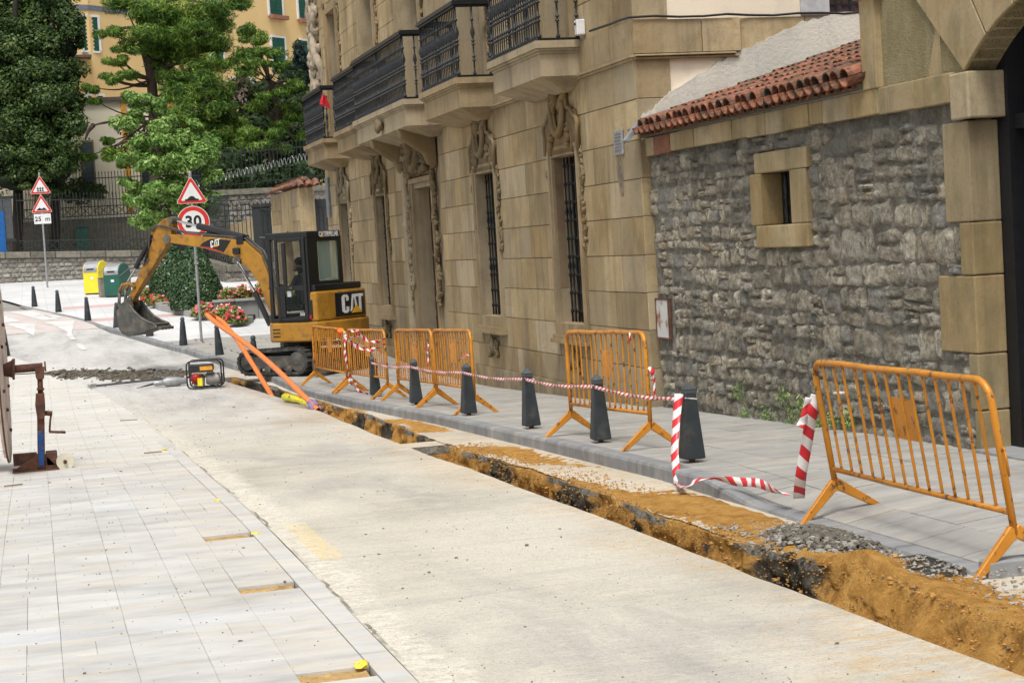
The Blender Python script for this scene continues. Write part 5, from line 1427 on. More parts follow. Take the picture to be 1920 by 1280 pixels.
# the loose end: down the nearest bollard, over the kerb, up to the nearest barrier
Y0 = SQB[0].y
px_path = [((1273, 738), Y0 - .02), ((1268, 790), Y0 - .1), ((1265, 850), Y0 - .25), ((1272, 905), Y0 - .45), ((1284, 912), 13.2), ((1310, 899), 13.05), ((1345, 897), 12.9), ((1385, 903), 12.7), ((1420, 905), 12.4), ((1450, 917), 12.1), ((1480, 927), 11.85)]
P = [onY(*a, y) for a, y in px_path]
o = ribbon([P[0], P[1], P[2], P[3]], .075, M['tape'], twist=lambda t: .35 + .5 * math.sin(t * 3), v_up=(1, 0, 0)); tag(o, 'loose striped tape end hanging down the side of the nearest bollard', 'barrier tape')
o = ribbon(P[3:], .07, M['tape'], twist=lambda t: 1.1 + 1.2 * math.sin(t * 7), v_up=(.3, 0, 1)); tag(o, 'twisted striped tape lying over the dropped kerb between bollard and barrier', 'barrier tape')
Q = [onY(1498, 934, 11.7), onY(1502, 890, 11.55), onY(1513, 830, 11.5), onY(1522, 775, 11.42), onY(1532, 741, 11.38)]
o = ribbon(Q, .085, M['tape'], v_up=(1, -.3, 0), twist=lambda t: .2 * math.sin(t * 4)); tag(o, 'wide flat striped tape hanging from the left post of the nearest barrier', 'barrier tape')
o = ribbon([onY(1517, 745, 11.40), onY(1512, 765, 11.42), onY(1505, 790, 11.44), onY(1500, 800, 11.42)], .06, M['tape'], v_up=(1, 0, 0)); tag(o, 'short red torn tape tail at the left post of the nearest barrier', 'barrier tape')
m_ = MB(); c0 = onY(1522, 741, 11.38); m_.tube([(5.44 + .034 * math.cos(a), 11.38 + .034 * math.sin(a), c0.z) for a in [2 * PI * k / 8 for k in range(9)]], .010, 6); tag(m_.build('tape_knot', bpy.data.materials['white_tape']), 'white tape band round the left post of the nearest barrier', 'barrier tape')
# scraps on the middle barrier
o = ribbon([onY(1216, 688, 15.82), onY(1223, 695, 15.78), onY(1226, 705, 15.8), onY(1221, 712, 15.83)], .05, M['tape_tight'], v_up=(1, 0, 0)); tag(o, 'crumpled striped tape knot on the right post of the middle barrier', 'barrier tape')
o = ribbon([onY(1226, 700, 15.8), onY(1227, 722, 15.8), onY(1227, 748, 15.8)], .022, M['tape_tight'], v_up=(1, 0, 0)); tag(o, 'thin tape tail hanging from the right post of the middle barrier', 'barrier tape')
o = ribbon([onY(1181, 624, 16.1), onY(1181, 632, 16.08), onY(1182, 643, 16.1)], .02, M['tape_tight'], v_up=(1, 0, 0)); tag(o, 'tiny tape scrap tied on the top rail of the middle barrier', 'barrier tape')
# drapes on the small barriers
def drape(pts, Y, w, lb):
    P = [onY(x, y, Y + (yy if len(q) > 2 else 0)) for q in pts for (x, y, *r_) in [q] for yy in [r_[0] if r_ else 0]]
    o = ribbon(P, w, M['tape_tight'], twist=lambda t: 1.2 * math.sin(t * 9), v_up=(0, 0, 1)); return tag(o, lb, 'barrier tape', 'tape loops draped on the small barriers')
drape([(646, 628), (655, 640), (672, 652), (690, 656), (708, 652), (722, 644)], 27.9, .06, 'lower sagging loop of striped tape on the tape-draped barrier')
drape([(669, 618), (678, 630), (692, 640), (708, 640), (722, 634)], 27.9, .06, 'upper sagging loop of striped tape on the tape-draped barrier')
drape([(646, 624), (658, 620), (668, 623), (672, 614)], 27.9, .05, 'short crumpled tape end on the top rail of the tape-draped barrier')
drape([(648, 632), (646, 655), (650, 678), (654, 700), (656, 716), (664, 724)], 27.85, .045, 'striped tape hanging straight down in front of the tape-draped barrier')
drape([(658, 712), (668, 716), (666, 726), (676, 734), (690, 738)], 27.8, .05, 'striped tape end trailing on the pavement below the tape-draped barrier')
drape([(631, 636), (645, 634), (668, 631), (690, 631)], 27.95, .02, 'thin tape string across the bars of the tape-draped barrier')
drape([(803, 645), (801, 658), (804, 668), (800, 684)], 25.2, .03, 'white tape tail hanging where the two small barriers meet')
drape([(866, 672), (872, 666), (882, 668)], 22.8, .03, 'red and white tape loop around the post behind the fourth bollard')
# little red warning lamp, lit
wl_ = NT('red_lamp_lit'); wl_.b.inputs['Emission Color'].default_value = (1, .09, .02, 1); wl_.b.inputs['Emission Strength'].default_value = 2.5; lm = wl_.out((.6, .03, .01, 1), .3)
p = onY(637, 619, 30.7); r = empty('warning_lamp', p, 0, 'small lit red warning lamp on the top rail of the farthest barriers', 'warning lamp')
m_ = MB(); m_.lathe([(.022, -.02), (.034, -.015), (.034, .02), (.02, .035)], (0, 0, 0), 10, Matrix.Rotation(PI / 2, 3, 'X')); m_.build('lens', lm, r, local=True)
m_ = MB(); m_.box(-.03, .03, .03, .07, -.12, .04); m_.build('battery_case', simple('lamp_case', (.5, .12, .03), .5), r, local=True)
# ---- traffic signs
M['galv'] = simple('galvanised_steel', (.36, .365, .37), .45, .55, var=.18, sc=6, bump=.1, spec=.5)
M['white_paint'] = simple('white_sign_paint', (.72, .72, .72), .4, var=.06, sc=6, bump=0, dirt=((.45, .44, .42), 9, .6, .8)); M['red_paint'] = simple('red_sign_paint', (.60, .035, .025), .4, var=.12, sc=6, bump=0); M['black_paint'] = simple('black_sign_paint', (.02, .022, .02), .5, bump=0)
def ngon_plate(parent, poly, z, cz, d0, d1, mat, name, cx=0.):
    m_ = MB(); m_.prism([(cx + u, cz + v) for u, v in poly], lambda u, v, d: (u, d, v), d0, d1); return m_.build(name, mat, parent, local=True, fixn=True)
def tri(s, rnd=.06):
    h = s * .866; pts = []
    cor = [(0, h * 2 / 3), (-s / 2, -h / 3), (s / 2, -h / 3)]
    for i, c in enumerate(cor):
        cvec = Vector((c[0], c[1])); ctr = cvec * (1 - rnd * 2 / cvec.length); a0 = math.atan2(c[1], c[0])
        for k in range(-2, 3): a = a0 + R(30) * k * 1.0; pts.append((ctr.x + rnd * math.cos(a), ctr.y + rnd * math.sin(a)))
    return pts
def circ(r, n=36): return [(r * math.cos(2 * PI * k / n), r * math.sin(2 * PI * k / n)) for k in range(n)]
def face_cam(o): o.rotation_euler = (0, 0, -math.atan2(o.location.x, o.location.y)); return o
def pole(parent, h, r=.034, name='pole'):
    m_ = MB(); m_.lathe([(r, -.1), (r, h)], (0, .05, 0), 12); auto_smooth(m_.build(name, M['galv'], parent, local=True))
    m_ = MB(); m_.lathe([(r + .004, h - .12), (r + .004, h - .02), (r * .8, h + .02)], (0, .05, 0), 12); m_.build('cap', M['galv'], parent, local=True)
def triangle_sign(parent, s, zc, sym):
    a = ngon_plate(parent, tri(s, .05), 0, zc, 0, .02, M['white_paint'], 'triangle_plate')
    ngon_plate(a, tri(s * .955, .04), 0, zc, -.003, -.0005, M['red_paint'], 'red_border'); ngon_plate(a, tri(s * .68, .02), 0, zc, -.006, -.0035, M['white_paint'], 'white_field')
    ngon_plate(a, sym(s, zc) if False else sym, 0, zc, -.009, -.0065, M['black_paint'], 'symbol') if isinstance(sym, list) and sym and not isinstance(sym[0], list) else [ngon_plate(a, q, 0, zc, -.009, -.0065, M['black_paint'], 'symbol') for q in sym]
    return a
s1 = face_cam(empty('speed_limit_sign', (4.01, 44.9, zs(44.9)), 0, 'speed hump triangle above a round 30 limit sign on one grey pole', 'traffic sign'))
g0 = zs(44.9); pole(s1, 4.26 - g0)
s_ = .80; hump = [(-.17, -.165), (-.17, -.125), (-.13, -.12), (-.10, -.11), (-.05, -.06), (0, -.045), (.05, -.06), (.10, -.11), (.13, -.12), (.17, -.125), (.17, -.165)]
triangle_sign(s1, s_, 3.70 - g0, hump)
dz_ = 3.0 - g0
d_ = ngon_plate(s1, circ(.405), 0, dz_, 0, .02, M['white_paint'], 'round_plate'); ngon_plate(d_, circ(.39), 0, dz_, -.003, -.0005, M['red_paint'], 'red_ring'); ngon_plate(d_, circ(.285), 0, dz_, -.006, -.0035, M['white_paint'], 'white_field')
text_obj('30', .40, M['black_paint'], d_, (0, -.008, dz_), (1, 0, 0), (0, 0, 1), bold=.012, spacing=1.05)
m_ = MB(); m_.box(-.055, .055, -.0, .10, 1.95, 2.0); m_.box(-.05, .05, -.0, .10, 2.1, 2.13); m_.build('clamp', M['galv'], s1, local=True)
s2 = face_cam(empty('warning_sign', (.61, 77.5, zs(77.5)), 0, 'two red triangles over a white 25 m plate on a tall far pole', 'traffic sign')); g0 = zs(77.5); pole(s2, 6.15 - g0, .04)
rail = []
for y in (-.05, -.14): rail.append([(-.15, y + .0), (-.15, y + .03), (.15, y + .03), (.15, y)])
for x in (-.1, 0, .1): rail.append([(x - .018, -.17), (x - .018, .02), (x + .018, .02), (x + .018, -.17)])
triangle_sign(s2, .90, 5.52 - g0, [[(u, v) for u, v in q] for q in rail])
bumps = [(-.2, -.16), (-.2, -.12), (-.16, -.10), (-.11, -.05), (-.08, -.05), (-.03, -.09), (.03, -.09), (.08, -.05), (.11, -.05), (.16, -.10), (.2, -.12), (.2, -.16)]
triangle_sign(s2, .90, 4.72 - g0, bumps)
pz_ = 4.19 - g0; q_ = ngon_plate(s2, [(-.35, -.2), (.35, -.2), (.35, .22), (-.35, .22)], 0, pz_, .0, .02, M['white_paint'], 'distance_plate'); text_obj('25  m', .27, M['black_paint'], q_, (0, -.004, pz_), (1, 0, 0), (0, 0, 1), bold=.004)
# ---- recycling bins and the litter bin
def bin_(px, py, w, d, h, mat, rz, lb, win=True):
    p = gnd(px, py); r = empty('recycling_bin', (p.x, p.y, zs(p.y)), rz, lb, 'recycling bin', 'recycling bins by the stone wall')
    m_ = MB(); prof = [(-d / 2, .04), (d / 2, .04), (d / 2, h * .72)] + [(d / 2 * math.cos(a), h * .72 + h * .28 * math.sin(a)) for a in [PI * k / 12 for k in range(1, 12)]] + [(-d / 2, h * .72)]
    m_.prism(prof, lambda u, v, q: (u, q, v), -w / 2, w / 2); bevel(m_.build('body', mat, r, local=True, fixn=True), .02)
    m_ = MB(); m_.box(-d / 2 + .03, d / 2 - .03, -w / 2 + .03, w / 2 - .03, 0, .039); m_.build('base', M['bollard'], r, local=True)
    m_ = MB(); P = [(-(d / 2 + .012) * math.cos(a), (h * .72 + (h * .28 + .012) * math.sin(a))) for a in [PI * .42 * k / 6 for k in range(7)]]
    pr = [(-d / 2 - .012, h * .66)] + P; rows = [[(u, -w / 2 + .04, v) for u, v in pr], [(u, w / 2 - .04, v) for u, v in pr]]; m_.grid(rows); fl_ = m_.build('flap', M['galv'], r, local=True); sm = fl_.modifiers.new('t', 'SOLIDIFY'); sm.thickness = .01
    m_ = MB(); m_.tube([(-d / 2 + .0, -w / 2 - .012, h * .62), (d / 2 - .0, -w / 2 - .012, h * .86)], .008, 6); m_.build('bar', M['galv'], r, local=True)
    m_ = MB(); m_.box(-d / 2 - .008, -d / 2 - .001, -.1, .02, h * .45, h * .52); m_.build('sticker', M['white_paint'], r, local=True)
    m_ = MB(); m_.box(-d / 2 - .03, -d / 2 - .013, -.14, .14, h * .74, h * .78); m_.build('slot', M['black_paint'], r, local=True)
    return r
M['yellow_bin'] = simple('yellow_bin_plastic', (.80, .64, .03), .4, var=.08, sc=3, bump=.05, spec=.5); M['green_bin'] = simple('green_bin_plastic', (.012, .095, .065), .4, var=.2, sc=3, bump=.05, spec=.5); M['grey_bin'] = simple('dull_metal_box', (.27, .23, .19), .6, .2, sc=5)
bin_(183, 551, .62, .95, 1.25, M['yellow_bin'], R(62), 'bright yellow round-topped recycling bin before the stone wall')
bin_(222, 556, .62, .95, 1.2, M['green_bin'], R(62), 'dark green round-topped recycling bin beside the yellow one')
p = gnd(196, 557); r = empty('battery_box', (p.x, p.y, zs(p.y)), R(10), 'low brownish metal box between the yellow and green bins', 'box'); m_ = MB(); m_.box(-.17, .17, -.15, .15, 0, .68); bevel(m_.build('case', M['grey_bin'], r, local=True), .015); m_ = MB(); m_.box(-.18, .18, -.16, .16, .681, .71); m_.build('lid', M['grey_bin'], r, local=True)
p = gnd(272, 566); r = empty('litter_bin', (p.x, p.y, zs(p.y)), R(20), 'slim black litter bin on a post behind the excavator arm', 'litter bin')
m_ = MB(); m_.lathe([(.05, 0), (.05, .02), (.04, .03), (.04, .95)], (0, 0, 0), 8); m_.box(-.1, .1, -.1, .1, -.01, .015); m_.build('post', M['bollard'], r, local=True); m_ = MB(); m_.lathe([(.11, .55), (.16, 1.0), (.17, 1.05), (.1, 1.12)], (.16, -.03, 0), 4, sq=True); m_.build('basket', M['bollard'], r, local=True)
# ---- generator
g_ = empty('generator', (3.2, 35.6, zr(35.6)), R(-9), 'portable petrol generator in a black tube frame with orange and yellow labels', 'generator')
M['black_tube'] = simple('black_tube', (.015, .016, .018), .35, .3, bump=0, spec=.5)
def loop(x0, x1, z0, z1, y, rc=.09):
    P = []
    for cx, cz, a0 in ((x1 - rc, z1 - rc, 0), (x0 + rc, z1 - rc, PI / 2), (x0 + rc, z0 + rc, PI), (x1 - rc, z0 + rc, 1.5 * PI)):
        for k in range(5): a = a0 + PI / 2 * k / 4; P.append((cx + rc * math.cos(a), y, cz + rc * math.sin(a)))
    return P
for y, dx in ((-.24, 0), (.24, .02)):
    m_ = MB(); m_.tube(loop(-.34 + dx, .34 + dx, .02, .56, y), .015, 8, closed=True); m_.build('side_frame', M['black_tube'], g_, True, local=True)
for (x, z) in ((-.25, .56), (.25, .56), (-.2, .02), (.2, .02)): m_ = MB(); m_.tube([(x, -.24, z), (x + .02, .24, z)], .013, 8); m_.build('cross_tube', M['black_tube'], g_, True, local=True)
m_ = MB(); m_.box(-.31, .18, -.2, .2, .34, .48); bevel(m_.build('fuel_tank', simple('black_tank', (.02, .02, .022), .35, spec=.5), g_, local=True), .02)
m_ = MB(); m_.box(-.08, .17, -.206, -.2, .37, .45); lab = m_.build('label', simple('orange_label', (.75, .33, .04), .4, bump=0), g_, local=True); text_obj('HANDY MAN' if False else 'GENERATOR', .035, M['black_paint'], lab, (.045, -.2075, .41), (1, 0, 0), (0, 0, 1)) if False else None
m_ = MB(); 
for k in range(7): m_.box(-.05 + k * .027, -.035 + k * .027, -.2075, -.2061, .40, .422)
m_.build('print', simple('brown_print', (.35, .12, .03), .5, bump=0), lab)
m_ = MB(); m_.box(-.24, .05, -.17, .17, .30, .339); m_.build('tank_tray', simple('cream_plastic', (.5, .48, .40), .5), g_, local=True)
m_ = MB(); m_.blob((-.14, -.02, .2), (.14, .14, .13), 12, 8); m_.box(-.22, -.02, -.14, .14, .05, .22); m_.build('engine', simple('cast_aluminium', (.24, .24, .23), .5, .5, sc=14, bump=.3), g_, local=True)
m_ = MB(); m_.lathe([(.10, 0), (.12, .04), (.12, .3), (.09, .34)], (0.02, 0, .18), 16, Matrix.Rotation(PI / 2, 3, 'Y')); auto_smooth(m_.build('alternator', simple('grey_casing', (.30, .29, .27), .5, .3, sc=9), g_, local=True))
m_ = MB(); m_.lathe([(.02, 0), (.10, .01), (.105, .03), (.03, .05)], (-.17, -.14, .21), 16, Matrix.Rotation(PI / 2, 3, 'X')); m_.build('recoil_starter', simple('red_plastic', (.35, .02, .02), .4), g_, True, local=True)
m_ = MB(); m_.box(-.14, -.04, -.235, -.2, .06, .22); bevel(m_.build('tag', simple('yellow_label', (.8, .68, .02), .5, bump=0), g_, local=True), .008)
m_ = MB(); m_.tube([(.25, -.1, .3), (.3, -.16, .25), (.3, -.1, .1), (.22, -.12, .05), (.1, -.2, .08)], .009, 6); m_.build('cable', M['black_tube'], g_, True, local=True)
m_ = MB(); m_.lathe([(.05, 0), (.06, .03), (.06, .14), (.04, .16)], (.33, 0, .22), 10, Matrix.Rotation(-PI / 2, 3, 'Y')); m_.build('exhaust', M['rust'], g_, local=True)
# ---- breaker hammer lying on the road
h_ = empty('breaker_hammer', (2.5, 36.45, zr(36.4)), R(4), 'grey electric breaker hammer with a pointed chisel lying by the generator', 'breaker hammer')
MX = Matrix.Rotation(-PI / 2, 3, 'Y')
m_ = MB(); m_.lathe([(.055, 0), (.07, .03), (.07, .12), (.085, .16), (.1, .3), (.1, .42), (.06, .5)], (.42, 0, .1), 12, MX); auto_smooth(m_.build('motor_housing', simple('pale_casing', (.33, .34, .34), .45, .3, sc=9), h_, local=True))
m_ = MB(); m_.lathe([(.05, 0), (.058, .02), (.058, .16), (.035, .2)], (-.075, 0, .09), 12, MX); auto_smooth(m_.build('chuck', M['galv'], h_, local=True))
m_ = MB(); m_.tube([(-.27, 0, .085), (-.42, 0, .06), (-.62, -.01, .02)], .017, 8, rf=lambda t: 1 - .8 * t ** 3); m_.build('chisel', M['iron'], h_, True, local=True)
m_ = MB(); m_.tube([(.42, 0, .15), (.5, 0, .2), (.56, .0, .17), (.56, 0, .05), (.5, 0, .02)], .02, 8); m_.build('handle', M['black_tube'], h_, True, local=True)
a = gnd(178, 726, -.12); b = gnd(345, 708, -.10); m_ = MB(); m_.tube([a + Vector((0, 0, .03)), a.lerp(b, .4) + Vector((0, 0, .03)), b + Vector((0, 0, .03))], .024, 8); r = m_.build('iron_bar', simple('grey_bar', (.10, .10, .10), .5, .4)); tag(r, 'long dark iron bar lying on the road in front of the churned soil', 'bar')
m_ = MB(); m_.cbox(a + Vector((-.05, 0, .04)), (.18, .10, .07), Matrix.Rotation(.5, 3, 'Z')); bevel(m_.build('bar_head', M['galv'], r), .01)
a = gnd(0, 703, -.12); b = gnd(112, 697, -.12); m_ = MB(); m_.bar(a, b, .05, .02); tag(m_.build('flat_iron', M['iron']), 'straight black flat iron lying across the left paving behind the jack', 'bar')
# ---- orange ducts and yellow wrapping
M['duct'] = simple('orange_duct', (.72, .20, .045), .45, var=.12, sc=5, bump=.05, spec=.4)
def smooth_path(K, n=8):
    P = [Vector(p) for p in K]; Q = []
    for i in range(len(P) - 1):
        for k in range(n):
            t = k / n; p0 = P[max(i - 1, 0)]; p1 = P[i]; p2 = P[i + 1]; p3 = P[min(i + 2, len(P) - 1)]
            Q.append(.5 * ((2 * p1) + (p2 - p0) * t + (2 * p0 - 5 * p1 + 4 * p2 - p3) * t * t + (3 * p1 - p0 - 3 * p2 + p3) * t ** 3))
    return Q + [P[-1]]
K1 = [onY(388, 590, 36.2), onY(400, 601, 35.8), onY(420, 616, 35.0), onY(450, 636, 33.6), onY(490, 667, 32.2), onY(530, 703, 30.6), onY(565, 738, 29.6), onY(597, 769, 28.9)]
K2 = [onY(388, 588, 36.4), onY(402, 594, 36.8), onY(420, 606, 36.6), onY(445, 638, 35.8), onY(467, 672, 34.8), onY(488, 706, 34.0), onY(507, 738, 33.3), onY(520, 765, 32.8)]
m_ = MB(); m_.tube(smooth_path(K1), .048, 12, cap=False); o1 = m_.build('cable_duct', M['duct'], smooth=True); tag(o1, 'orange plastic duct arching down to the road lip with a lilac tie on its end', 'duct', 'orange cable ducts coming out of the trench'); sm = o1.modifiers.new('t', 'SOLIDIFY'); sm.thickness = .004
m_ = MB(); m_.tube(smooth_path(K2), .048, 12, cap=False); o2 = m_.build('cable_duct', M['duct'], smooth=True); tag(o2, 'orange plastic duct dropping steeply into the trench behind the other one', 'duct', 'orange cable ducts coming out of the trench'); sm = o2.modifiers.new('t', 'SOLIDIFY'); sm.thickness = .004
m_ = MB(); e = K1[-1]
for k in range(5): 
    c = K1[-1].lerp(K1[-2], .12 + .07 * k); m_.tube([c + Vector((.072 * math.cos(a), .03 * math.sin(a) + .02 * math.sin(a * 3 + k), .07 * math.sin(a))) for a in [2 * PI * q / 10 for q in range(11)]], .012, 5)
m_.tube([e + Vector((-.05, 0, .03)), e + Vector((-.08, -.05, -.05)), e + Vector((.02, -.08, -.07)), e + Vector((.12, -.02, -.04))], .014, 6); m_.build('tie', simple('lilac_cord', (.28, .24, .42), .7), o1)
m_ = MB(); Y_ = [onY(533, 744, 31.6), onY(545, 746, 31.2), onY(556, 749, 30.8), onY(568, 753, 30.4), onY(580, 758, 29.9), onY(588, 764, 29.5)]
m_.tube(smooth_path(Y_, 5), .075, 12, rf=lambda t: .8 + .25 * math.sin(t * 9) * .4 + .2 * math.sin(t * 23) * .5); yb = m_.build('yellow_sleeve', simple('yellow_film', (.72, .66, .02), .35, var=.25, sc=12, bump=.5, bsc=14), smooth=True); tag(yb, 'crumpled yellow plastic warning film with black letters in the trench mouth', 'warning film')
text_obj('P', .10, M['black_paint'], yb, onY(545, 744, 31.08), (-.25, .1, 1), (-1, -.4, -.2), bold=.002); text_obj('R', .08, M['black_paint'], yb, onY(570, 752, 30.2), (-.25, .1, 1), (-1, -.4, -.2), bold=.002)
# ---- cable jack
jx, jy = -.03, 21.3; jz = pz(0, jy)
def J(px, py, dy=0.): v = onY(px, py, jy + dy); return (v.x - jx, v.y - jy, v.z - jz)
M['jack_rust'] = simple('rusty_jack', (.15, .07, .045), .75, .3, var=.45, sc=11, bump=.4, dirt=((.06, .045, .04), 8, .5, .7)); M['jack_blue'] = simple('blue_paint', (.015, .07, .24), .5, .1, var=.3, sc=8, bump=.1, dirt=((.14, .07, .045), 9, .55, .66))
jk = empty('cable_jack', (jx, jy, jz), 0, 'rusty screw jack with blue column, crank handle and a white wheel', 'cable jack')
def quad_prism(parent, pts, dy0, dy1, mat, name): 
    m_ = MB(); P = [J(*p) for p in pts]; m_.prism([(p[0], p[2]) for p in P], lambda u, v, d: (u, d, v), dy0, dy1); return bevel(m_.build(name, mat, parent, local=True, fixn=True), .006)
quad_prism(jk, [(25, 882), (62, 858), (72, 848), (84, 850), (112, 877), (108, 885)], -.02, .02, M['jack_rust'], 'base_gusset')
m_ = MB(); a = J(24, 888); b = J(112, 884); m_.box(a[0], b[0], -.2, .3, -.005, .012); m_.build('base_plate', M['jack_rust'], jk, local=True)
m_ = MB(); a = J(25, 870); b = J(106, 862); m_.box(a[0], J(70, 865)[0], .10, .28, .06, .19); m_.build('axle_beam', M['jack_rust'], jk, local=True)
m_ = MB(); m_.box(J(86, 860)[0], J(108, 860)[0], -.02, .22, .04, .20); bevel(m_.build('wheel_bracket', M['jack_rust'], jk, local=True), .01)
c = J(122, 864); m_ = MB(); m_.lathe([(.10, -.03), (.103, -.02), (.103, .02), (.10, .03)], (c[0], -.04, c[2]), 24, Matrix.Rotation(PI / 2, 3, 'X')); wh = auto_smooth(m_.build('wheel', simple('ivory_plastic', (.62, .58, .46), .4, var=.12, sc=8), jk, local=True))
m_ = MB(); m_.lathe([(.085, 0), (.088, .004), (.095, .005)], (c[0], -.073, c[2]), 24, Matrix.Rotation(PI / 2, 3, 'X')); m_.build('rim', simple('ivory_rim', (.5, .47, .38), .5), wh, local=True) if False else None
m_ = MB(); m_.lathe([(.025, -.02), (.022, .03), (.012, .035)], (c[0], -.075, c[2]), 10, Matrix.Rotation(PI / 2, 3, 'X')); m_.build('hub', M['jack_rust'], wh, local=False) if False else None
hub = MB(); hub.lathe([(.024, -.02), (.022, .03), (.012, .035)], (jx + c[0], jy - .075, jz + c[2]), 10, Matrix.Rotation(PI / 2, 3, 'X')); hub.build('hub', M['jack_rust'], wh)
a = J(72, 868); b = J(76, 745)
m_ = MB(); m_.add([], []); cxl = (J(70, 860)[0] + J(83, 860)[0]) / 2; ztop = J(76, 782)[2]
m_.bar((cxl, 0, .02), (J(76, 745)[0], 0, J(76, 745)[2]), .085, .1, up=(0, 1, 0)); bevel(m_.build('column', M['jack_rust'], jk, local=True), .008)
m_ = MB(); q0 = Vector(J(78, 872)); q1 = Vector(J(76, 806)); m_.bar((q0.x - .0, -.056, q0.z), (q1.x, -.056, q1.z), .06, .012, up=(0, 1, 0)); bevel(m_.build('blue_face', M['jack_blue'], jk, local=True), .004)
quad_prism(jk, [(67, 738), (83, 736), (85, 762), (84, 780), (78, 785), (70, 784), (66, 760)], -.09, .09, M['jack_rust'], 'gear_case')
m_ = MB(); m_.tube([J(76, 738), J(75, 708)], .033, 10); m_.build('screw', M['jack_rust'], jk, True, local=True)
m_ = MB(); m_.tube([J(76, 731), J(76, 727)], .045, 10); m_.build('collar', M['jack_rust'], jk, True, local=True)
quad_prism(jk, [(65, 689), (83, 687), (83, 708), (80, 711), (69, 711), (67, 706)], -.05, .05, M['jack_rust'], 'fork_head')
m_ = MB(); m_.tube([J(82, 774), J(98, 775)], .03, 10); m_.tube([J(96, 775), J(94, 790), J(93, 809)], .012, 8); m_.tube([J(92, 809), J(123, 810)], .016, 8); m_.build('crank', M['jack_rust'], jk, True, local=True)
# ---- cable drum at the left edge
ax = J(10, 694); 
dr_ = empty('cable_drum', (-.42, jy + .2, jz + ax[2] + .03), R(-1.5), 'big weathered plank cable drum held up at the left edge', 'cable drum')
M['drum_wood'] = simple('weathered_drum_wood', (.66, .56, .50), .9, var=.3, sc=6, bump=.5, bsc=20, dirt=((.36, .27, .22), 5, .6, .8))
RD = 1.12
for side_x in (0, -.75):
    fl_ = MB(); fl_.lathe([(RD - .05, -.03), (RD - .05, -.001)], (side_x, 0, 0), 40, Matrix.Rotation(PI / 2, 3, 'Y')); flo = fl_.build('flange', M['drum_wood'], dr_, local=True)
    if side_x == 0:
        n = 11; w = 2 * RD / n
        for k in range(n):
            y0 = -RD + k * w; y1 = y0 + w - .006; ym = max(abs(y0), abs(y1)); P = []
            for t in range(5): y = y0 + (y1 - y0) * t / 4; P.append((y, math.sqrt(max(.0001, RD * RD - y * y))))
            poly = P + [(y, -z) for y, z in P[::-1]]; m_ = MB(); m_.prism(poly, lambda u, v, d: (d, u, v), .0, .028 + .003 * (k % 2)); bevel(m_.build('plank', M['drum_wood'], dr_, local=True, fixn=True), .004)
        m_ = MB(); m_.tube([(.012, (RD + .0) * math.cos(a), RD * math.sin(a)) for a in [2 * PI * k / 40 for k in range(41)]], .012, 6); m_.build('steel_rim', M['jack_rust'], dr_, local=True)
        for k in range(8):
            a = k * PI / 4 + .3; rr_ = .55 if k % 2 else .8; m_ = MB(); m_.lathe([(.02, .03), (.02, .055), (.01, .06)], (0, rr_ * math.cos(a), rr_ * math.sin(a)), 6, Matrix.Rotation(PI / 2, 3, 'Y')); m_.build('bolt', M['jack_rust'], dr_, local=True)
m_ = MB(); m_.lathe([(.5, -.74), (.5, -.03)], (0, 0, 0), 24, Matrix.Rotation(PI / 2, 3, 'Y')); m_.build('core', M['drum_wood'], dr_, local=True)
# axle with its cone
A = Vector(J(5, 694)) + Vector((jx, jy, jz)); B = Vector(J(72, 688)) + Vector((jx, jy, jz)); r = empty('axle', B, 0, 'rusty drum axle with a clamping cone resting on the jack', 'axle')
m_ = MB(); m_.tube([A, B + Vector((.05, 0, 0))], .048, 12); m_.build('shaft', M['jack_rust'], r, True)
c0 = Vector(J(6, 694)) + Vector((jx, jy, jz)); c1 = Vector(J(23, 692)) + Vector((jx, jy, jz)); c2 = Vector(J(28, 692)) + Vector((jx, jy, jz)); m_ = MB(); m_.tube([c0, c1, c1 + Vector((.002, 0, 0)), c2], .11, 16, rf=lambda t: .62 if t < .1 else (.92 if t < .5 else 1.12)); m_.build('cone', M['jack_rust'], r)
m_ = MB(); m_.lathe([(.06, 0), (.06, .02)], tuple(Vector(J(83, 687)) + Vector((jx, jy, jz))), 12, Matrix.Rotation(PI / 2, 3, 'Y')); m_.build('collar', M['jack_rust'], r)
# ================================================================== EXCAVATOR
EO = Vector((5.49, 35.93, -.392)); ex = empty('mini_excavator', EO, math.atan2(.718, -.696), 'yellow and black mini excavator with its arm stretched over the kerb', 'excavator')
M['cat_yellow'] = simple('machine_yellow', (.40, .195, .022), .42, .1, var=.2, sc=3, bump=.06, dirt=((.15, .09, .04), 6, .52, .74), spec=.45)
M['cat_yellow2'] = simple('machine_yellow_worn', (.37, .175, .022), .5, .1, var=.25, sc=5, bump=.1, dirt=((.09, .055, .03), 6, .48, .66), spec=.4)
M['cab_black'] = simple('cab_black', (.010, .011, .012), .38, .0, var=.2, sc=4, bump=0, spec=.5)
M['rubber'] = simple('dusty_rubber', (.045, .045, .042), .85, var=.4, sc=7, bump=.4, dirt=((.17, .16, .14), 5, .5, .75))
M['steel_dirty'] = simple('dirty_steel', (.10, .098, .09), .6, .3, var=.35, sc=6, bump=.35, dirt=((.20, .17, .13), 4, .48, .7))
M['chrome'] = simple('chrome_rod', (.55, .55, .55), .15, 1., var=.05, bump=0)
def tinted(name, col, alpha):
    t = NT(name); t.out(col, .08, 0, None, .5); t.b.inputs['Alpha'].default_value = alpha; return t.m
M['cab_glass'] = tinted('cab_glass', (.02, .028, .025, 1), .22); M['rear_glass'] = tinted('greenish_glass', (.30, .42, .34, 1), .38)
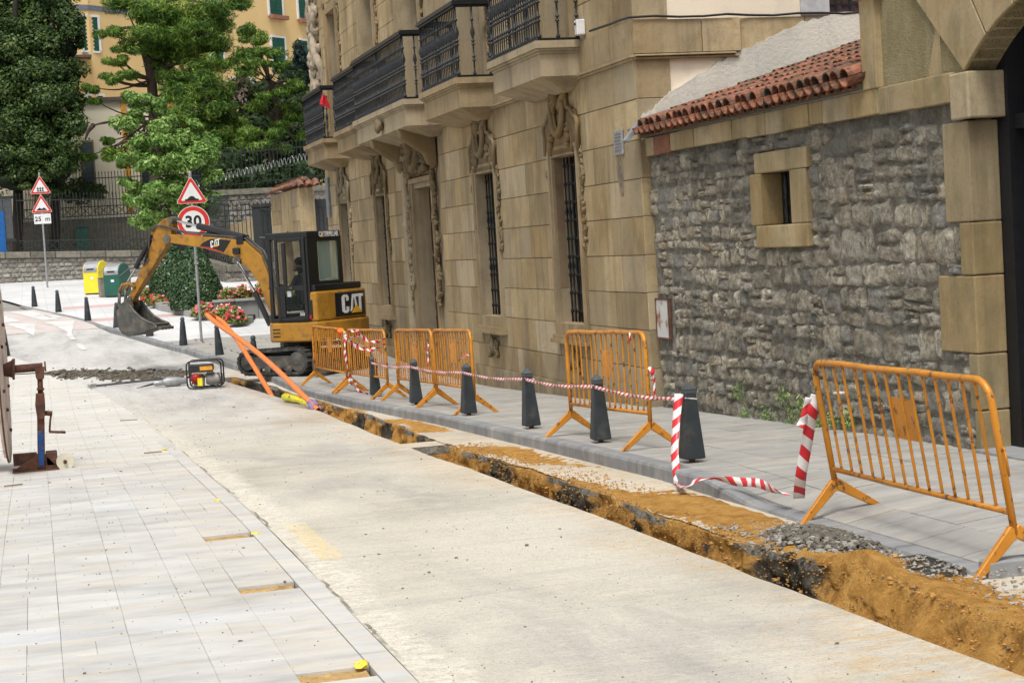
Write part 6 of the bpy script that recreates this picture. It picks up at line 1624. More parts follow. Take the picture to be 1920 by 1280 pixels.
def E(name, mb, mat, parent=ex, smooth=False, bv=0, fix=False):
    if parent is ex: o = mb.build(name, mat, ex, smooth, local=True, fixn=fix)
    else: o = mb.build(name, mat, None, smooth, fixn=fix); o.parent = parent
    if bv: bevel(o, bv, 2)
    return o
def profile(poly, b0, b1, mb=None): mb = mb or MB(); mb.prism(poly, lambda u, v, d: (u, d, v), b0, b1); return mb
# tracks
for (b0, b1) in ((.56, .92), (-.92, -.56)):
    a0, a1, r_ = -.50, 1.30, .27; out = []
    for k in range(13): a = PI / 2 + PI * k / 12; out.append((a0 + r_ + r_ * math.cos(a), .29 + r_ * math.sin(a)))
    for k in range(13): a = -PI / 2 + PI * k / 12; out.append((a1 - r_ * .9 + r_ * .9 * math.cos(a), .27 + r_ * .9 * math.sin(a)))
    inn = [(a0 + r_ + (u - a0 - r_) * .82 if False else u * .93 + .028, (v - .28) * .80 + .28) for u, v in out]
    m_ = MB(); n = len(out); vs = []
    for (pl, bb) in ((out, b0), (out, b1), (inn, b1), (inn, b0)): vs += [(u, bb, v) for u, v in pl]
    fs = []
    for i in range(n):
        j = (i + 1) % n
        for q in range(4): p0 = q * n; p1 = ((q + 1) % 4) * n; fs.append((p0 + i, p0 + j, p1 + j, p1 + i))
    m_.add(vs, fs); tr = E('track_belt', m_, M['rubber'], fix=True)
    # lugs round the belt
    per = []; L = 0; seg = [(Vector(out[i]), Vector(out[(i + 1) % n])) for i in range(n)]; tot = sum((b - a).length for a, b in seg); NL = 40; lug = MB()
    for k in range(NL):
        s = tot * k / NL
        for a, b in seg:
            l = (b - a).length
            if s <= l: break
            s -= l
        p = a.lerp(b, s / l); tg = (b - a).normalized(); nn = Vector((tg.y, -tg.x)); cc = p + nn * .008
        Mx = Matrix(((tg.x, 0, nn.x), (0, 1, 0), (tg.y, 0, nn.y)))
        lug.cbox((cc.x, (b0 + b1) / 2, cc.y), (.045, b1 - b0 - .02, .03), Mx)
    lo = E('track_lugs', lug, M['rubber'], tr, fix=True); lo['kind'] = 'stuff'
    bs = b1 - .05 if b1 > 0 else b0 + .05; sg = 1 if b1 > 0 else -1
    m_ = MB(); m_.box(a0 + .22, a1 - .24, min(bs, bs - sg * .2), max(bs, bs - sg * .2), .14, .40); E('track_frame', m_, M['steel_dirty'], tr, bv=.02)
    for (u, rr_) in ((a0 + .27, .2), (a1 - .25, .17)): m_ = MB(); m_.lathe([(rr_, -.06), (rr_, .03), (rr_ * .6, .045), (rr_ * .25, .07)], (u, bs, .285), 20, Matrix.Rotation(-sg * PI / 2, 3, 'X')); E('track_wheel', m_, M['steel_dirty'], tr)
    for k in range(4): m_ = MB(); m_.lathe([(.08, -.05), (.08, .03), (.03, .045)], (a0 + .5 + k * .27, bs, .13), 14, Matrix.Rotation(-sg * PI / 2, 3, 'X')); E('roller', m_, M['steel_dirty'], tr)
m_ = MB(); m_.box(-.3, 1.1, -.57, .57, .2, .45); m_.lathe([(.42, .45), (.42, .66)], (.35, 0, 0), 20); E('undercarriage', m_, M['cab_black'])
# blade behind
m_ = MB(); prof = [(-.78, .02), (-.70, .02), (-.655, .12), (-.65, .3), (-.69, .42), (-.78, .44), (-.73, .32), (-.725, .15)]; profile(prof, -.98, .98, m_); E('dozer_blade', m_, M['steel_dirty'], fix=True, bv=.01)
for b in (-.4, .4): m_ = MB(); m_.bar((-.68, b, .25), (-.2, b, .3), .1, .12); E('blade_arm', m_, M['steel_dirty'])
# house
skirt = [(-.75, .86), (-.84, .70), (-.95, .30), (-.98, 0), (-.96, -.35), (-.86, -.75), (-.75, -.93), (-.3, -.95), (.5, -.93), (.85, -.7), (1.0, -.55), (1.0, .0), (.8, .35), (.55, .72), (.36, .86)]
m_ = MB(); m_.prism(skirt, lambda u, v, d: (u, v, d), .67, 1.065); E('counterweight_skirt', m_, M['cat_yellow'], fix=True, bv=.035)
m_ = MB()
for z in (.78, .85, .92): m_.box(.18, .362, .855, .868, z, z + .02)
E('skirt_grooves', m_, M['cab_black'])
body = [(-.76, .84), (-.84, .55), (-.88, .2), (-.89, -.1), (-.89, -.45), (-.87, -.68), (-.80, -.76), (-.1, -.80), (.1, -.80), (.1, -.4), (-.5, .0), (-.5, .84)]
m_ = MB(); m_.prism(body, lambda u, v, d: (u, v, d), 1.07, 1.66); E('engine_cover', m_, M['cat_yellow'], fix=True, bv=.04)
m_ = MB(); m_.prism([(u * .92, v * .95) for u, v in body], lambda u, v, d: (u, v, d), 1.661, 1.80); E('engine_cover_top', m_, M['cab_black'], fix=True, bv=.03)
m_ = MB(); m_.box(-.72, -.15, -.86, -.80, 1.07, 1.5); E('tank_side', m_, M['cat_yellow'], bv=.03)
# curved black panel with the lettering on the back
def rear_pt(b, z, off=0.): 
    # back surface of the engine cover as a function of b
    pts = [(.84, -.76), (.55, -.84), (.2, -.88), (-.1, -.89), (-.45, -.89), (-.68, -.87)]
    pts = pts[::-1]; a = float(np.interp(b, [p[0] for p in pts], [p[1] for p in pts])); return Vector((a - off, b, z))
m_ = MB(); rows = []
for z in (1.13, 1.14, 1.36, 1.59, 1.60): rows.append([rear_pt(.36 - .98 * k / 14, z, .006 if z in (1.13, 1.60) or k in (0, 14) else .02) for k in range(15)])
m_.grid(rows); pn = E('rear_panel', m_, M['cab_black'], fix=True); smd = pn.modifiers.new('t', 'SOLIDIFY'); smd.thickness = .012; smd.offset = 0
def letters_on_rear(poly_list, mat, name, off):
    for i, poly in enumerate(poly_list):
        m_ = MB(); n = len(poly); 
        m_.v = []; 
        P0 = [tuple(rear_pt(b, z, off)) for b, z in poly]; P1 = [tuple(rear_pt(b, z, off + .008)) for b, z in poly]
        m_.add(P0 + P1, [tuple(range(n)), tuple(range(n, 2 * n))[::-1]] + [(k, (k + 1) % n, n + (k + 1) % n, n + k) for k in range(n)]); E(name, m_, mat, pn, fix=True)
M['white_vinyl'] = simple('white_vinyl', (.72, .72, .72), .4, bump=0); M['yellow_vinyl'] = simple('yellow_vinyl', (.72, .40, .02), .4, bump=0)
def cat_letters(x0, w, z0, h):
    """bold C A T outlines in a (b,z) box; reads left to right as b falls"""
    lw = w * .33
    def S(u, v): return (x0 - u * w, z0 + v * h)
    C = [(.30, .66), (.30, .88), (.23, 1.0), (.08, 1.0), (.0, .88), (.0, .12), (.08, 0), (.23, 0), (.30, .12), (.30, .34), (.19, .34), (.19, .17), (.17, .13), (.14, .13), (.12, .17), (.12, .83), (.14, .87), (.17, .87), (.19, .83), (.19, .66)]
    A = [(.36, .05), (.47, 1.), (.60, 1.), (.70, .15), (.60, .26), (.56, .78), (.51, .78), (.47, .18)]
    T = [(.62, 1.), (1., 1.), (1., .84), (.88, .84), (.88, .03), (.77, .14), (.77, .84), (.62, .84)]
    return [[S(*p) for p in q] for q in (C, A, T)], [[S(.40, -.02), S(.64, .42), S(.88, -.02)]]
L3, TR_ = cat_letters(.19, .74, 1.185, .37)
letters_on_rear(L3, M['white_vinyl'], 'letter', .024); letters_on_rear([[(b, z) for b, z in q] for q in TR_], M['yellow_vinyl'], 'yellow_triangle', .034)
# tail lamp and louvres on the left side of the cover
m_ = MB(); m_.box(-.66, -.56, .835, .85, 1.12, 1.50); E('side_grille', m_, M['cab_black'], bv=.01)
m_ = MB(); m_.box(-.64, -.58, .845, .862, 1.13, 1.20); E('tail_lamp', m_, simple('red_lens', (.35, .02, .02), .3, bump=0))
# cab: frame bars with real openings
x0, x1, y0, y1, z0, z1 = -.60, .40, -.30, .84, 1.07, 2.86
tp_ = .02
def cabbar(p, q, w=.07, h=.07, nm='cab_frame', mat='cab_black'): m_ = MB(); m_.bar(p, q, w, h); return E(nm, m_, M[mat], bv=.012)
for (xx, yy) in ((x0, y0), (x0, y1), (x1, y0), (x1, y1)): cabbar((xx + (.03 if xx < 0 else -.03), yy * .96, z0), (xx * .98 + (.02 if xx < 0 else -.02), yy * .94, z1 - .1), .08, .08, 'cab_pillar')
m_ = MB(); m_.prism([(x0 - .02, y0 - .0), (x1 + .03, y0), (x1 + .08, y0 + .1), (x1 + .08, y1 - .1), (x1 + .03, y1), (x0 - .02, y1)], lambda u, v, d: (u, v, d), z1 - .13, z1 + .01); E('cab_roof', m_, M['cab_black'], fix=True, bv=.03)
m_ = MB(); m_.box(x0, x1, y0, y1, z0 + .0, z0 + .08); E('cab_floor', m_, M['cab_black'])
m_ = MB(); m_.box(x0 - .02, x0 + .03, y0, y1, 1.10, 1.80); E('cab_rear_wall', m_, M['cab_black'], bv=.01)
m_ = MB(); m_.box(x0, x0 + .02, y0 + .12, y1 - .33, 1.86, 2.66); rw = E('rear_window', m_, M['rear_glass'])
m_ = MB(); m_.box(x0 - .015, x0 + .03, y1 - .335, y1, 1.8, 2.74); E('cab_rear_post', m_, M['cab_black'])
m_ = MB(); m_.box(x0 - .015, x0 + .03, y0, y0 + .12, 1.8, 2.74); m_.box(x0 - .015, x0 + .03, y0 + .12, y1 - .335, 2.66, 2.76); m_.box(x0 - .015, x0 + .03, y0 + .12, y1 - .335, 1.8, 1.86); E('cab_rear_frame', m_, M['cab_black'])
text_obj('CATERPILLAR', .135, M['white_vinyl'], ex, (x0 - .045, .14, 2.795), (0, -1, 0), (0, 0, 1), bold=.006, sx=.80)
m_ = MB(); m_.prism([(-.04, 0), (.04, 0), (0, .05)], lambda u, v, d: (x0 - .055 - d, .36 - u, 2.74 + v), 0, .004); E('yellow_triangle', m_, M['yellow_vinyl'], fix=True)
# left side: front quarter window and the door
m_ = MB(); m_.box(.20, .37, y1 - .05, y1 - .03, 1.2, 2.70); E('front_side_glass', m_, tinted('clear_glass', (.2, .22, .21, 1), .12))
door = empty('cab_door', (0, 0, 0)); door.parent = ex
def frame_rect(mb, a0, a1, c0, c1, w, d0, d1):
    mb.box(a0, a0 + w, d0, d1, c0, c1); mb.box(a1 - w, a1, d0, d1, c0, c1); mb.box(a0 + w, a1 - w, d0, d1, c0, c0 + w); mb.box(a0 + w, a1 - w, d0, d1, c1 - w, c1)
m_ = MB(); frame_rect(m_, -.56, .20, 1.09, 2.76, .075, y1 - .01, y1 + .035); m_.box(-.30, .125, y1 - .01, y1 + .035, 1.78, 1.86) if False else None; o = m_.build('door_frame', M['cab_black'], None); o.parent = door; bevel(o, .02, 2)
m_ = MB(); m_.box(-.485, .124, y1 - .005, y1 + .03, 1.70, 1.80); m_.box(-.07, .015, y1, y1 + .03, 1.801, 2.66); m_.box(.0, .124, y1 - .004, y1 + .029, 1.17, 1.699); o = m_.build('door_panel', M['cab_black'], None); o.parent = door
m_ = MB(); m_.box(-.484, .124, y1 + .005, y1 + .015, 1.801, 2.685); m_.box(-.484, .0, y1 + .005, y1 + .015, 1.165, 1.70); o = m_.build('door_glass', M['cab_glass'], None); o.parent = door
m_ = MB(); m_.box(-.16, -.06, y1 + .016, y1 + .02, 1.58, 1.70); o = m_.build('sticker', simple('pale_sticker', (.45, .52, .5), .5, bump=0), None); o.parent = door
m_ = MB(); m_.box(-.22, -.14, y1 + .03, y1 + .06, 1.74, 1.77); o = m_.build('handle', M['steel_dirty'], None); o.parent = door
t3 = text_obj('303', .085, simple('grey_vinyl', (.4, .4, .4), .5, bump=0), door, (-.42, y1 + .035, 1.22), (-1, 0, 0), (0, 0, 1), bold=.004)
m_ = MB(); m_.tube([(-.18, y1 + .0, 1.2), (-.16, y1 - .02, 1.4), (-.25, y1 - .05, 1.55)], .04, 8); m_.build('x', M['cat_yellow'], None).parent = door
door.children[-1].name = 'yellow_reflection_strip'
bpy.data.objects.remove(door.children[-1])
# beam, wiper and mirror
m_ = MB(); m_.box(x1 - .02, x1 + .02, y0, y1, 1.15, 1.22); m_.box(x1 - .02, x1 + .02, y0, y1, 1.75, 1.79); E('cab_front_beam', m_, M['cab_black'])
m_ = MB(); m_.box(x1, x1 + .012, y0 + .05, y1 - .05, 1.8, 2.72); E('windscreen', m_, tinted('clear_glass_front', (.2, .22, .21, 1), .15))
m_ = MB(); m_.tube([(x1 + .03, .7, 2.65), (x1 + .05, .75, 2.0)], .008, 6); E('wiper', m_, M['cab_black'])
m_ = MB(); m_.tube([(x1 + .05, .8, 2.78), (x1 + .16, .84, 2.80)], .035, 8); E('work_lamp', m_, M['cab_black'])
# seat, controls
m_ = MB(); m_.box(-.15, .33, .02, .52, 1.28, 1.42); m_.box(-.22, -.12, .04, .50, 1.42, 2.05); E('seat', m_, M['cab_black'], bv=.04)
m_ = MB(); m_.box(-.1, .3, .60, .70, 1.4, 1.6); m_.tube([(.3, .61, 1.55), (.32, .61, 1.78)], .022, 8); m_.box(-.1, .3, -.15, -.02, 1.4, 1.6); m_.tube([(.3, -.08, 1.55), (.32, -.08, 1.78)], .022, 8); E('controls', m_, M['cab_black'], bv=.01)
m_ = MB(); m_.blob((-.5, -.05, 1.87), (.06, .26, .05), 10, 6, .3); m_.blob((-.5, .32, 1.86), (.06, .2, .04), 10, 6, .3); E('rag', m_, simple('pale_rag', (.45, .47, .45), .9))
# boom plane
BC = -.33
boom = [(1.08, 1.10), (1.22, 1.06), (1.36, 1.40), (1.50, 1.82), (1.74, 2.15), (2.14, 2.44), (3.08, 2.70), (3.92, 2.84), (4.03, 2.90), (4.02, 2.99), (3.90, 3.02), (3.34, 2.95), (2.6, 2.88), (1.88, 2.77), (1.62, 2.66), (1.42, 2.42), (1.24, 1.95), (1.12, 1.5)]
m_ = MB()
# split the boom into quads strips for a clean surface
low = [(1.20, 1.06), (1.36, 1.40), (1.50, 1.82), (1.74, 2.15), (2.14, 2.44), (2.6, 2.575), (3.08, 2.70), (3.55, 2.775), (3.92, 2.84), (4.04, 2.93)]; upp = [(1.06, 1.12), (1.12, 1.5), (1.24, 1.97), (1.42, 2.43), (1.84, 2.765), (2.4, 2.855), (2.9, 2.91), (3.4, 2.965), (3.88, 3.02), (4.0, 3.0)]
def strip_solid(low, upp, b0, b1):
    m_ = MB(); n = len(low); vs = []
    for (pl, bb) in ((low, b0), (low, b1), (upp, b1), (upp, b0)): vs += [(u, bb, v) for u, v in pl]
    fs = []
    for i in range(n - 1):
        for q in range(4): p0 = q * n; p1 = ((q + 1) % 4) * n; fs.append((p0 + i, p0 + i + 1, p1 + i + 1, p1 + i))
    fs += [(0, n, 2 * n, 3 * n), (n - 1, 2 * n - 1, 3 * n - 1, 4 * n - 1)]; m_.add(vs, fs); return m_
E('boom', strip_solid(low, upp, BC - .10, BC + .10), M['cat_yellow'], fix=True, bv=.01)
m_ = MB(); m_.box(.85, 1.25, BC - .18, BC + .18, .75, 1.2); m_.lathe([(.07, -.2), (.07, .2)], (1.14, BC, 1.12), 12, Matrix.Rotation(PI / 2, 3, 'X')); E('swing_bracket', m_, M['steel_dirty'], bv=.02)
aL = [(3.80, 3.22), (3.86, 3.02), (3.98, 2.83), (4.30, 2.50), (4.60, 2.19), (4.88, 1.90), (5.08, 1.66), (5.14, 1.58)]; aU = [(3.84, 3.40), (4.08, 3.36), (4.32, 3.20), (4.42, 2.90), (4.72, 2.42), (5.03, 1.97), (5.22, 1.74), (5.25, 1.66)]
E('arm', strip_solid(aL, aU, BC - .085, BC + .085), M['cat_yellow2'], fix=True, bv=.01)
def cyl(name, pts, r, mat, parent=ex, b=BC, n=10): m_ = MB(); m_.tube([(u, b, v) for u, v in pts], r, n); o = E(name, m_, M[mat]); auto_smooth(o); return o
cyl('stick_cylinder', [(3.16, 3.155), (1.92, 2.85)], .072, 'cab_black'); cyl('cylinder_rod', [(3.80, 3.31), (3.16, 3.155)], .028, 'chrome')
m_ = MB(); m_.lathe([(.07, -.14), (.07, .14)], (3.82, BC, 3.32), 12, Matrix.Rotation(PI / 2, 3, 'X')); E('pin', m_, M['steel_dirty'])
m_ = MB(); m_.box(1.86, 2.06, BC - .12, BC + .12, 2.70, 2.90); E('cylinder_bracket', m_, M['cab_black'], bv=.03)
cyl('boom_cylinder', [(1.62, 1.68), (1.26, .98)], .062, 'cab_black', b=BC + .14); cyl('cylinder_rod', [(2.02, 2.34), (1.62, 1.68)], .028, 'chrome', b=BC + .14); cyl('hydraulic_pipe', [(1.95, 2.3), (1.55, 1.72), (1.2, .98)], .014, 'cab_black', b=BC + .22)
m_ = MB(); m_.lathe([(.085, -.16), (.085, .16)], (2.03, BC, 2.37), 12, Matrix.Rotation(PI / 2, 3, 'X')); m_.lathe([(.10, -.12), (.10, .12)], (3.97, BC, 2.92), 12, Matrix.Rotation(PI / 2, 3, 'X')); m_.lathe([(.06, -.12), (.06, .12)], (5.17, BC, 1.66), 12, Matrix.Rotation(PI / 2, 3, 'X')); E('pins', m_, M['steel_dirty'])
m_ = MB(); m_.box(1.95, 2.14, BC + .10, BC + .17, 2.50, 2.64); E('boom_lamp', m_, M['cab_black'], bv=.03)
cyl('bucket_cylinder', [(4.44, 3.03), (5.00, 2.34)], .062, 'cab_black', b=BC + .02); cyl('cylinder_rod', [(5.00, 2.34), (5.42, 1.88)], .026, 'chrome', b=BC + .02)
m_ = MB(); m_.prism([(4.36, 3.1), (4.5, 3.1), (4.52, 2.95), (4.38, 2.9)], lambda u, v, d: (u, d, v), BC - .06, BC + .06); E('cylinder_lug', m_, M['cat_yellow2'], fix=True)
m_ = MB(); 
for b in (BC - .11, BC + .11): m_.tube([(5.0, b, 1.90), (5.15, b, 2.0), (5.35, b, 1.98), (5.46, b, 1.84)], .035, 8)
E('link', m_, M['cat_yellow2'], smooth=True)
m_ = MB()
for b in (BC - .10, BC + .10): m_.tube([(5.46, b, 1.86), (5.50, b, 1.6), (5.47, b, 1.36)], .035, 8)
E('link', m_, M['steel_dirty'], smooth=True)
# hydraulic hoses over the boom
for k, (o1_, o2_) in enumerate(((.02, .06), (.035, .02), (.045, -.03), (.03, -.07))):
    m_ = MB(); m_.tube([(4.62, BC + .1 + .02 * k, 2.45), (4.50, BC + .12, 2.75), (4.44, BC + .12, 3.05 + o1_), (4.25, BC + .11, 3.20 + o1_), (3.95, BC + .11, 3.15 + o1_), (3.5, BC + .11, 3.02 + o1_), (3.1, BC + o2_, 2.96 + o1_), (2.4, BC + o2_, 2.89 + o1_), (1.86, BC + o2_, 2.81 + o1_), (1.44, BC + o2_, 2.50 + o1_), (1.24, BC + o2_, 2.05 + o1_), (1.08, BC + o2_, 1.5)], .015, 6); E('hydraulic_hose', m_, M['cab_black'] if k % 2 else M['steel_dirty'], smooth=True)
m_ = MB(); m_.blob((4.62, BC + .1, 2.5), (.09, .03, .06), 8, 6, .4); m_.blob((4.72, BC + .1, 2.44), (.06, .03, .05), 8, 6, .4); E('hose_clamp', m_, M['steel_dirty'])
# boom decal
dcl = [(3.06, 2.735), (2.95, 2.80), (2.75, 2.86), (2.42, 2.83), (2.2, 2.80), (2.42, 2.555), (2.62, 2.60)]
m_ = MB(); profile([(u, v) for u, v in dcl], BC + .1005, BC + .104, m_); E('decal', m_, M['cab_black'], fix=True)
m_ = MB(); profile([(3.08, 2.725), (2.6, 2.595), (2.42, 2.55), (2.44, 2.57), (2.8, 2.69)], BC + .1045, BC + .106, m_); E('decal_red_edge', m_, simple('red_vinyl', (.45, .03, .03), .4, bump=0), fix=True)
L3, TR_ = cat_letters(0, .27, 0, .15)
def put2d(poly, a0, z0, dd):
    m_ = MB(); profile([(a0 + b * .99, z0 + z - b * .17) for b, z in poly], BC + .105 + dd, BC + .108 + dd, m_); return m_
for q in L3: E('letter', put2d(q, 2.76, 2.665, .002), M['white_vinyl'], fix=True)
for q in TR_: E('yellow_triangle', put2d(q, 2.76, 2.665, .006), M['yellow_vinyl'], fix=True)
# bucket
curve = [(5.20, 1.62), (5.36, 1.55), (5.47, 1.40), (5.475, 1.22), (5.45, 1.04), (5.36, .91), (5.20, .85), (5.02, .86), (4.84, .90), (4.66, .945), (4.48, .98), (4.34, 1.01)]
side_poly = curve + [(4.40, 1.09), (4.58, 1.14), (4.78, 1.24), (4.95, 1.37), (5.07, 1.52), (5.12, 1.6)]
bw = .22
bk = empty('bucket', (0, 0, 0)); bk.parent = ex
def Bk(name, mb, mat, fix=True): o = mb.build(name, mat, None, fixn=fix); o.parent = bk; return o
for b in (BC - bw, BC + bw): Bk('side_plate', profile(side_poly, b - .012, b + .012), M['steel_dirty'])
m_ = MB(); m_.grid([[(u, BC - bw, v) for u, v in curve], [(u, BC + bw, v) for u, v in curve]]); o = Bk('shell', m_, M['steel_dirty']); sm = o.modifiers.new('t', 'SOLIDIFY'); sm.thickness = .02; sm.offset = 0
m_ = MB(); edge_ = [(4.34, 1.01), (4.40, 1.09), (4.58, 1.14), (4.78, 1.24), (4.95, 1.37), (5.07, 1.52)]
for b in (BC - bw, BC + bw): m_.tube([(u, b, v) for u, v in edge_], .028, 6)
Bk('reinforced_edge', m_, M['steel_dirty'])
for k in range(4):
    b = BC - bw + .06 + k * (2 * bw - .12) / 3; m_ = MB(); m_.bar((4.46, b, 1.02), (4.22, b, .985), .07, .06); m_.bar((4.50, b, 1.06), (4.36, b, 1.04), .09, .10); Bk('tooth', m_, M['steel_dirty'], False)
m_ = MB()
for b in (BC - .11, BC + .11): m_.prism([(5.08, 1.5), (5.16, 1.72), (5.28, 1.66), (5.46, 1.44), (5.56, 1.36), (5.52, 1.24), (5.3, 1.2)], lambda u, v, d: (u, d, v), b - .02, b + .02)
m_.tube([(5.50, BC - .15, 1.36), (5.50, BC + .15, 1.36)], .05, 10); Bk('ears', m_, M['steel_dirty'])
# ---- the driver
def skin_body(name, joints, edges, radii, mat, root=0, lv=2):
    me = bpy.data.meshes.new(name); me.from_pydata(joints, edges, []); o = link(bpy.data.objects.new(name, me)); me.materials.append(mat)
    md = o.modifiers.new('skin', 'SKIN'); md.use_smooth_shade = True
    for i, v in enumerate(me.skin_vertices[0].data): v.radius = radii[i] if hasattr(radii[i], '__len__') else (radii[i], radii[i]); v.use_root = (i == root)
    ss = o.modifiers.new('sub', 'SUBSURF'); ss.levels = lv; ss.render_levels = lv; return o
S_ = 1.06
jn = [(-.25, .27, 1.50), (-.26, .27, 1.66), (-.28, .27, 1.84), (-.27, .27, 1.98), (-.25, .27, 2.07), (-.20, .27, 2.16), (-.19, .27, 2.29),     # pelvis, waist, chest, neck base, neck, head, crown
      (-.28, .46, 1.95), (-.16, .52, 1.72), (.01, .58, 1.80), (.06, .60, 1.82), (-.28, .08, 1.95), (-.16, .03, 1.72), (.01, -.05, 1.80), (.06, -.07, 1.82),
      (-.2, .37, 1.50), (.12, .40, 1.52), (.22, .40, 1.25), (-.2, .17, 1.50), (.12, .14, 1.52), (.22, .14, 1.25)]
ed = [(0, 1), (1, 2), (2, 3), (3, 4), (4, 5), (5, 6), (2, 7), (7, 8), (8, 9), (9, 10), (2, 11), (11, 12), (12, 13), (13, 14), (0, 15), (15, 16), (16, 17), (0, 18), (18, 19), (19, 20)]
rd = [(.14, .17), (.12, .16), (.13, .18), (.08, .09), (.055, .055), (.095, .08), (.07, .065), .075, .052, .04, .035, .075, .052, .04, .035, .09, .075, .055, .09, .075, .055]
_sh = Vector((-.696, .718, 0)) * .27
drv = empty('person', EO + _sh, math.atan2(.718, -.696), 'driver in dark clothes seated in profile inside the excavator cab', 'person')
b_ = skin_body('body', jn, ed, rd, simple('dark_green_overalls', (.018, .03, .028), .8)); b_.parent = drv
m_ = MB(); m_.blob((-.20, .27, 2.22), (.105, .088, .125), 14, 10); m_.blob((-.095, .27, 2.19), (.03, .018, .03), 8, 6); m_.blob((-.10, .27, 2.14), (.03, .03, .012), 8, 5); m_.blob((-.11, .27, 2.10), (.04, .04, .03), 8, 5)
for s in (-1, 1): m_.blob((-.21, .27 + s * .088, 2.19), (.022, .012, .035), 8, 6); m_.blob((-.115, .27 + s * .035, 2.215), (.012, .014, .009), 6, 5)
o = m_.build('head', simple('skin_tone', (.30, .17, .11), .6), None, True); o.parent = drv
m_ = MB(); m_.blob((-.225, .27, 2.265), (.108, .096, .10), 14, 10, .06); o = m_.build('hair', simple('black_hair', (.012, .01, .009), .7), None, True); o.parent = drv
for s, x in ((1, .60), (-1, -.07)):
    m_ = MB(); m_.blob((.075, x, 1.825), (.045, .04, .03), 8, 6)
    for k in range(4): m_.tube([(.09, x - .03 + k * .02, 1.84), (.12, x - .03 + k * .02, 1.84), (.125, x - .03 + k * .02, 1.80), (.10, x - .03 + k * .02, 1.785)], .010, 6)
    m_.tube([(.06, x - s * .04, 1.83), (.09, x - s * .055, 1.82), (.11, x - s * .045, 1.80)], .011, 6); o = m_.build('hand', bpy.data.materials['skin_tone'], None, True); o.parent = drv
# ================================================================== BEYOND THE STREET: WALLS, FENCES, HOUSES, TREES
def brick_mat(name, a, b, c3, sc=(1.6, 1.6, 4)):
    t = NT(name); c = t.ramp(t.noise(5, 5, .7), [(.3, a), (.5, b), (.75, c3)]); c = t.vary(c, .5)
    return t.out(c, .95, 0, t.bump(t.noise(14, 5, .7), .6, .04), .1)
M['far_stone'] = brick_mat('far_wall_stone', (.14, .125, .105), (.27, .25, .22), (.42, .40, .37)); M['coping'] = brick_mat('coping_stone', (.10, .095, .075), (.17, .16, .13), (.24, .22, .17))
M['iron_far'] = simple('dark_fence_iron', (.035, .04, .04), .6, .3, var=.3, bump=0)
# ---- stone wall with the railing, left to right round the square
def wall_run(A, B, zb, zt, label, n_course, seed, bars=True, bar_h=2.6, panel=None, zt2=None):
    A = Vector((A[0], A[1], 0)); B = Vector((B[0], B[1], 0)); d = B - A; L = d.length; ang = math.atan2(d.y, d.x); rs = random.Random(seed); zt2 = zt if zt2 is None else zt2
    r = empty('stone_wall', (A.x, A.y, 0), ang, label, 'wall', 'stone walls round the square'); top = lambda x: zt + (zt2 - zt) * x / L
    m_ = MB(); m_.add([(0, .06, zb - .6), (L, .06, zb - .6), (L, .06, zt2 - .3), (0, .06, zt - .3), (0, .5, zb - .6), (L, .5, zb - .6), (L, .5, zt2 - .3), (0, .5, zt - .3)], [(0, 1, 2, 3), (5, 4, 7, 6), (3, 2, 6, 7)]); m_.build('mortar', M['mortar'], r, local=True)
    cnt = 0; rest = MB(); tmpl = STONES
    for j in range(n_course):
        x = rs.uniform(-.2, 0)
        while x < L:
            w = rs.uniform(.22, .62); f0 = j / n_course; f1 = (j + 1) / n_course; xm = x + w / 2; z0 = zb - .15 + (top(xm) - .30 - zb + .15) * f0; z1 = zb - .15 + (top(xm) - .30 - zb + .15) * f1
            if x + w > L: break
            h = z1 - z0; me = tmpl[rs.randrange(14)]
            if cnt < 290:
                o = inst(me, 'stone', r, (xm, .05, (z0 + z1) / 2), (0, rs.uniform(-.04, .04), PI / 2), (.05, w * 1.02, h * rs.uniform(.85, 1.02))); 
                o.data = FARST[rs.randrange(len(FARST))]; cnt += 1
            x += w
    x = 0
    while x < L - .01:
        w = min(1.2, L - x); m_ = MB(); a = top(x); b = top(x + w); m_.add([(x + .01, -.1, a - .30), (x + w - .01, -.1, b - .30), (x + w - .01, .6, b - .30), (x + .01, .6, a - .30), (x + .01, -.1, a), (x + w - .01, -.1, b), (x + w - .01, .6, b), (x + .01, .6, a)], [(0, 3, 2, 1), (4, 5, 6, 7), (0, 1, 5, 4), (1, 2, 6, 5), (2, 3, 7, 6), (3, 0, 4, 7)])
        bevel(m_.build('coping_stone', M['coping'], r, local=True), .03); x += w
    return r, L, top
def recolor(me, mat):
    c = me.copy(); c.materials.clear(); c.materials.append(mat); return c
FARST = [recolor(m, M['far_stone']) for m in STONES]
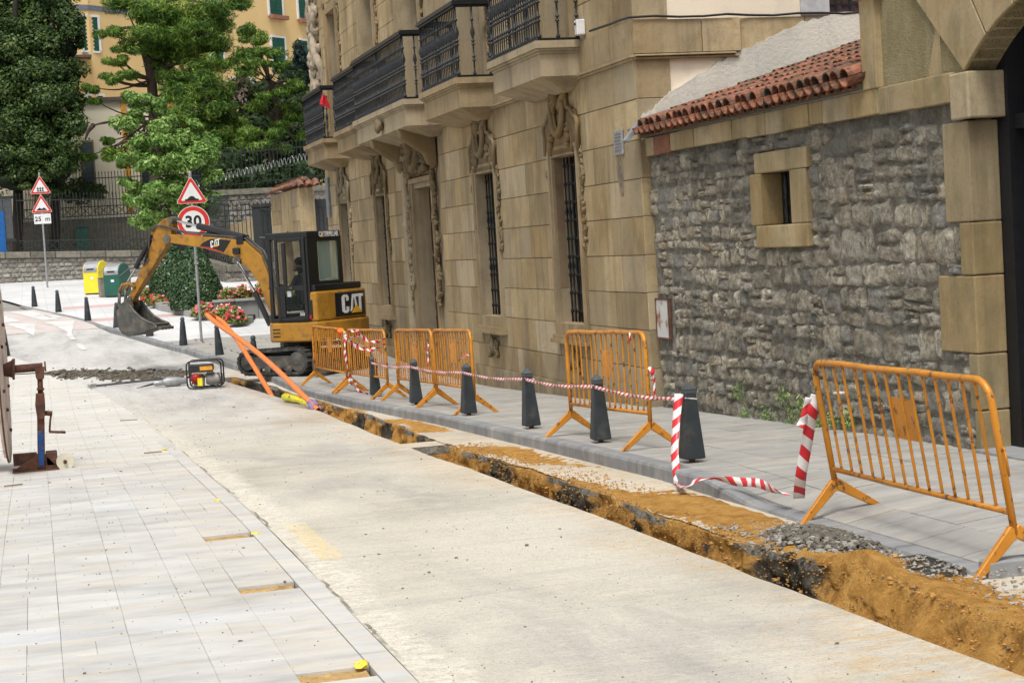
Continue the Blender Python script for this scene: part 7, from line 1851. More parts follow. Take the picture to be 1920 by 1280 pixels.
def fence_run(A, B, top, z_of, label, bar_h=2.6, sp=.165, lattice=True, x0=0., mat='iron_far', rr=.016, cat='fence', group='iron railings behind the square', yoff=.25, razor=False):
    A = Vector((A[0], A[1], 0)); B = Vector((B[0], B[1], 0)); d = B - A; L = d.length; ang = math.atan2(d.y, d.x)
    r = empty('iron_fence', (A.x, A.y, 0), ang, label, cat, group)
    m_ = MB(); m_.lathe([(rr, 0), (rr, bar_h - .12), (rr * 2, bar_h - .11), (.004, bar_h)], (0, 0, 0), 4); me = m_.mesh('bar', M[mat]); x = x0; k = 0
    while x < L:
        inst(me, 'bar', r, (x, yoff, z_of(x)), (0, 0, 0), (1, 1, 1)); x += sp; k += 1
    for h in ((.06, .52) if lattice else (.15,)) + (bar_h - .35,):
        m_ = MB(); m_.bar((x0, yoff, z_of(x0) + h), (L, yoff, z_of(L) + h), .03, .045); m_.build('rail', M[mat], r, local=True)
    if lattice:
        m_ = MB(); x = x0
        while x < L - .45: m_.bar((x, yoff - .02, z_of(x) + .1), (x + .45, yoff - .02, z_of(x + .45) + .5), .02, .03); m_.bar((x, yoff - .02, z_of(x) + .5), (x + .45, yoff - .02, z_of(x + .45) + .1), .02, .03); x += .45
        o = m_.build('lattice', M[mat], r, local=True); o['kind'] = 'stuff'
    return r, L
A1, B1 = (-9, 88.5), (6.3, 83.0)
w1, L1, t1 = wall_run(A1, B1, 1.45, 3.35, 'grey rubble stone wall behind the bins and the far traffic sign', 6, 5, zt2=2.62)
B2 = (7.6, 71.5); w2, L2, t2 = wall_run(B1, B2, 1.15, 2.62, 'stone wall running back behind the clipped bushes', 5, 6, zt2=1.8)
C2 = (14.5, 69); w3, L3_, t3_ = wall_run(B2, C2, .95, 1.8, 'low stone wall with broad coping behind the excavator boom', 3, 7)
fence_run(A1, B1, None, lambda x: t1(x), 'tall spiked iron railing on the wall behind the yellow bin', 2.75, .17, True, 9.0)
fence_run(B1, B2, None, lambda x: t2(x), 'iron railing running back behind the light green tree', 2.75, .2)
fence_run(B2, C2, None, lambda x: t3_(x), 'iron railing with crossed lattice above the low wall behind the boom', 2.5, .17)
def local_panel(): pass
# solid gate leaves at the far left
r = empty('panelled_gate', (-9, 88.5, 0), math.atan2(B1[1] - A1[1], B1[0] - A1[0]), 'dark grey sheet metal gate left of the far traffic sign', 'gate')
for k in range(9): m_ = MB(); m_.box(5.0 + k * .42, 5.4 + k * .42, .2, .26, t1(6) + .5, t1(6) + 2.35); m_.build('sheet', simple('grey_sheet', (.075, .08, .085), .6, .2) if k == 0 else bpy.data.materials['grey_sheet'], r, local=True)
m_ = MB(); m_.box(4.9, 8.9, .17, .29, t1(6) + 2.36, t1(6) + 2.5); m_.box(4.9, 8.9, .17, .29, t1(6) + .38, t1(6) + .49); m_.build('rail', M['iron_far'], r, local=True)
for k in range(24): m_ = MB(); m_.box(5.0 + k * .16, 5.03 + k * .16, .2, .24, t1(6) + .02, t1(6) + .379); m_.build('bar', M['iron_far'], r, local=True)
p = onY(5, 436, 85.8); m_ = MB(); m_.box(p.x - .8, p.x + .12, p.y, p.y + .05, p.z - .95, p.z + 1.0); tag(m_.build('blue_sign', simple('blue_panel', (.01, .10, .32), .5, bump=0)), 'bright blue panel cut off by the left edge behind the wall', 'sign')
# terrace behind, with its own railing and a green bin
r = empty('terrace_wall', (4, 92, 0), 0, 'dark terrace wall with a pale ledge behind the railing', 'wall'); m_ = MB(); m_.box(-4, 13, 92, 92.5, 1, 4.5); m_.build('wall', M['coping'], r); m_ = MB(); m_.box(-4, 13.05, 91.85, 92.6, 4.5, 4.62); m_.build('ledge', simple('pale_ledge', (.42, .39, .33), .9), r)
fence_run((-.5, 92.3), (13, 92.3), None, lambda x: 4.6, 'upper spiked railing in front of the cream house', 2.3, .16, True, 0, 'iron_far', .016)
p = onY(156, 462, 91.2); r = empty('green_container', (p.x, 91.2, 1.6), 0, 'dark green container standing behind the railing', 'bin'); m_ = MB(); m_.box(p.x - .3, p.x + .3, 91, 91.5, 1.6, 4.05); bevel(m_.build('body', M['green_bin'], r), .04); m_ = MB(); m_.box(p.x - .34, p.x + .34, 90.96, 91.54, 4.051, 4.12); m_.build('lid', M['green_bin'], r)
# ochre wall, grey retaining wall, iron door on the right
M['ochre_wall'] = ashlar_mat('ochre_wall', (.24, .17, .09), (.33, .25, .14), (.40, .31, .19), 0)
r = empty('ochre_wall', (9, 77, 0), 0, 'ochre stone wall seen through the railing above the boom', 'wall'); m_ = MB(); m_.prism([(6.9, 1), (13, 1), (13, 4.3), (10.2, 3.95), (6.9, 3.1)], lambda u, v, d: (u, 77 + d, v), 0, .3); m_.build('wall', M['ochre_wall'], r, fixn=True)
r = empty('retaining_wall', (9, 80, 0), 0, 'grey rubble retaining wall with a railing above the ochre wall', 'wall'); m_ = MB(); m_.box(7.2, 17, 80, 80.5, 1, 4.9); m_.build('wall', M['far_stone'], r); m_ = MB(); m_.box(7.1, 17, 79.85, 80.6, 4.9, 5.15); m_.build('coping', M['coping'], r)
rs = random.Random(12); z = 3.0
while z < 4.88:
    x = 7.2
    while x < 11.6:
        w = rs.uniform(.25, .6); inst(FARST[rs.randrange(14)], 'stone', r, (x + w / 2 - 9, -.03, z + .12), (0, 0, PI / 2), (.05, w, .24)); x += w
    z += .235
fence_run((7.2, 80.2), (17, 80.2), None, lambda x: 5.15 + .05 * x, 'railing carrying coils of razor wire above the retaining wall', 1.9, .18, False)
m_ = MB(); P = []
for k in range(420): a = k * .72; P.append((7.2 + k * .02 + .01 * math.sin(k * 1.7), 80.2 + .12 * math.cos(a), 5.45 + k * .004 + .16 * math.sin(a) + .03 * math.sin(k * .31)))
m_.tube(P, .009, 3); tag(m_.build('razor_wire', simple('bright_wire', (.5, .5, .5), .4, .3, bump=0)), 'coils of bright razor wire along the upper railing', 'razor wire')
p = onY(492, 440, 71.3); r = empty('iron_door', (p.x, 71.3, 1), 0, 'narrow dark metal door at the end of the low wall', 'door'); m_ = MB(); m_.box(p.x - .35, p.x + .4, 71.25, 71.35, .9, 4.05); m_.build('leaf', M['iron_far'], r); m_ = MB(); m_.box(p.x - .38, p.x + .43, 71.2, 71.4, 4.051, 4.15); m_.build('lintel', M['iron_far'], r)
# gate pier with tiled coping
gp = empty('gate_pier', (9.4, 60, .9), 0, 'sandstone gate pier with an arched niche and a clay tile coping', 'gate pier'); X0 = 8.95
m_ = MB(); Pg = lambda u, v, d: (X0 + d, u, v); holed_sheet(m_, Pg, 60, 67, .6, 4.3, [(62.0, 64.3, .6, 2.9, .35)]); m_.box(X0 + .005, 9.5, 60, 60.01, .6, 4.3); m_.box(X0 + .351, 9.5, 60.02, 67, .6, 4.29); m_.build('wall', M['ashlar'], gp)
m_ = MB(); poly = [(62.0, 2.9), (64.3, 2.9), (64.3, 2.0)] + [(63.15 + 1.15 * math.cos(a), 2.0 + .9 * math.sin(a)) for a in [PI * k / 12 for k in range(13)]] + [(62.0, 2.0)]; m_.prism(poly, lambda u, v, d: (X0 + d, u, v), -.004, .34); m_.build('arch_head', M['ashlar'], gp, fixn=True)
rs = random.Random(2)
for j in range(7):
    for (y0, y1) in ((60.0, 60.9), (60.9, 61.95), (64.35, 65.5), (65.5, 66.95)):
        m_ = MB(); m_.box(X0 - .015, X0, y0 + .015, y1 - .015, .7 + j * .5, 1.18 + j * .5); m_.build('ashlar_block', M['ashlar'], gp)
for i in range(28): 
    for s in (-1, 1): inst(TC, 'roof_tile', gp, (X0 + .25 - 9.4 + s * .42, .1 + i * .25, 3.45), (0, (R(-24) if s < 0 else R(24) + PI) if False else R(-26) * (1 if s < 0 else 1), 0 if s < 0 else PI), (1, 1.2, 1.2))
for i in range(3): inst(TC, 'roof_tile', gp, (-.35 + i * .27, -.3, 3.42), (0, R(-22), PI / 2), (1, 1.25, 1.3))
m_ = MB(); m_.box(9.5, 10.9, 60.3, 60.36, .6, 3.9); gt = m_.build('board_gate', simple('dark_grey_gate', (.045, .047, .05), .6), None); tag(gt, 'dark grey board gate between the pier and the palace', 'gate')
for k in range(9): m_ = MB(); m_.box(9.52 + k * .15, 9.65 + k * .15, 60.27, 60.299, .7, 3.6); m_.build('board', bpy.data.materials['dark_grey_gate'], gt)
p = onY(584, 397, 60.2); m_ = MB(); m_.box(p.x - .04, p.x + .04, 60.24, 60.265, p.z - .28, p.z + .15); m_.build('notice', M['white_paint'], gt)
# ---- planters
def kerb_line(parent, pts, h, w, mat, name='kerb_block', lift=0.):
    for (a, b) in zip(pts, pts[1:]):
        a = Vector((a[0], a[1], 0)); b = Vector((b[0], b[1], 0)); L = (b - a).length; n = max(1, round(L / 1.0))
        for k in range(n):
            p = a.lerp(b, k / n); q = a.lerp(b, (k + 1) / n); zz = zs((p.y + q.y) / 2) + lift; p.z = q.z = zz + h / 2; e = (q - p).normalized() * .008
            m_ = MB(); m_.bar(p + e, q - e, w, h + .2); bevel(m_.build(name, mat, parent), .015)
M['planter'] = slab_mat('planter_concrete', (.22, .22, .21), (.29, .29, .28), (.36, .355, .34), .12, .15)
pts = [(3.74, 57.0), (3.78, 55.6), (4.35, 52.7), (4.9, 50.3), (5.46, 48.3), (5.8, 49.3)]
kb = empty('flower_bed', (4.5, 52, 0), 0, 'low kerbed bed of red, pink and white begonias in front of the clipped bushes', 'flower bed'); kerb_line(kb, pts, .10, .16, M['planter'])
m_ = MB(); P = [(x + .05, y + .1) for x, y in pts] + [(6.2, 51.0), (5.4, 56.5)]; m_.prism(P, lambda u, v, d: (u, v, zs(v) + d), -.05, .12); m_.build('soil', simple('dark_soil', (.035, .025, .018), 1, bump=.6), kb, fixn=True)
kb2 = empty('flower_bed', (4, 59, 0), 0, 'small kerbed bed of red flowers left of the clipped bushes', 'flower bed'); a = gnd(282, 573); b = gnd(316, 581); kerb_line(kb2, [(a.x, a.y + 1.0), (a.x, a.y), (b.x, b.y)], .12, .16, M['planter'])
pw = empty('planter', (6.5, 50, 0), 0, 'raised concrete planter wall with a rim beside the excavator', 'planter')
for k in range(8): m_ = MB(); x = 4.95 + k * .6; m_.box(x + .003, x + .597, 50.55 - k * .2 + .0, 50.85 - k * .2 + .1, -.1, .80); m_.build('wall_block', M['planter'], pw)
for k in range(8): m_ = MB(); x = 4.92 + k * .6; m_.box(x + .004, x + .596, 50.47 - k * .2, 50.97 - k * .2, .803, .875); bevel(m_.build('rim', M['planter'], pw), .01)
m_ = MB(); m_.box(4.9, 9.8, 50.8, 55, .2, .78); m_.build('soil', bpy.data.materials['dark_soil'], pw)
# ---- foliage
def fol_mat(name, cols, red=None, gloss=.5, spec=.25, sc=1.2):
    t = NT(name); isl = t.n.new('ShaderNodeNewGeometry').outputs['Random Per Island']
    f = t.math('ADD', t.math('MULTIPLY', t.noise(sc, 3, .6), .62), t.math('MULTIPLY', isl, .38))
    n = len(cols); c = t.ramp(f, [(.28 + .44 * i / (n - 1), cols[i]) for i in range(n)])
    m = t.out(c, gloss, 0, None, spec); t.b.inputs['Subsurface Weight'].default_value = 0
    tr = t.n.new('ShaderNodeBsdfTranslucent'); mx = t.n.new('ShaderNodeMixShader'); mx.inputs[0].default_value = .22; t.l.new(c, tr.inputs[0])
    o = [n_ for n_ in t.n if n_.type == 'OUTPUT_MATERIAL'][0]; t.l.new(t.b.outputs[0], mx.inputs[1]); t.l.new(tr.outputs[0], mx.inputs[2]); t.l.new(mx.outputs[0], o.inputs[0]); return m
rng = np.random.default_rng(5)
def leaf_mesh(name, C, N, size, aspect, mat, jitter=.4):
    """C centres, N facing directions (n,3); one bent diamond per leaf"""
    n = len(C); N = N / (np.linalg.norm(N, axis=1, keepdims=True) + 1e-9); T = rng.normal(size=(n, 3)); T -= N * (T * N).sum(1, keepdims=True); T /= np.linalg.norm(T, axis=1, keepdims=True) + 1e-9; B = np.cross(N, T)
    s = size * rng.uniform(1 - jitter, 1 + jitter, (n, 1)); V = np.stack([C - T * s, C - B * s * aspect + N * s * .15, C + T * s, C + B * s * aspect + N * s * .15], 1).reshape(-1, 3)
    me = bpy.data.meshes.new(name); me.vertices.add(4 * n); me.vertices.foreach_set('co', V.astype(np.float32).ravel()); me.loops.add(4 * n); me.loops.foreach_set('vertex_index', np.arange(4 * n, dtype=np.int32)); me.polygons.add(n); me.polygons.foreach_set('loop_start', np.arange(0, 4 * n, 4, dtype=np.int32))
    me.materials.append(mat); me.update(calc_edges=True); return me
def ell_points(c, r, n, shell=.75, up=.0, rough=.25):
    d = rng.normal(size=(n, 3)); d /= np.linalg.norm(d, axis=1, keepdims=True); ph = rng.uniform(0, 6.28, 3)
    lump = 1 + rough * (np.sin(d[:, 0] * 5 + ph[0]) * np.sin(d[:, 1] * 4.3 + ph[1]) + .6 * np.sin(d[:, 2] * 9 + ph[2]) * np.sin(d[:, 0] * 8))
    rad = np.where(rng.random(n) < shell, rng.uniform(.82, 1.05, n), rng.random(n) ** .45); P = np.array(c) + d * np.array(r) * (rad * lump)[:, None]; return P, d
def add_obj(me, name, parent, kind=None):
    o = link(bpy.data.objects.new(name, me)); o.parent = parent
    if parent is not None: 
        l = abs_loc(parent); me.transform(Matrix.Translation(-l))
    return o
def limb(mb, pts, r0, r1, n=8): mb.tube(smooth_path(pts, 5), 1, n, rf=lambda t: r0 + (r1 - r0) * t)
M['bark'] = simple('pine_bark', (.075, .055, .04), .95, var=.5, sc=5, bump=.8, bsc=12); M['bark_dark'] = simple('dark_bark', (.03, .025, .02), .95, var=.4, sc=5, bump=.6)
F_hedge = fol_mat('dark_broadleaf', [(.014, .035, .011), (.038, .078, .019), (.08, .135, .03), (.14, .18, .055)], spec=.3, sc=.9)
F_pine = fol_mat('pine_needles', [(.014, .035, .008), (.045, .11, .015), (.13, .235, .03), (.31, .41, .07)], sc=.7, gloss=.6)
F_maple = fol_mat('fresh_leaves', [(.05, .12, .02), (.13, .26, .05), (.26, .41, .10), (.42, .54, .20)], sc=1.3)
F_top = fol_mat('glossy_clipped_leaves', [(.010, .035, .012), (.022, .07, .018), (.05, .12, .03), (.14, .20, .09)], gloss=.35, spec=.6, sc=4)
F_fir = fol_mat('blue_green_fir', [(.012, .03, .025), (.03, .06, .05), (.06, .10, .085)])
F_bed = fol_mat('bed_leaves', [(.05, .11, .025), (.13, .22, .05), (.28, .33, .09), (.40, .22, .09)], sc=6)
def tree_from_clumps(label, clumps, Y, mat, leaf, asp, dens, group, trunk_fn, loc, name='tree', flat=.6, depth=1., seed=0, shell=.72, upn=.5):
    r = empty(name, loc, 0, label, 'tree', group); PP, NN = [], []; cs = []
    for (px, py, rx, ry, dy) in clumps:
        c = onY(px, py, Y + dy); k = (Y + dy) / F_PX; rr = (rx * k, (rx + ry) / 2 * k * depth, ry * k); cs.append((c, rr)); n = int(dens * rr[0] * rr[2] * (1 + rr[1] * .5))
        # sub clumps give light and dark tufts
        for q in range(max(5, int(n / 230))):
            dd = rng.normal(size=3); dd /= np.linalg.norm(dd); sc_ = np.array(c) + dd * np.array(rr) * rng.uniform(.2, .9); f = rng.uniform(.30, .60)
            P, N = ell_points(sc_, np.array([rr[0] * f, rr[1] * f, rr[2] * f * (.9 if flat > .8 else .95)]), 260, shell); N = N + np.array([0, 0, upn]) + rng.normal(size=N.shape) * .45; PP.append(P); NN.append(N)
    me = leaf_mesh('crown', np.concatenate(PP), np.concatenate(NN), leaf, asp, mat); o = add_obj(me, 'crown', r)
    m_ = MB(); trunk_fn(m_, cs); m_.build('trunk', M['bark'] if mat is not F_hedge else M['bark_dark'], r, True); print(label, len(me.polygons)); return r
# the dark ivy-like trees at the left
hc = [(20, 20, 60, 45, 1), (95, 15, 55, 40, 0), (130, 45, 32, 30, -1), (60, 60, 60, 40, 0), (110, 90, 45, 35, -1), (25, 100, 55, 40, -1), (70, 130, 60, 40, -1.5), (125, 135, 34, 32, -1), (20, 170, 55, 45, -1), (95, 180, 55, 40, -2), (138, 190, 26, 26, -1), (50, 220, 60, 40, -2), (120, 235, 42, 34, -2), (15, 255, 50, 40, -1), (80, 275, 55, 36, -2.5), (128, 290, 26, 28, -2), (40, 305, 50, 34, -2), (100, 320, 42, 30, -2.5), (30, 340, 45, 20, -2), (90, 350, 36, 18, -2), (150, 230, 14, 22, -1), (148, 75, 12, 20, 0), (-30, 120, 60, 120, 1), (-30, 280, 60, 80, 1), (60, -30, 80, 50, 1)]
def trunk_h(m_, cs): 
    for x in (30, 100): limb(m_, [onY(x, 560, 89), onY(x + 4, 350, 89), onY(x - 3, 120, 89), onY(x, -20, 89)], .3, .1)
    for c, rr in cs[::2]: limb(m_, [onY(60, 330, 89), c.lerp(onY(60, 330, 89), .5), c], .08, .03, 5)
tree_from_clumps('tall dense dark green broadleaf tree filling the upper left corner', hc, 89.5, F_hedge, .085, .55, 1500, 'trees behind the railings', trunk_h, onY(60, 520, 89), 'broadleaf_tree', .9)
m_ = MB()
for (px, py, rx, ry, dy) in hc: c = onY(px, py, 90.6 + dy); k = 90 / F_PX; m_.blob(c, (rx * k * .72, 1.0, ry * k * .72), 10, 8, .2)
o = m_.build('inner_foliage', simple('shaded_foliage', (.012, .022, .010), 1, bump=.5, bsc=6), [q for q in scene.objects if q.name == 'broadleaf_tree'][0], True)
pc = [(a, b, c * 1.02, d * 1.15, e) for (a, b, c, d, e) in [(300, 28, 62, 26, 0), (235, 12, 45, 16, 1), (375, 22, 52, 24, 0), (440, 8, 40, 16, 1), (208, 62, 26, 12, -1), (345, 60, 48, 22, -1), (285, 68, 45, 18, -1), (395, 80, 42, 24, 0), (240, 92, 30, 14, -1), (215, 116, 24, 10, -1), (245, 140, 24, 10, -1), (345, 100, 42, 20, 0), (390, 122, 36, 20, -1), (210, 150, 24, 9, -1), (330, 150, 34, 20, -1), (380, 150, 40, 22, -1), (420, 170, 28, 20, -1), (345, 180, 48, 26, -1.5), (400, 205, 38, 26, -1), (335, 215, 40, 24, -2), (440, 225, 30, 22, 0), (420, 265, 34, 22, -1), (430, 300, 30, 20, -1.5), (455, 285, 18, 16, -2), (165, 293, 20, 10, 0), (205, 290, 22, 13, 0), (232, 305, 18, 12, 0), (180, 190, 16, 7, 0), (175, 165, 18, 8, 0), (198, 265, 14, 7, 0), (310, 110, 30, 16, 1), (400, 45, 40, 18, 1), (370, 235, 40, 24, 0), (300, 95, 40, 18, .5), (330, 40, 50, 20, .5), (420, 110, 26, 16, 0), (300, 130, 30, 14, 1), (360, 160, 40, 20, .5), (385, 240, 44, 26, -.5)]]
def trunk_p(m_, cs):
    y = 88.5; limb(m_, [onY(292, 440, y), onY(290, 260, y), onY(284, 150, y), onY(272, 95, y), onY(262, 40, y), onY(258, -20, y)], .30, .16)
    for (a, b, mid) in (((284, 150), (235, 120), (255, 138)), ((284, 140), (390, 120), (330, 120)), ((278, 100), (380, 70), (320, 80)), ((270, 60), (210, 58), (240, 52)), ((290, 190), (360, 180), (320, 170)), ((290, 200), (430, 230), (360, 215)), ((264, 40), (330, 20), (300, 26)), ((288, 230), (175, 235), (215, 228)), ((175, 235), (160, 262), (166, 246)), ((290, 250), (200, 285), (235, 265)), ((262, 20), (400, 10), (330, 0)), ((284, 160), (215, 150), (250, 160))):
        limb(m_, [onY(*a, y), onY(*mid, y - .4), onY(*b, y - .6)], .13, .04, 6)
    for c, rr in cs:
        t = onY(284, min(max(c.x * 0 + 150, 20), 240), y)
        base = min([onY(284, 150, y), onY(268, 70, y), onY(290, 220, y)], key=lambda q: (q - c).length); limb(m_, [base, base.lerp(c, .55) + Vector((0, 0, -.25)), c], .06, .02, 5)
tree_from_clumps('tall pine with bright tufted needles and a dark forked trunk', pc, 88, F_pine, .15, .12, 2700, 'trees behind the railings', trunk_p, onY(292, 470, 88.5), 'pine_tree', .6, upn=.2, shell=.85)
pc2 = [(a, b, c * 1.02, d * 1.2, e) for (a, b, c, d, e) in [(462, 55, 20, 16, 0), (475, 78, 26, 14, 0), (500, 95, 32, 14, -1), (455, 100, 22, 14, 0), (480, 118, 34, 12, -1), (520, 122, 24, 10, -1), (465, 135, 28, 12, -1), (560, 158, 24, 10, -1), (535, 172, 26, 12, -1), (575, 178, 16, 9, -1), (500, 182, 24, 10, -1), (545, 200, 24, 9, 0), (480, 205, 20, 10, 0), (560, 220, 22, 9, 0), (470, 245, 28, 14, -1), (510, 250, 26, 12, -1), (490, 272, 32, 12, -1.5), (455, 262, 20, 12, -1), (530, 280, 24, 9, 0), (560, 255, 22, 9, 0), (525, 232, 20, 8, 0)]]
def trunk_p2(m_, cs):
    y = 86.5; limb(m_, [onY(500, 440, y), onY(508, 300, y), onY(520, 210, y), onY(505, 150, y), onY(480, 80, y)], .22, .08)
    for (a, b, mid) in (((516, 215), (575, 205), (545, 200)), ((508, 160), (560, 160), (535, 152)), ((512, 250), (590, 235), (550, 240)), ((510, 260), (455, 262), (480, 250)), ((515, 225), (480, 205), (495, 205)), ((508, 165), (475, 170), (484, 180)), ((512, 240), (590, 275), (550, 255))): limb(m_, [onY(*a, y), onY(*mid, y - .4), onY(*b, y - .5)], .09, .03, 6)
    for c, rr in cs: base = min([onY(505, 150, y), onY(518, 215, y), onY(510, 270, y)], key=lambda q: (q - c).length); limb(m_, [base, base.lerp(c, .5) + Vector((0, 0, -.15)), c], .05, .02, 5)
tree_from_clumps('smaller open pine with flat yellow-green tiers beside the palace', pc2, 86, F_pine, .14, .12, 2100, 'trees behind the railings', trunk_p2, onY(500, 470, 86.5), 'pine_tree', .5, upn=.2, shell=.85)
mc = [(a, b, c * 1.15, d * 1.15, e) for (a, b, c, d, e) in [(252, 186, 22, 13, 0), (275, 180, 20, 10, 0), (300, 200, 18, 14, 0), (262, 208, 26, 16, 0), (240, 235, 26, 20, 0), (288, 235, 28, 18, -.5), (318, 225, 10, 12, 0), (265, 268, 34, 22, -1), (310, 275, 30, 22, -1), (372, 232, 14, 12, 0), (352, 258, 26, 18, 0), (390, 262, 20, 16, 0), (372, 290, 34, 22, -1), (330, 310, 36, 24, -1.5), (280, 310, 34, 22, -1), (244, 295, 20, 16, 0), (402, 300, 16, 18, 0), (395, 330, 24, 18, -.5), (350, 345, 34, 22, -1), (300, 350, 36, 22, -1.5), (255, 345, 24, 18, 0), (240, 372, 22, 12, 0), (275, 380, 34, 15, -1), (330, 382, 34, 16, -1), (385, 370, 28, 22, -.5), (400, 395, 18, 14, 0), (300, 405, 30, 12, -1), (255, 415, 16, 9, 0), (272, 418, 20, 9, -1), (350, 405, 26, 12, -1)]]
def trunk_m(m_, cs):
    y = 77; limb(m_, [onY(318, 520, y), onY(318, 430, y), onY(315, 340, y), onY(300, 250, y), onY(280, 200, y)], .12, .03); limb(m_, [onY(317, 400, y), onY(345, 330, y), onY(375, 260, y)], .07, .02)
    for c, rr in cs: base = min([onY(316, 380, y), onY(312, 310, y), onY(345, 330, y)], key=lambda q: (q - c).length); limb(m_, [base, base.lerp(c, .5), c], .03, .012, 5)
tree_from_clumps('young light green leafy tree in front of the railing', mc, 76.5, F_maple, .10, .36, 2200, 'trees behind the railings', trunk_m, onY(318, 520, 77), 'leafy_tree', .9)
fc = [(566, 95, 18, 18, 0), (572, 115, 28, 20, 0), (556, 135, 26, 18, 0), (585, 140, 26, 20, 0), (565, 160, 28, 14, 0)]
tree_from_clumps('dark bluish fir just left of the carved palace corner', fc, 98, F_fir, .13, .25, 3500, 'trees behind the railings', lambda m_, cs: limb(m_, [onY(572, 330, 98), onY(572, 200, 98), onY(568, 90, 98)], .2, .05), onY(572, 330, 98), 'fir_tree')
# ---- dark shrubs on the bank behind
PP, NN = [], []
for (px, py, rx, ry, Y) in [(470, 335, 60, 20, 84), (560, 330, 60, 25, 84), (520, 300, 70, 30, 88), (440, 310, 40, 25, 86), (590, 290, 40, 40, 88), (420, 345, 40, 15, 84), (520, 345, 60, 15, 82.5), (150, 360, 40, 20, 93), (520, 210, 90, 60, 93), (560, 250, 60, 30, 90), (330, 270, 80, 45, 92), (470, 270, 60, 50, 91)]:
    c = onY(px, py, Y); k = Y / F_PX; n = int(1500 * rx * ry * k * k); P, N = ell_points(c, (rx * k, 1.6, ry * k), n, .6, rough=.4); PP.append(P); NN.append(N + rng.normal(size=N.shape) * .5)
me = leaf_mesh('shrubbery', np.concatenate(PP), np.concatenate(NN), .16, .4, fol_mat('dark_shrubs', [(.010, .024, .008), (.028, .055, .014), (.06, .11, .025)])); o = add_obj(me, 'shrubbery', None); tag(o, 'dark tangled shrubbery on the bank behind the walls and between the trees', 'shrubbery', kind='stuff')
# ---- clipped bushes
def topiary(px, py, dz, rad, h, label, n):
    p = gnd(px, py, dz); r = empty('clipped_bush', p, 0, label, 'bush', 'clipped cone bushes'); f = lambda t: rad * (math.sin(PI * (.50 - .0)) * (1 - t ** 1.7) ** .74) * (.86 + .14 * math.sin(min(1, t * 3) * PI / 2))
    u = rng.random(n); t = 1 - (1 - u) ** .8 * 1.; t = u * 1.0; a = rng.uniform(0, 2 * PI, n); R_ = np.array([f(x) for x in t]) * rng.normal(1.0, .022, n) * (1 + .035 * np.sin(a * 5 + t * 9)); C = np.stack([p.x + R_ * np.cos(a), p.y + R_ * np.sin(a), p.z + t * h], 1); keep = rng.random(n) < (R_ / rad + .12)
    C = C[keep]; a = a[keep]; t = t[keep]; N = np.stack([np.cos(a), np.sin(a), .25 + t], 1) + rng.normal(size=C.shape) * .5; me = leaf_mesh('foliage', C, N, .038, .55, F_top); add_obj(me, 'foliage', r)
    m_ = MB(); m_.lathe([(f(k / 12) * .93, k / 12 * h * .97) for k in range(13)], p, 20); m_.build('shaded_core', bpy.data.materials['shaded_foliage'], r, True); return r  # solid dark core; the shade inside the bush is put into its colour
topiary(369, 579, .14, .84, 1.98, 'large dark clipped cone bush right behind the sign pole', 15000)
topiary(324, 565, .10, .78, 2.0, 'clipped cone bush half hidden behind the larger one', 11000)
# ---- flowers
M['fl_red'] = simple('red_petals', (.55, .02, .03), .6, var=.2, bump=0); M['fl_pink'] = simple('pink_petals', (.62, .12, .16), .6, var=.2, bump=0); M['fl_white'] = simple('white_petals', (.66, .60, .5), .6, var=.1, bump=0)
def flowers(parent, pts, n, h, palette, leafsize=.05, name=''):
    C = []
    for (x, y, rx, ry, hh, w) in pts:
        k = int(n * w); d = rng.normal(size=(k, 3)); d /= np.linalg.norm(d, axis=1, keepdims=True); d[:, 2] = abs(d[:, 2]); rr = rng.uniform(.55, 1.05, (k, 1)); P = d * rr * np.array([rx, ry, hh]) + np.array([x, y, 0]); P[:, 2] += [zs(q) + .12 for q in P[:, 1]] if parent is not pw else .8; C.append(P)
    C = np.concatenate(C); N = rng.normal(size=C.shape) * .6 + np.array([0, -.3, 1]); add_obj(leaf_mesh('leaves', C, N, leafsize, .6, F_bed), 'leaves', parent)['kind'] = 'stuff'
    for (mt, frac, nm) in palette:
        sel = C[rng.random(len(C)) < frac]; sel = sel + rng.normal(size=sel.shape) * .01 + np.array([0, -.03, .04]); N = rng.normal(size=sel.shape) * .5 + np.array([0, -.6, 1]); add_obj(leaf_mesh(nm, sel, N, leafsize * 1.05, .9, M[mt]), nm, parent)['kind'] = 'stuff'
c1 = [gnd(335, 570, .2), gnd(360, 578, .2), gnd(385, 588, .2), gnd(405, 584, .25), gnd(425, 592, .2), gnd(440, 598, .2)]
flowers(kb, [(p.x + .05, p.y + .4, .42, .55, .34, 1) for p in c1[1:5]] + [(c1[0].x, c1[0].y, .3, .3, .25, .5), (c1[0].x + .35, c1[0].y - .1, .35, .4, .3, .7), (c1[5].x, c1[5].y, .34, .4, .32, .8)], 2300, .3, [('fl_red', .03, 'red_blossoms'), ('fl_pink', .05, 'pink_blossoms'), ('fl_white', .02, 'white_blossoms')])
p = gnd(296, 568, .15); flowers(kb2, [(p.x, p.y, .33, .5, .3, 1), (p.x - .3, p.y + 1.0, .2, .4, .5, .6)], 900, .3, [('fl_red', .06, 'red_blossoms'), ('fl_pink', .03, 'pink_blossoms')])
flowers(pw, [(5.5 + k * .42, 51.5 + .2 * (k % 2) - k * .1, .34, .4, .42, 1) for k in range(9)], 800, .3, [('fl_red', .05, 'red_blossoms'), ('fl_pink', .05, 'pink_blossoms'), ('fl_white', .01, 'white_blossoms')])
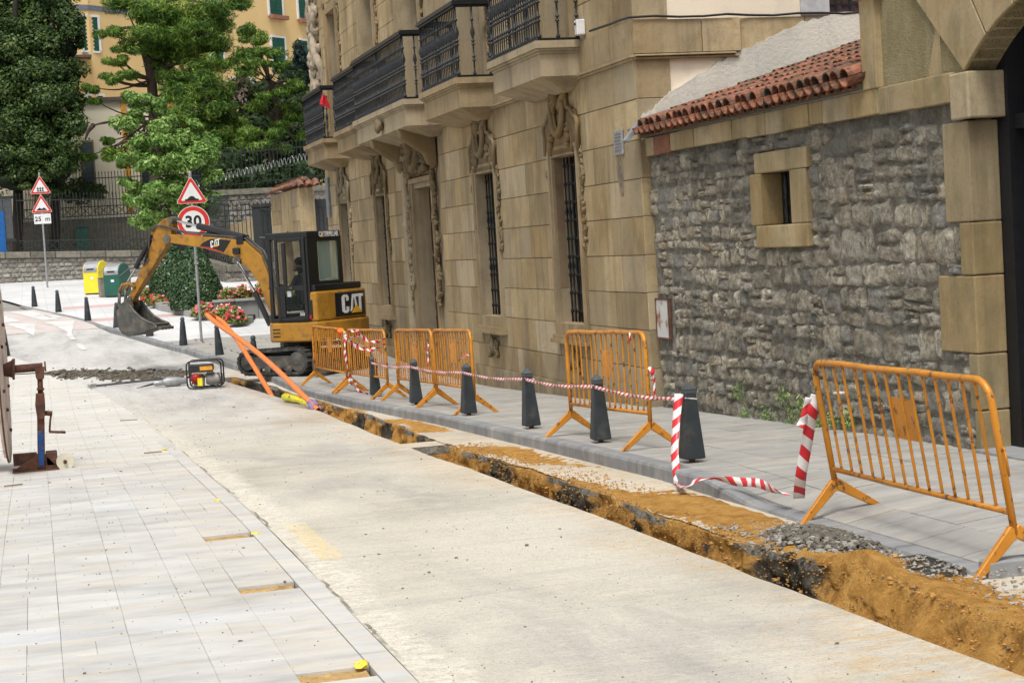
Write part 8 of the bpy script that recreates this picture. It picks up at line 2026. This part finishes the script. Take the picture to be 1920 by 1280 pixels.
# ---- houses
def house_mat(name, a, b): 
    t = NT(name); c = t.ramp(t.noise(.35, 4), [(.3, a), (.7, b)]); c = t.mix(t.math('MULTIPLY', t.mask(t.noise((1, 1, .15), 4), .55, .8), .12), c, (.3, .22, .12, 1)); return t.out(c, .9, 0, t.bump(t.noise(6, 4), .1, .02), .1)
M['yellow_wall'] = house_mat('yellow_house_paint', (.70, .49, .225), (.78, .56, .27)); M['cream_wall'] = house_mat('cream_house_paint', (.74, .67, .50), (.80, .74, .57)); M['shutter'] = simple('green_shutter', (.012, .085, .055), .5, var=.15, sc=2); M['pane_far'] = simple('house_glass', (.03, .05, .06), .15, bump=0, spec=.6)
hb = empty('yellow_house', (4, 100, 0), 0, 'large ochre yellow house with green shutters and white window frames behind the trees', 'building')
YA = lambda x: 96.5 + .0 * x + (x - 0) * .98 * 1.0
def YH(x): return 99.6 + (x - 4) * 1.0 if x > 4 else 99.6 + (x - 4) * .25
m_ = MB(); Q = [(-12, YH(-12)), (4, YH(4)), (32, YH(32))]
for (a, b) in zip(Q, Q[1:]): m_.add([(a[0], a[1], 0), (b[0], b[1], 0), (b[0], b[1], 26), (a[0], a[1], 26)], [(0, 1, 2, 3)])
m_.add([(-12, YH(-12), 26), (4, YH(4), 26), (32, YH(32), 26), (32, 140, 26), (-12, 140, 26)], [(0, 1, 2, 3, 4)]); m_.build('wall', M['yellow_wall'], hb)
def hwin(x, z0, z1, w=.85, shut=True, box=False):
    x0 = x - w / 2; x1 = x + w / 2; a = Vector((x0, YH(x0), 0)); b = Vector((x1, YH(x1), 0)); d = (b - a).normalized(); nrm = Vector((d.y, -d.x, 0)); ang = math.atan2(d.y, d.x); Mx = Matrix.Rotation(ang, 3, 'Z'); c = (a + b) / 2; W = (b - a).length
    f = MB()
    for (cx, cz, sx, sz_) in ((-W / 2 - .05, (z0 + z1) / 2, .12, z1 - z0 + .24), (W / 2 + .05, (z0 + z1) / 2, .12, z1 - z0 + .24), (0, z1 + .06, W, .12), (0, z0 - .06, W + .2, .10)): f.cbox(c + Mx @ Vector((cx, -.05, 0)) + Vector((0, 0, cz)), (sx, .12, sz_), Mx)
    o = f.build('window', M['white_paint'], hb)
    for s in (-1, 1):
        sh = MB(); sh.cbox(c + Mx @ Vector((s * W / 4, -.04, 0)) + Vector((0, 0, (z0 + z1) / 2)), (W / 2 - .03, .05, z1 - z0 - .02), Mx)
        for k in range(9): sh.cbox(c + Mx @ Vector((s * W / 4, -.075, 0)) + Vector((0, 0, z0 + (k + .5) * (z1 - z0) / 9)), (W / 2 - .14, .02, (z1 - z0) / 16), Mx)
        if shut: sh.build('shutter', M['shutter'], o)
    if not shut: g = MB(); g.cbox(c + Mx @ Vector((0, -.03, 0)) + Vector((0, 0, (z0 + z1) / 2)), (W, .04, z1 - z0), Mx); g.build('pane', M['pane_far'], o)
    if box:
        g = MB(); g.cbox(c + Mx @ Vector((0, -.3, 0)) + Vector((0, 0, z0 - .2)), (W + .3, .3, .25), Mx); g.build('flower_box', simple('terracotta_box', (.33, .14, .09), .8) if 'terracotta_box' not in bpy.data.materials else bpy.data.materials['terracotta_box'], o)
for x in (-3.6, .3, 4.02, 7.6, 11.6): 
    for (z0, z1) in ((13.86, 15.7), (9.6, 11.4), (17.6, 19.6)): hwin(x, z0, z1)
for x in (15.95, 18.1, 20.6):
    for (z0, z1) in ((13.6, 15.75), (17.2, 19.3)): hwin(x, z0, z1, .95, True, z0 > 16)
m_ = MB()
for (x0, x1) in ((2.6, 4.0), (4.0, 9.0)):
    a = Vector((x0, YH(x0) - .03, 16.2)); b = Vector((x1, YH(x1) - .03, 16.2)); m_.bar(a, b, .06, .28)
m_.build('grey_band', simple('grey_blue_band', (.16, .18, .21), .7), hb)
lh = empty('cream_house', (4, 95, 0), 0, 'cream house front with orange pilasters between the dark tree and the leafy tree', 'building')
m_ = MB(); m_.box(-2, 11, 95.5, 97.5, 1, 10.7); m_.build('wall', M['cream_wall'], lh)
op = simple('orange_pilaster', (.60, .30, .06), .9)
for x in (5.15, 7.6, .4): m_ = MB(); m_.box(x, x + .28, 95.42, 95.499, 1, 10.6); m_.build('pilaster', op, lh)
for x in (2.95, 6.0, 8.6):
    m_ = MB(); m_.box(x - .08, x + .68, 95.43, 95.499, 5.9, 8.7); f = m_.build('window', simple('brown_surround', (.32, .22, .13), .8) if 'brown_surround' not in bpy.data.materials else bpy.data.materials['brown_surround'], lh); m_ = MB(); m_.box(x, x + .6, 95.40, 95.429, 6.0, 8.6); m_.build('pane', M['pane_far'], f)
m_ = MB(); m_.box(-2, 11, 95.3, 95.7, 10.7, 10.9); m_.build('cornice', simple('dark_eave', (.10, .08, .07), .8), lh)
r = empty('white_house', (12, 97, 0), 0, 'low house with a pale whitish gable roof glimpsed through the pine', 'building'); m_ = MB(); P = [onY(400, 195, 97), onY(500, 195, 97), onY(495, 172, 97), onY(455, 143, 97), onY(405, 160, 97)]
m_.prism([(p.x, p.z) for p in P], lambda u, v, d: (u, 97 + d, v), 0, .4); m_.build('wall', simple('pinkish_wall', (.5, .36, .32), .9), r, fixn=True); m_ = MB(); a = onY(395, 168, 96.8); b = onY(455, 140, 96.8); c = onY(502, 178, 96.8); m_.bar(a, b, .9, .12, (0, 0, 1)); m_.bar(b, c, .9, .12, (0, 0, 1)); m_.build('roof', simple('pale_roof', (.62, .60, .60), .6), r)
p = onY(150, 108, 99); m_ = MB(); m_.box(p.x - .9, p.x + .6, 98.4, 99.9, p.z - .05, p.z + .08); m_.build('canopy', bpy.data.materials['dark_eave'], hb)
# ---- weeds at the foot of the rubble wall
for i, (px, py, s) in enumerate([(1385, 735, .10), (1470, 745, .12), (1398, 790, .10), (1440, 800, .12), (1505, 760, .08), (1590, 790, .10), (1488, 800, .12), (1530, 800, .08), (1560, 790, .07)]):
    p = onX(px, py, RX - .05); 
    if p.z < zs(p.y) + .03: p.z = zs(p.y) + .03
    n = 110; C = rng.normal(size=(n, 3)) * np.array([.03, s * .8, s * .55]) + np.array(p); N = rng.normal(size=(n, 3)) + np.array([-1.2, 0, .5]); me = leaf_mesh('weed', C, N, .020, .35, F_maple); o = add_obj(me, 'weed', None)
    lb = ['green weed in a joint of the rubble wall above the nearest bollard gap', 'green weed tuft right of the first one in the rubble wall', 'small weed at the foot of the wall nearest the bollard', 'leafy weed at the wall foot below the second tuft', 'tiny weed in the wall between the tufts and the barrier', 'weed in the wall behind the first bars of the nearest barrier', 'bushy weed where wall meets pavement left of the barrier', 'low weed beside the bushy one at the wall foot', 'sprig of weed on the wall just left of the barrier post']
    tag(o, lb[i], 'weed', 'weeds on the rubble wall')
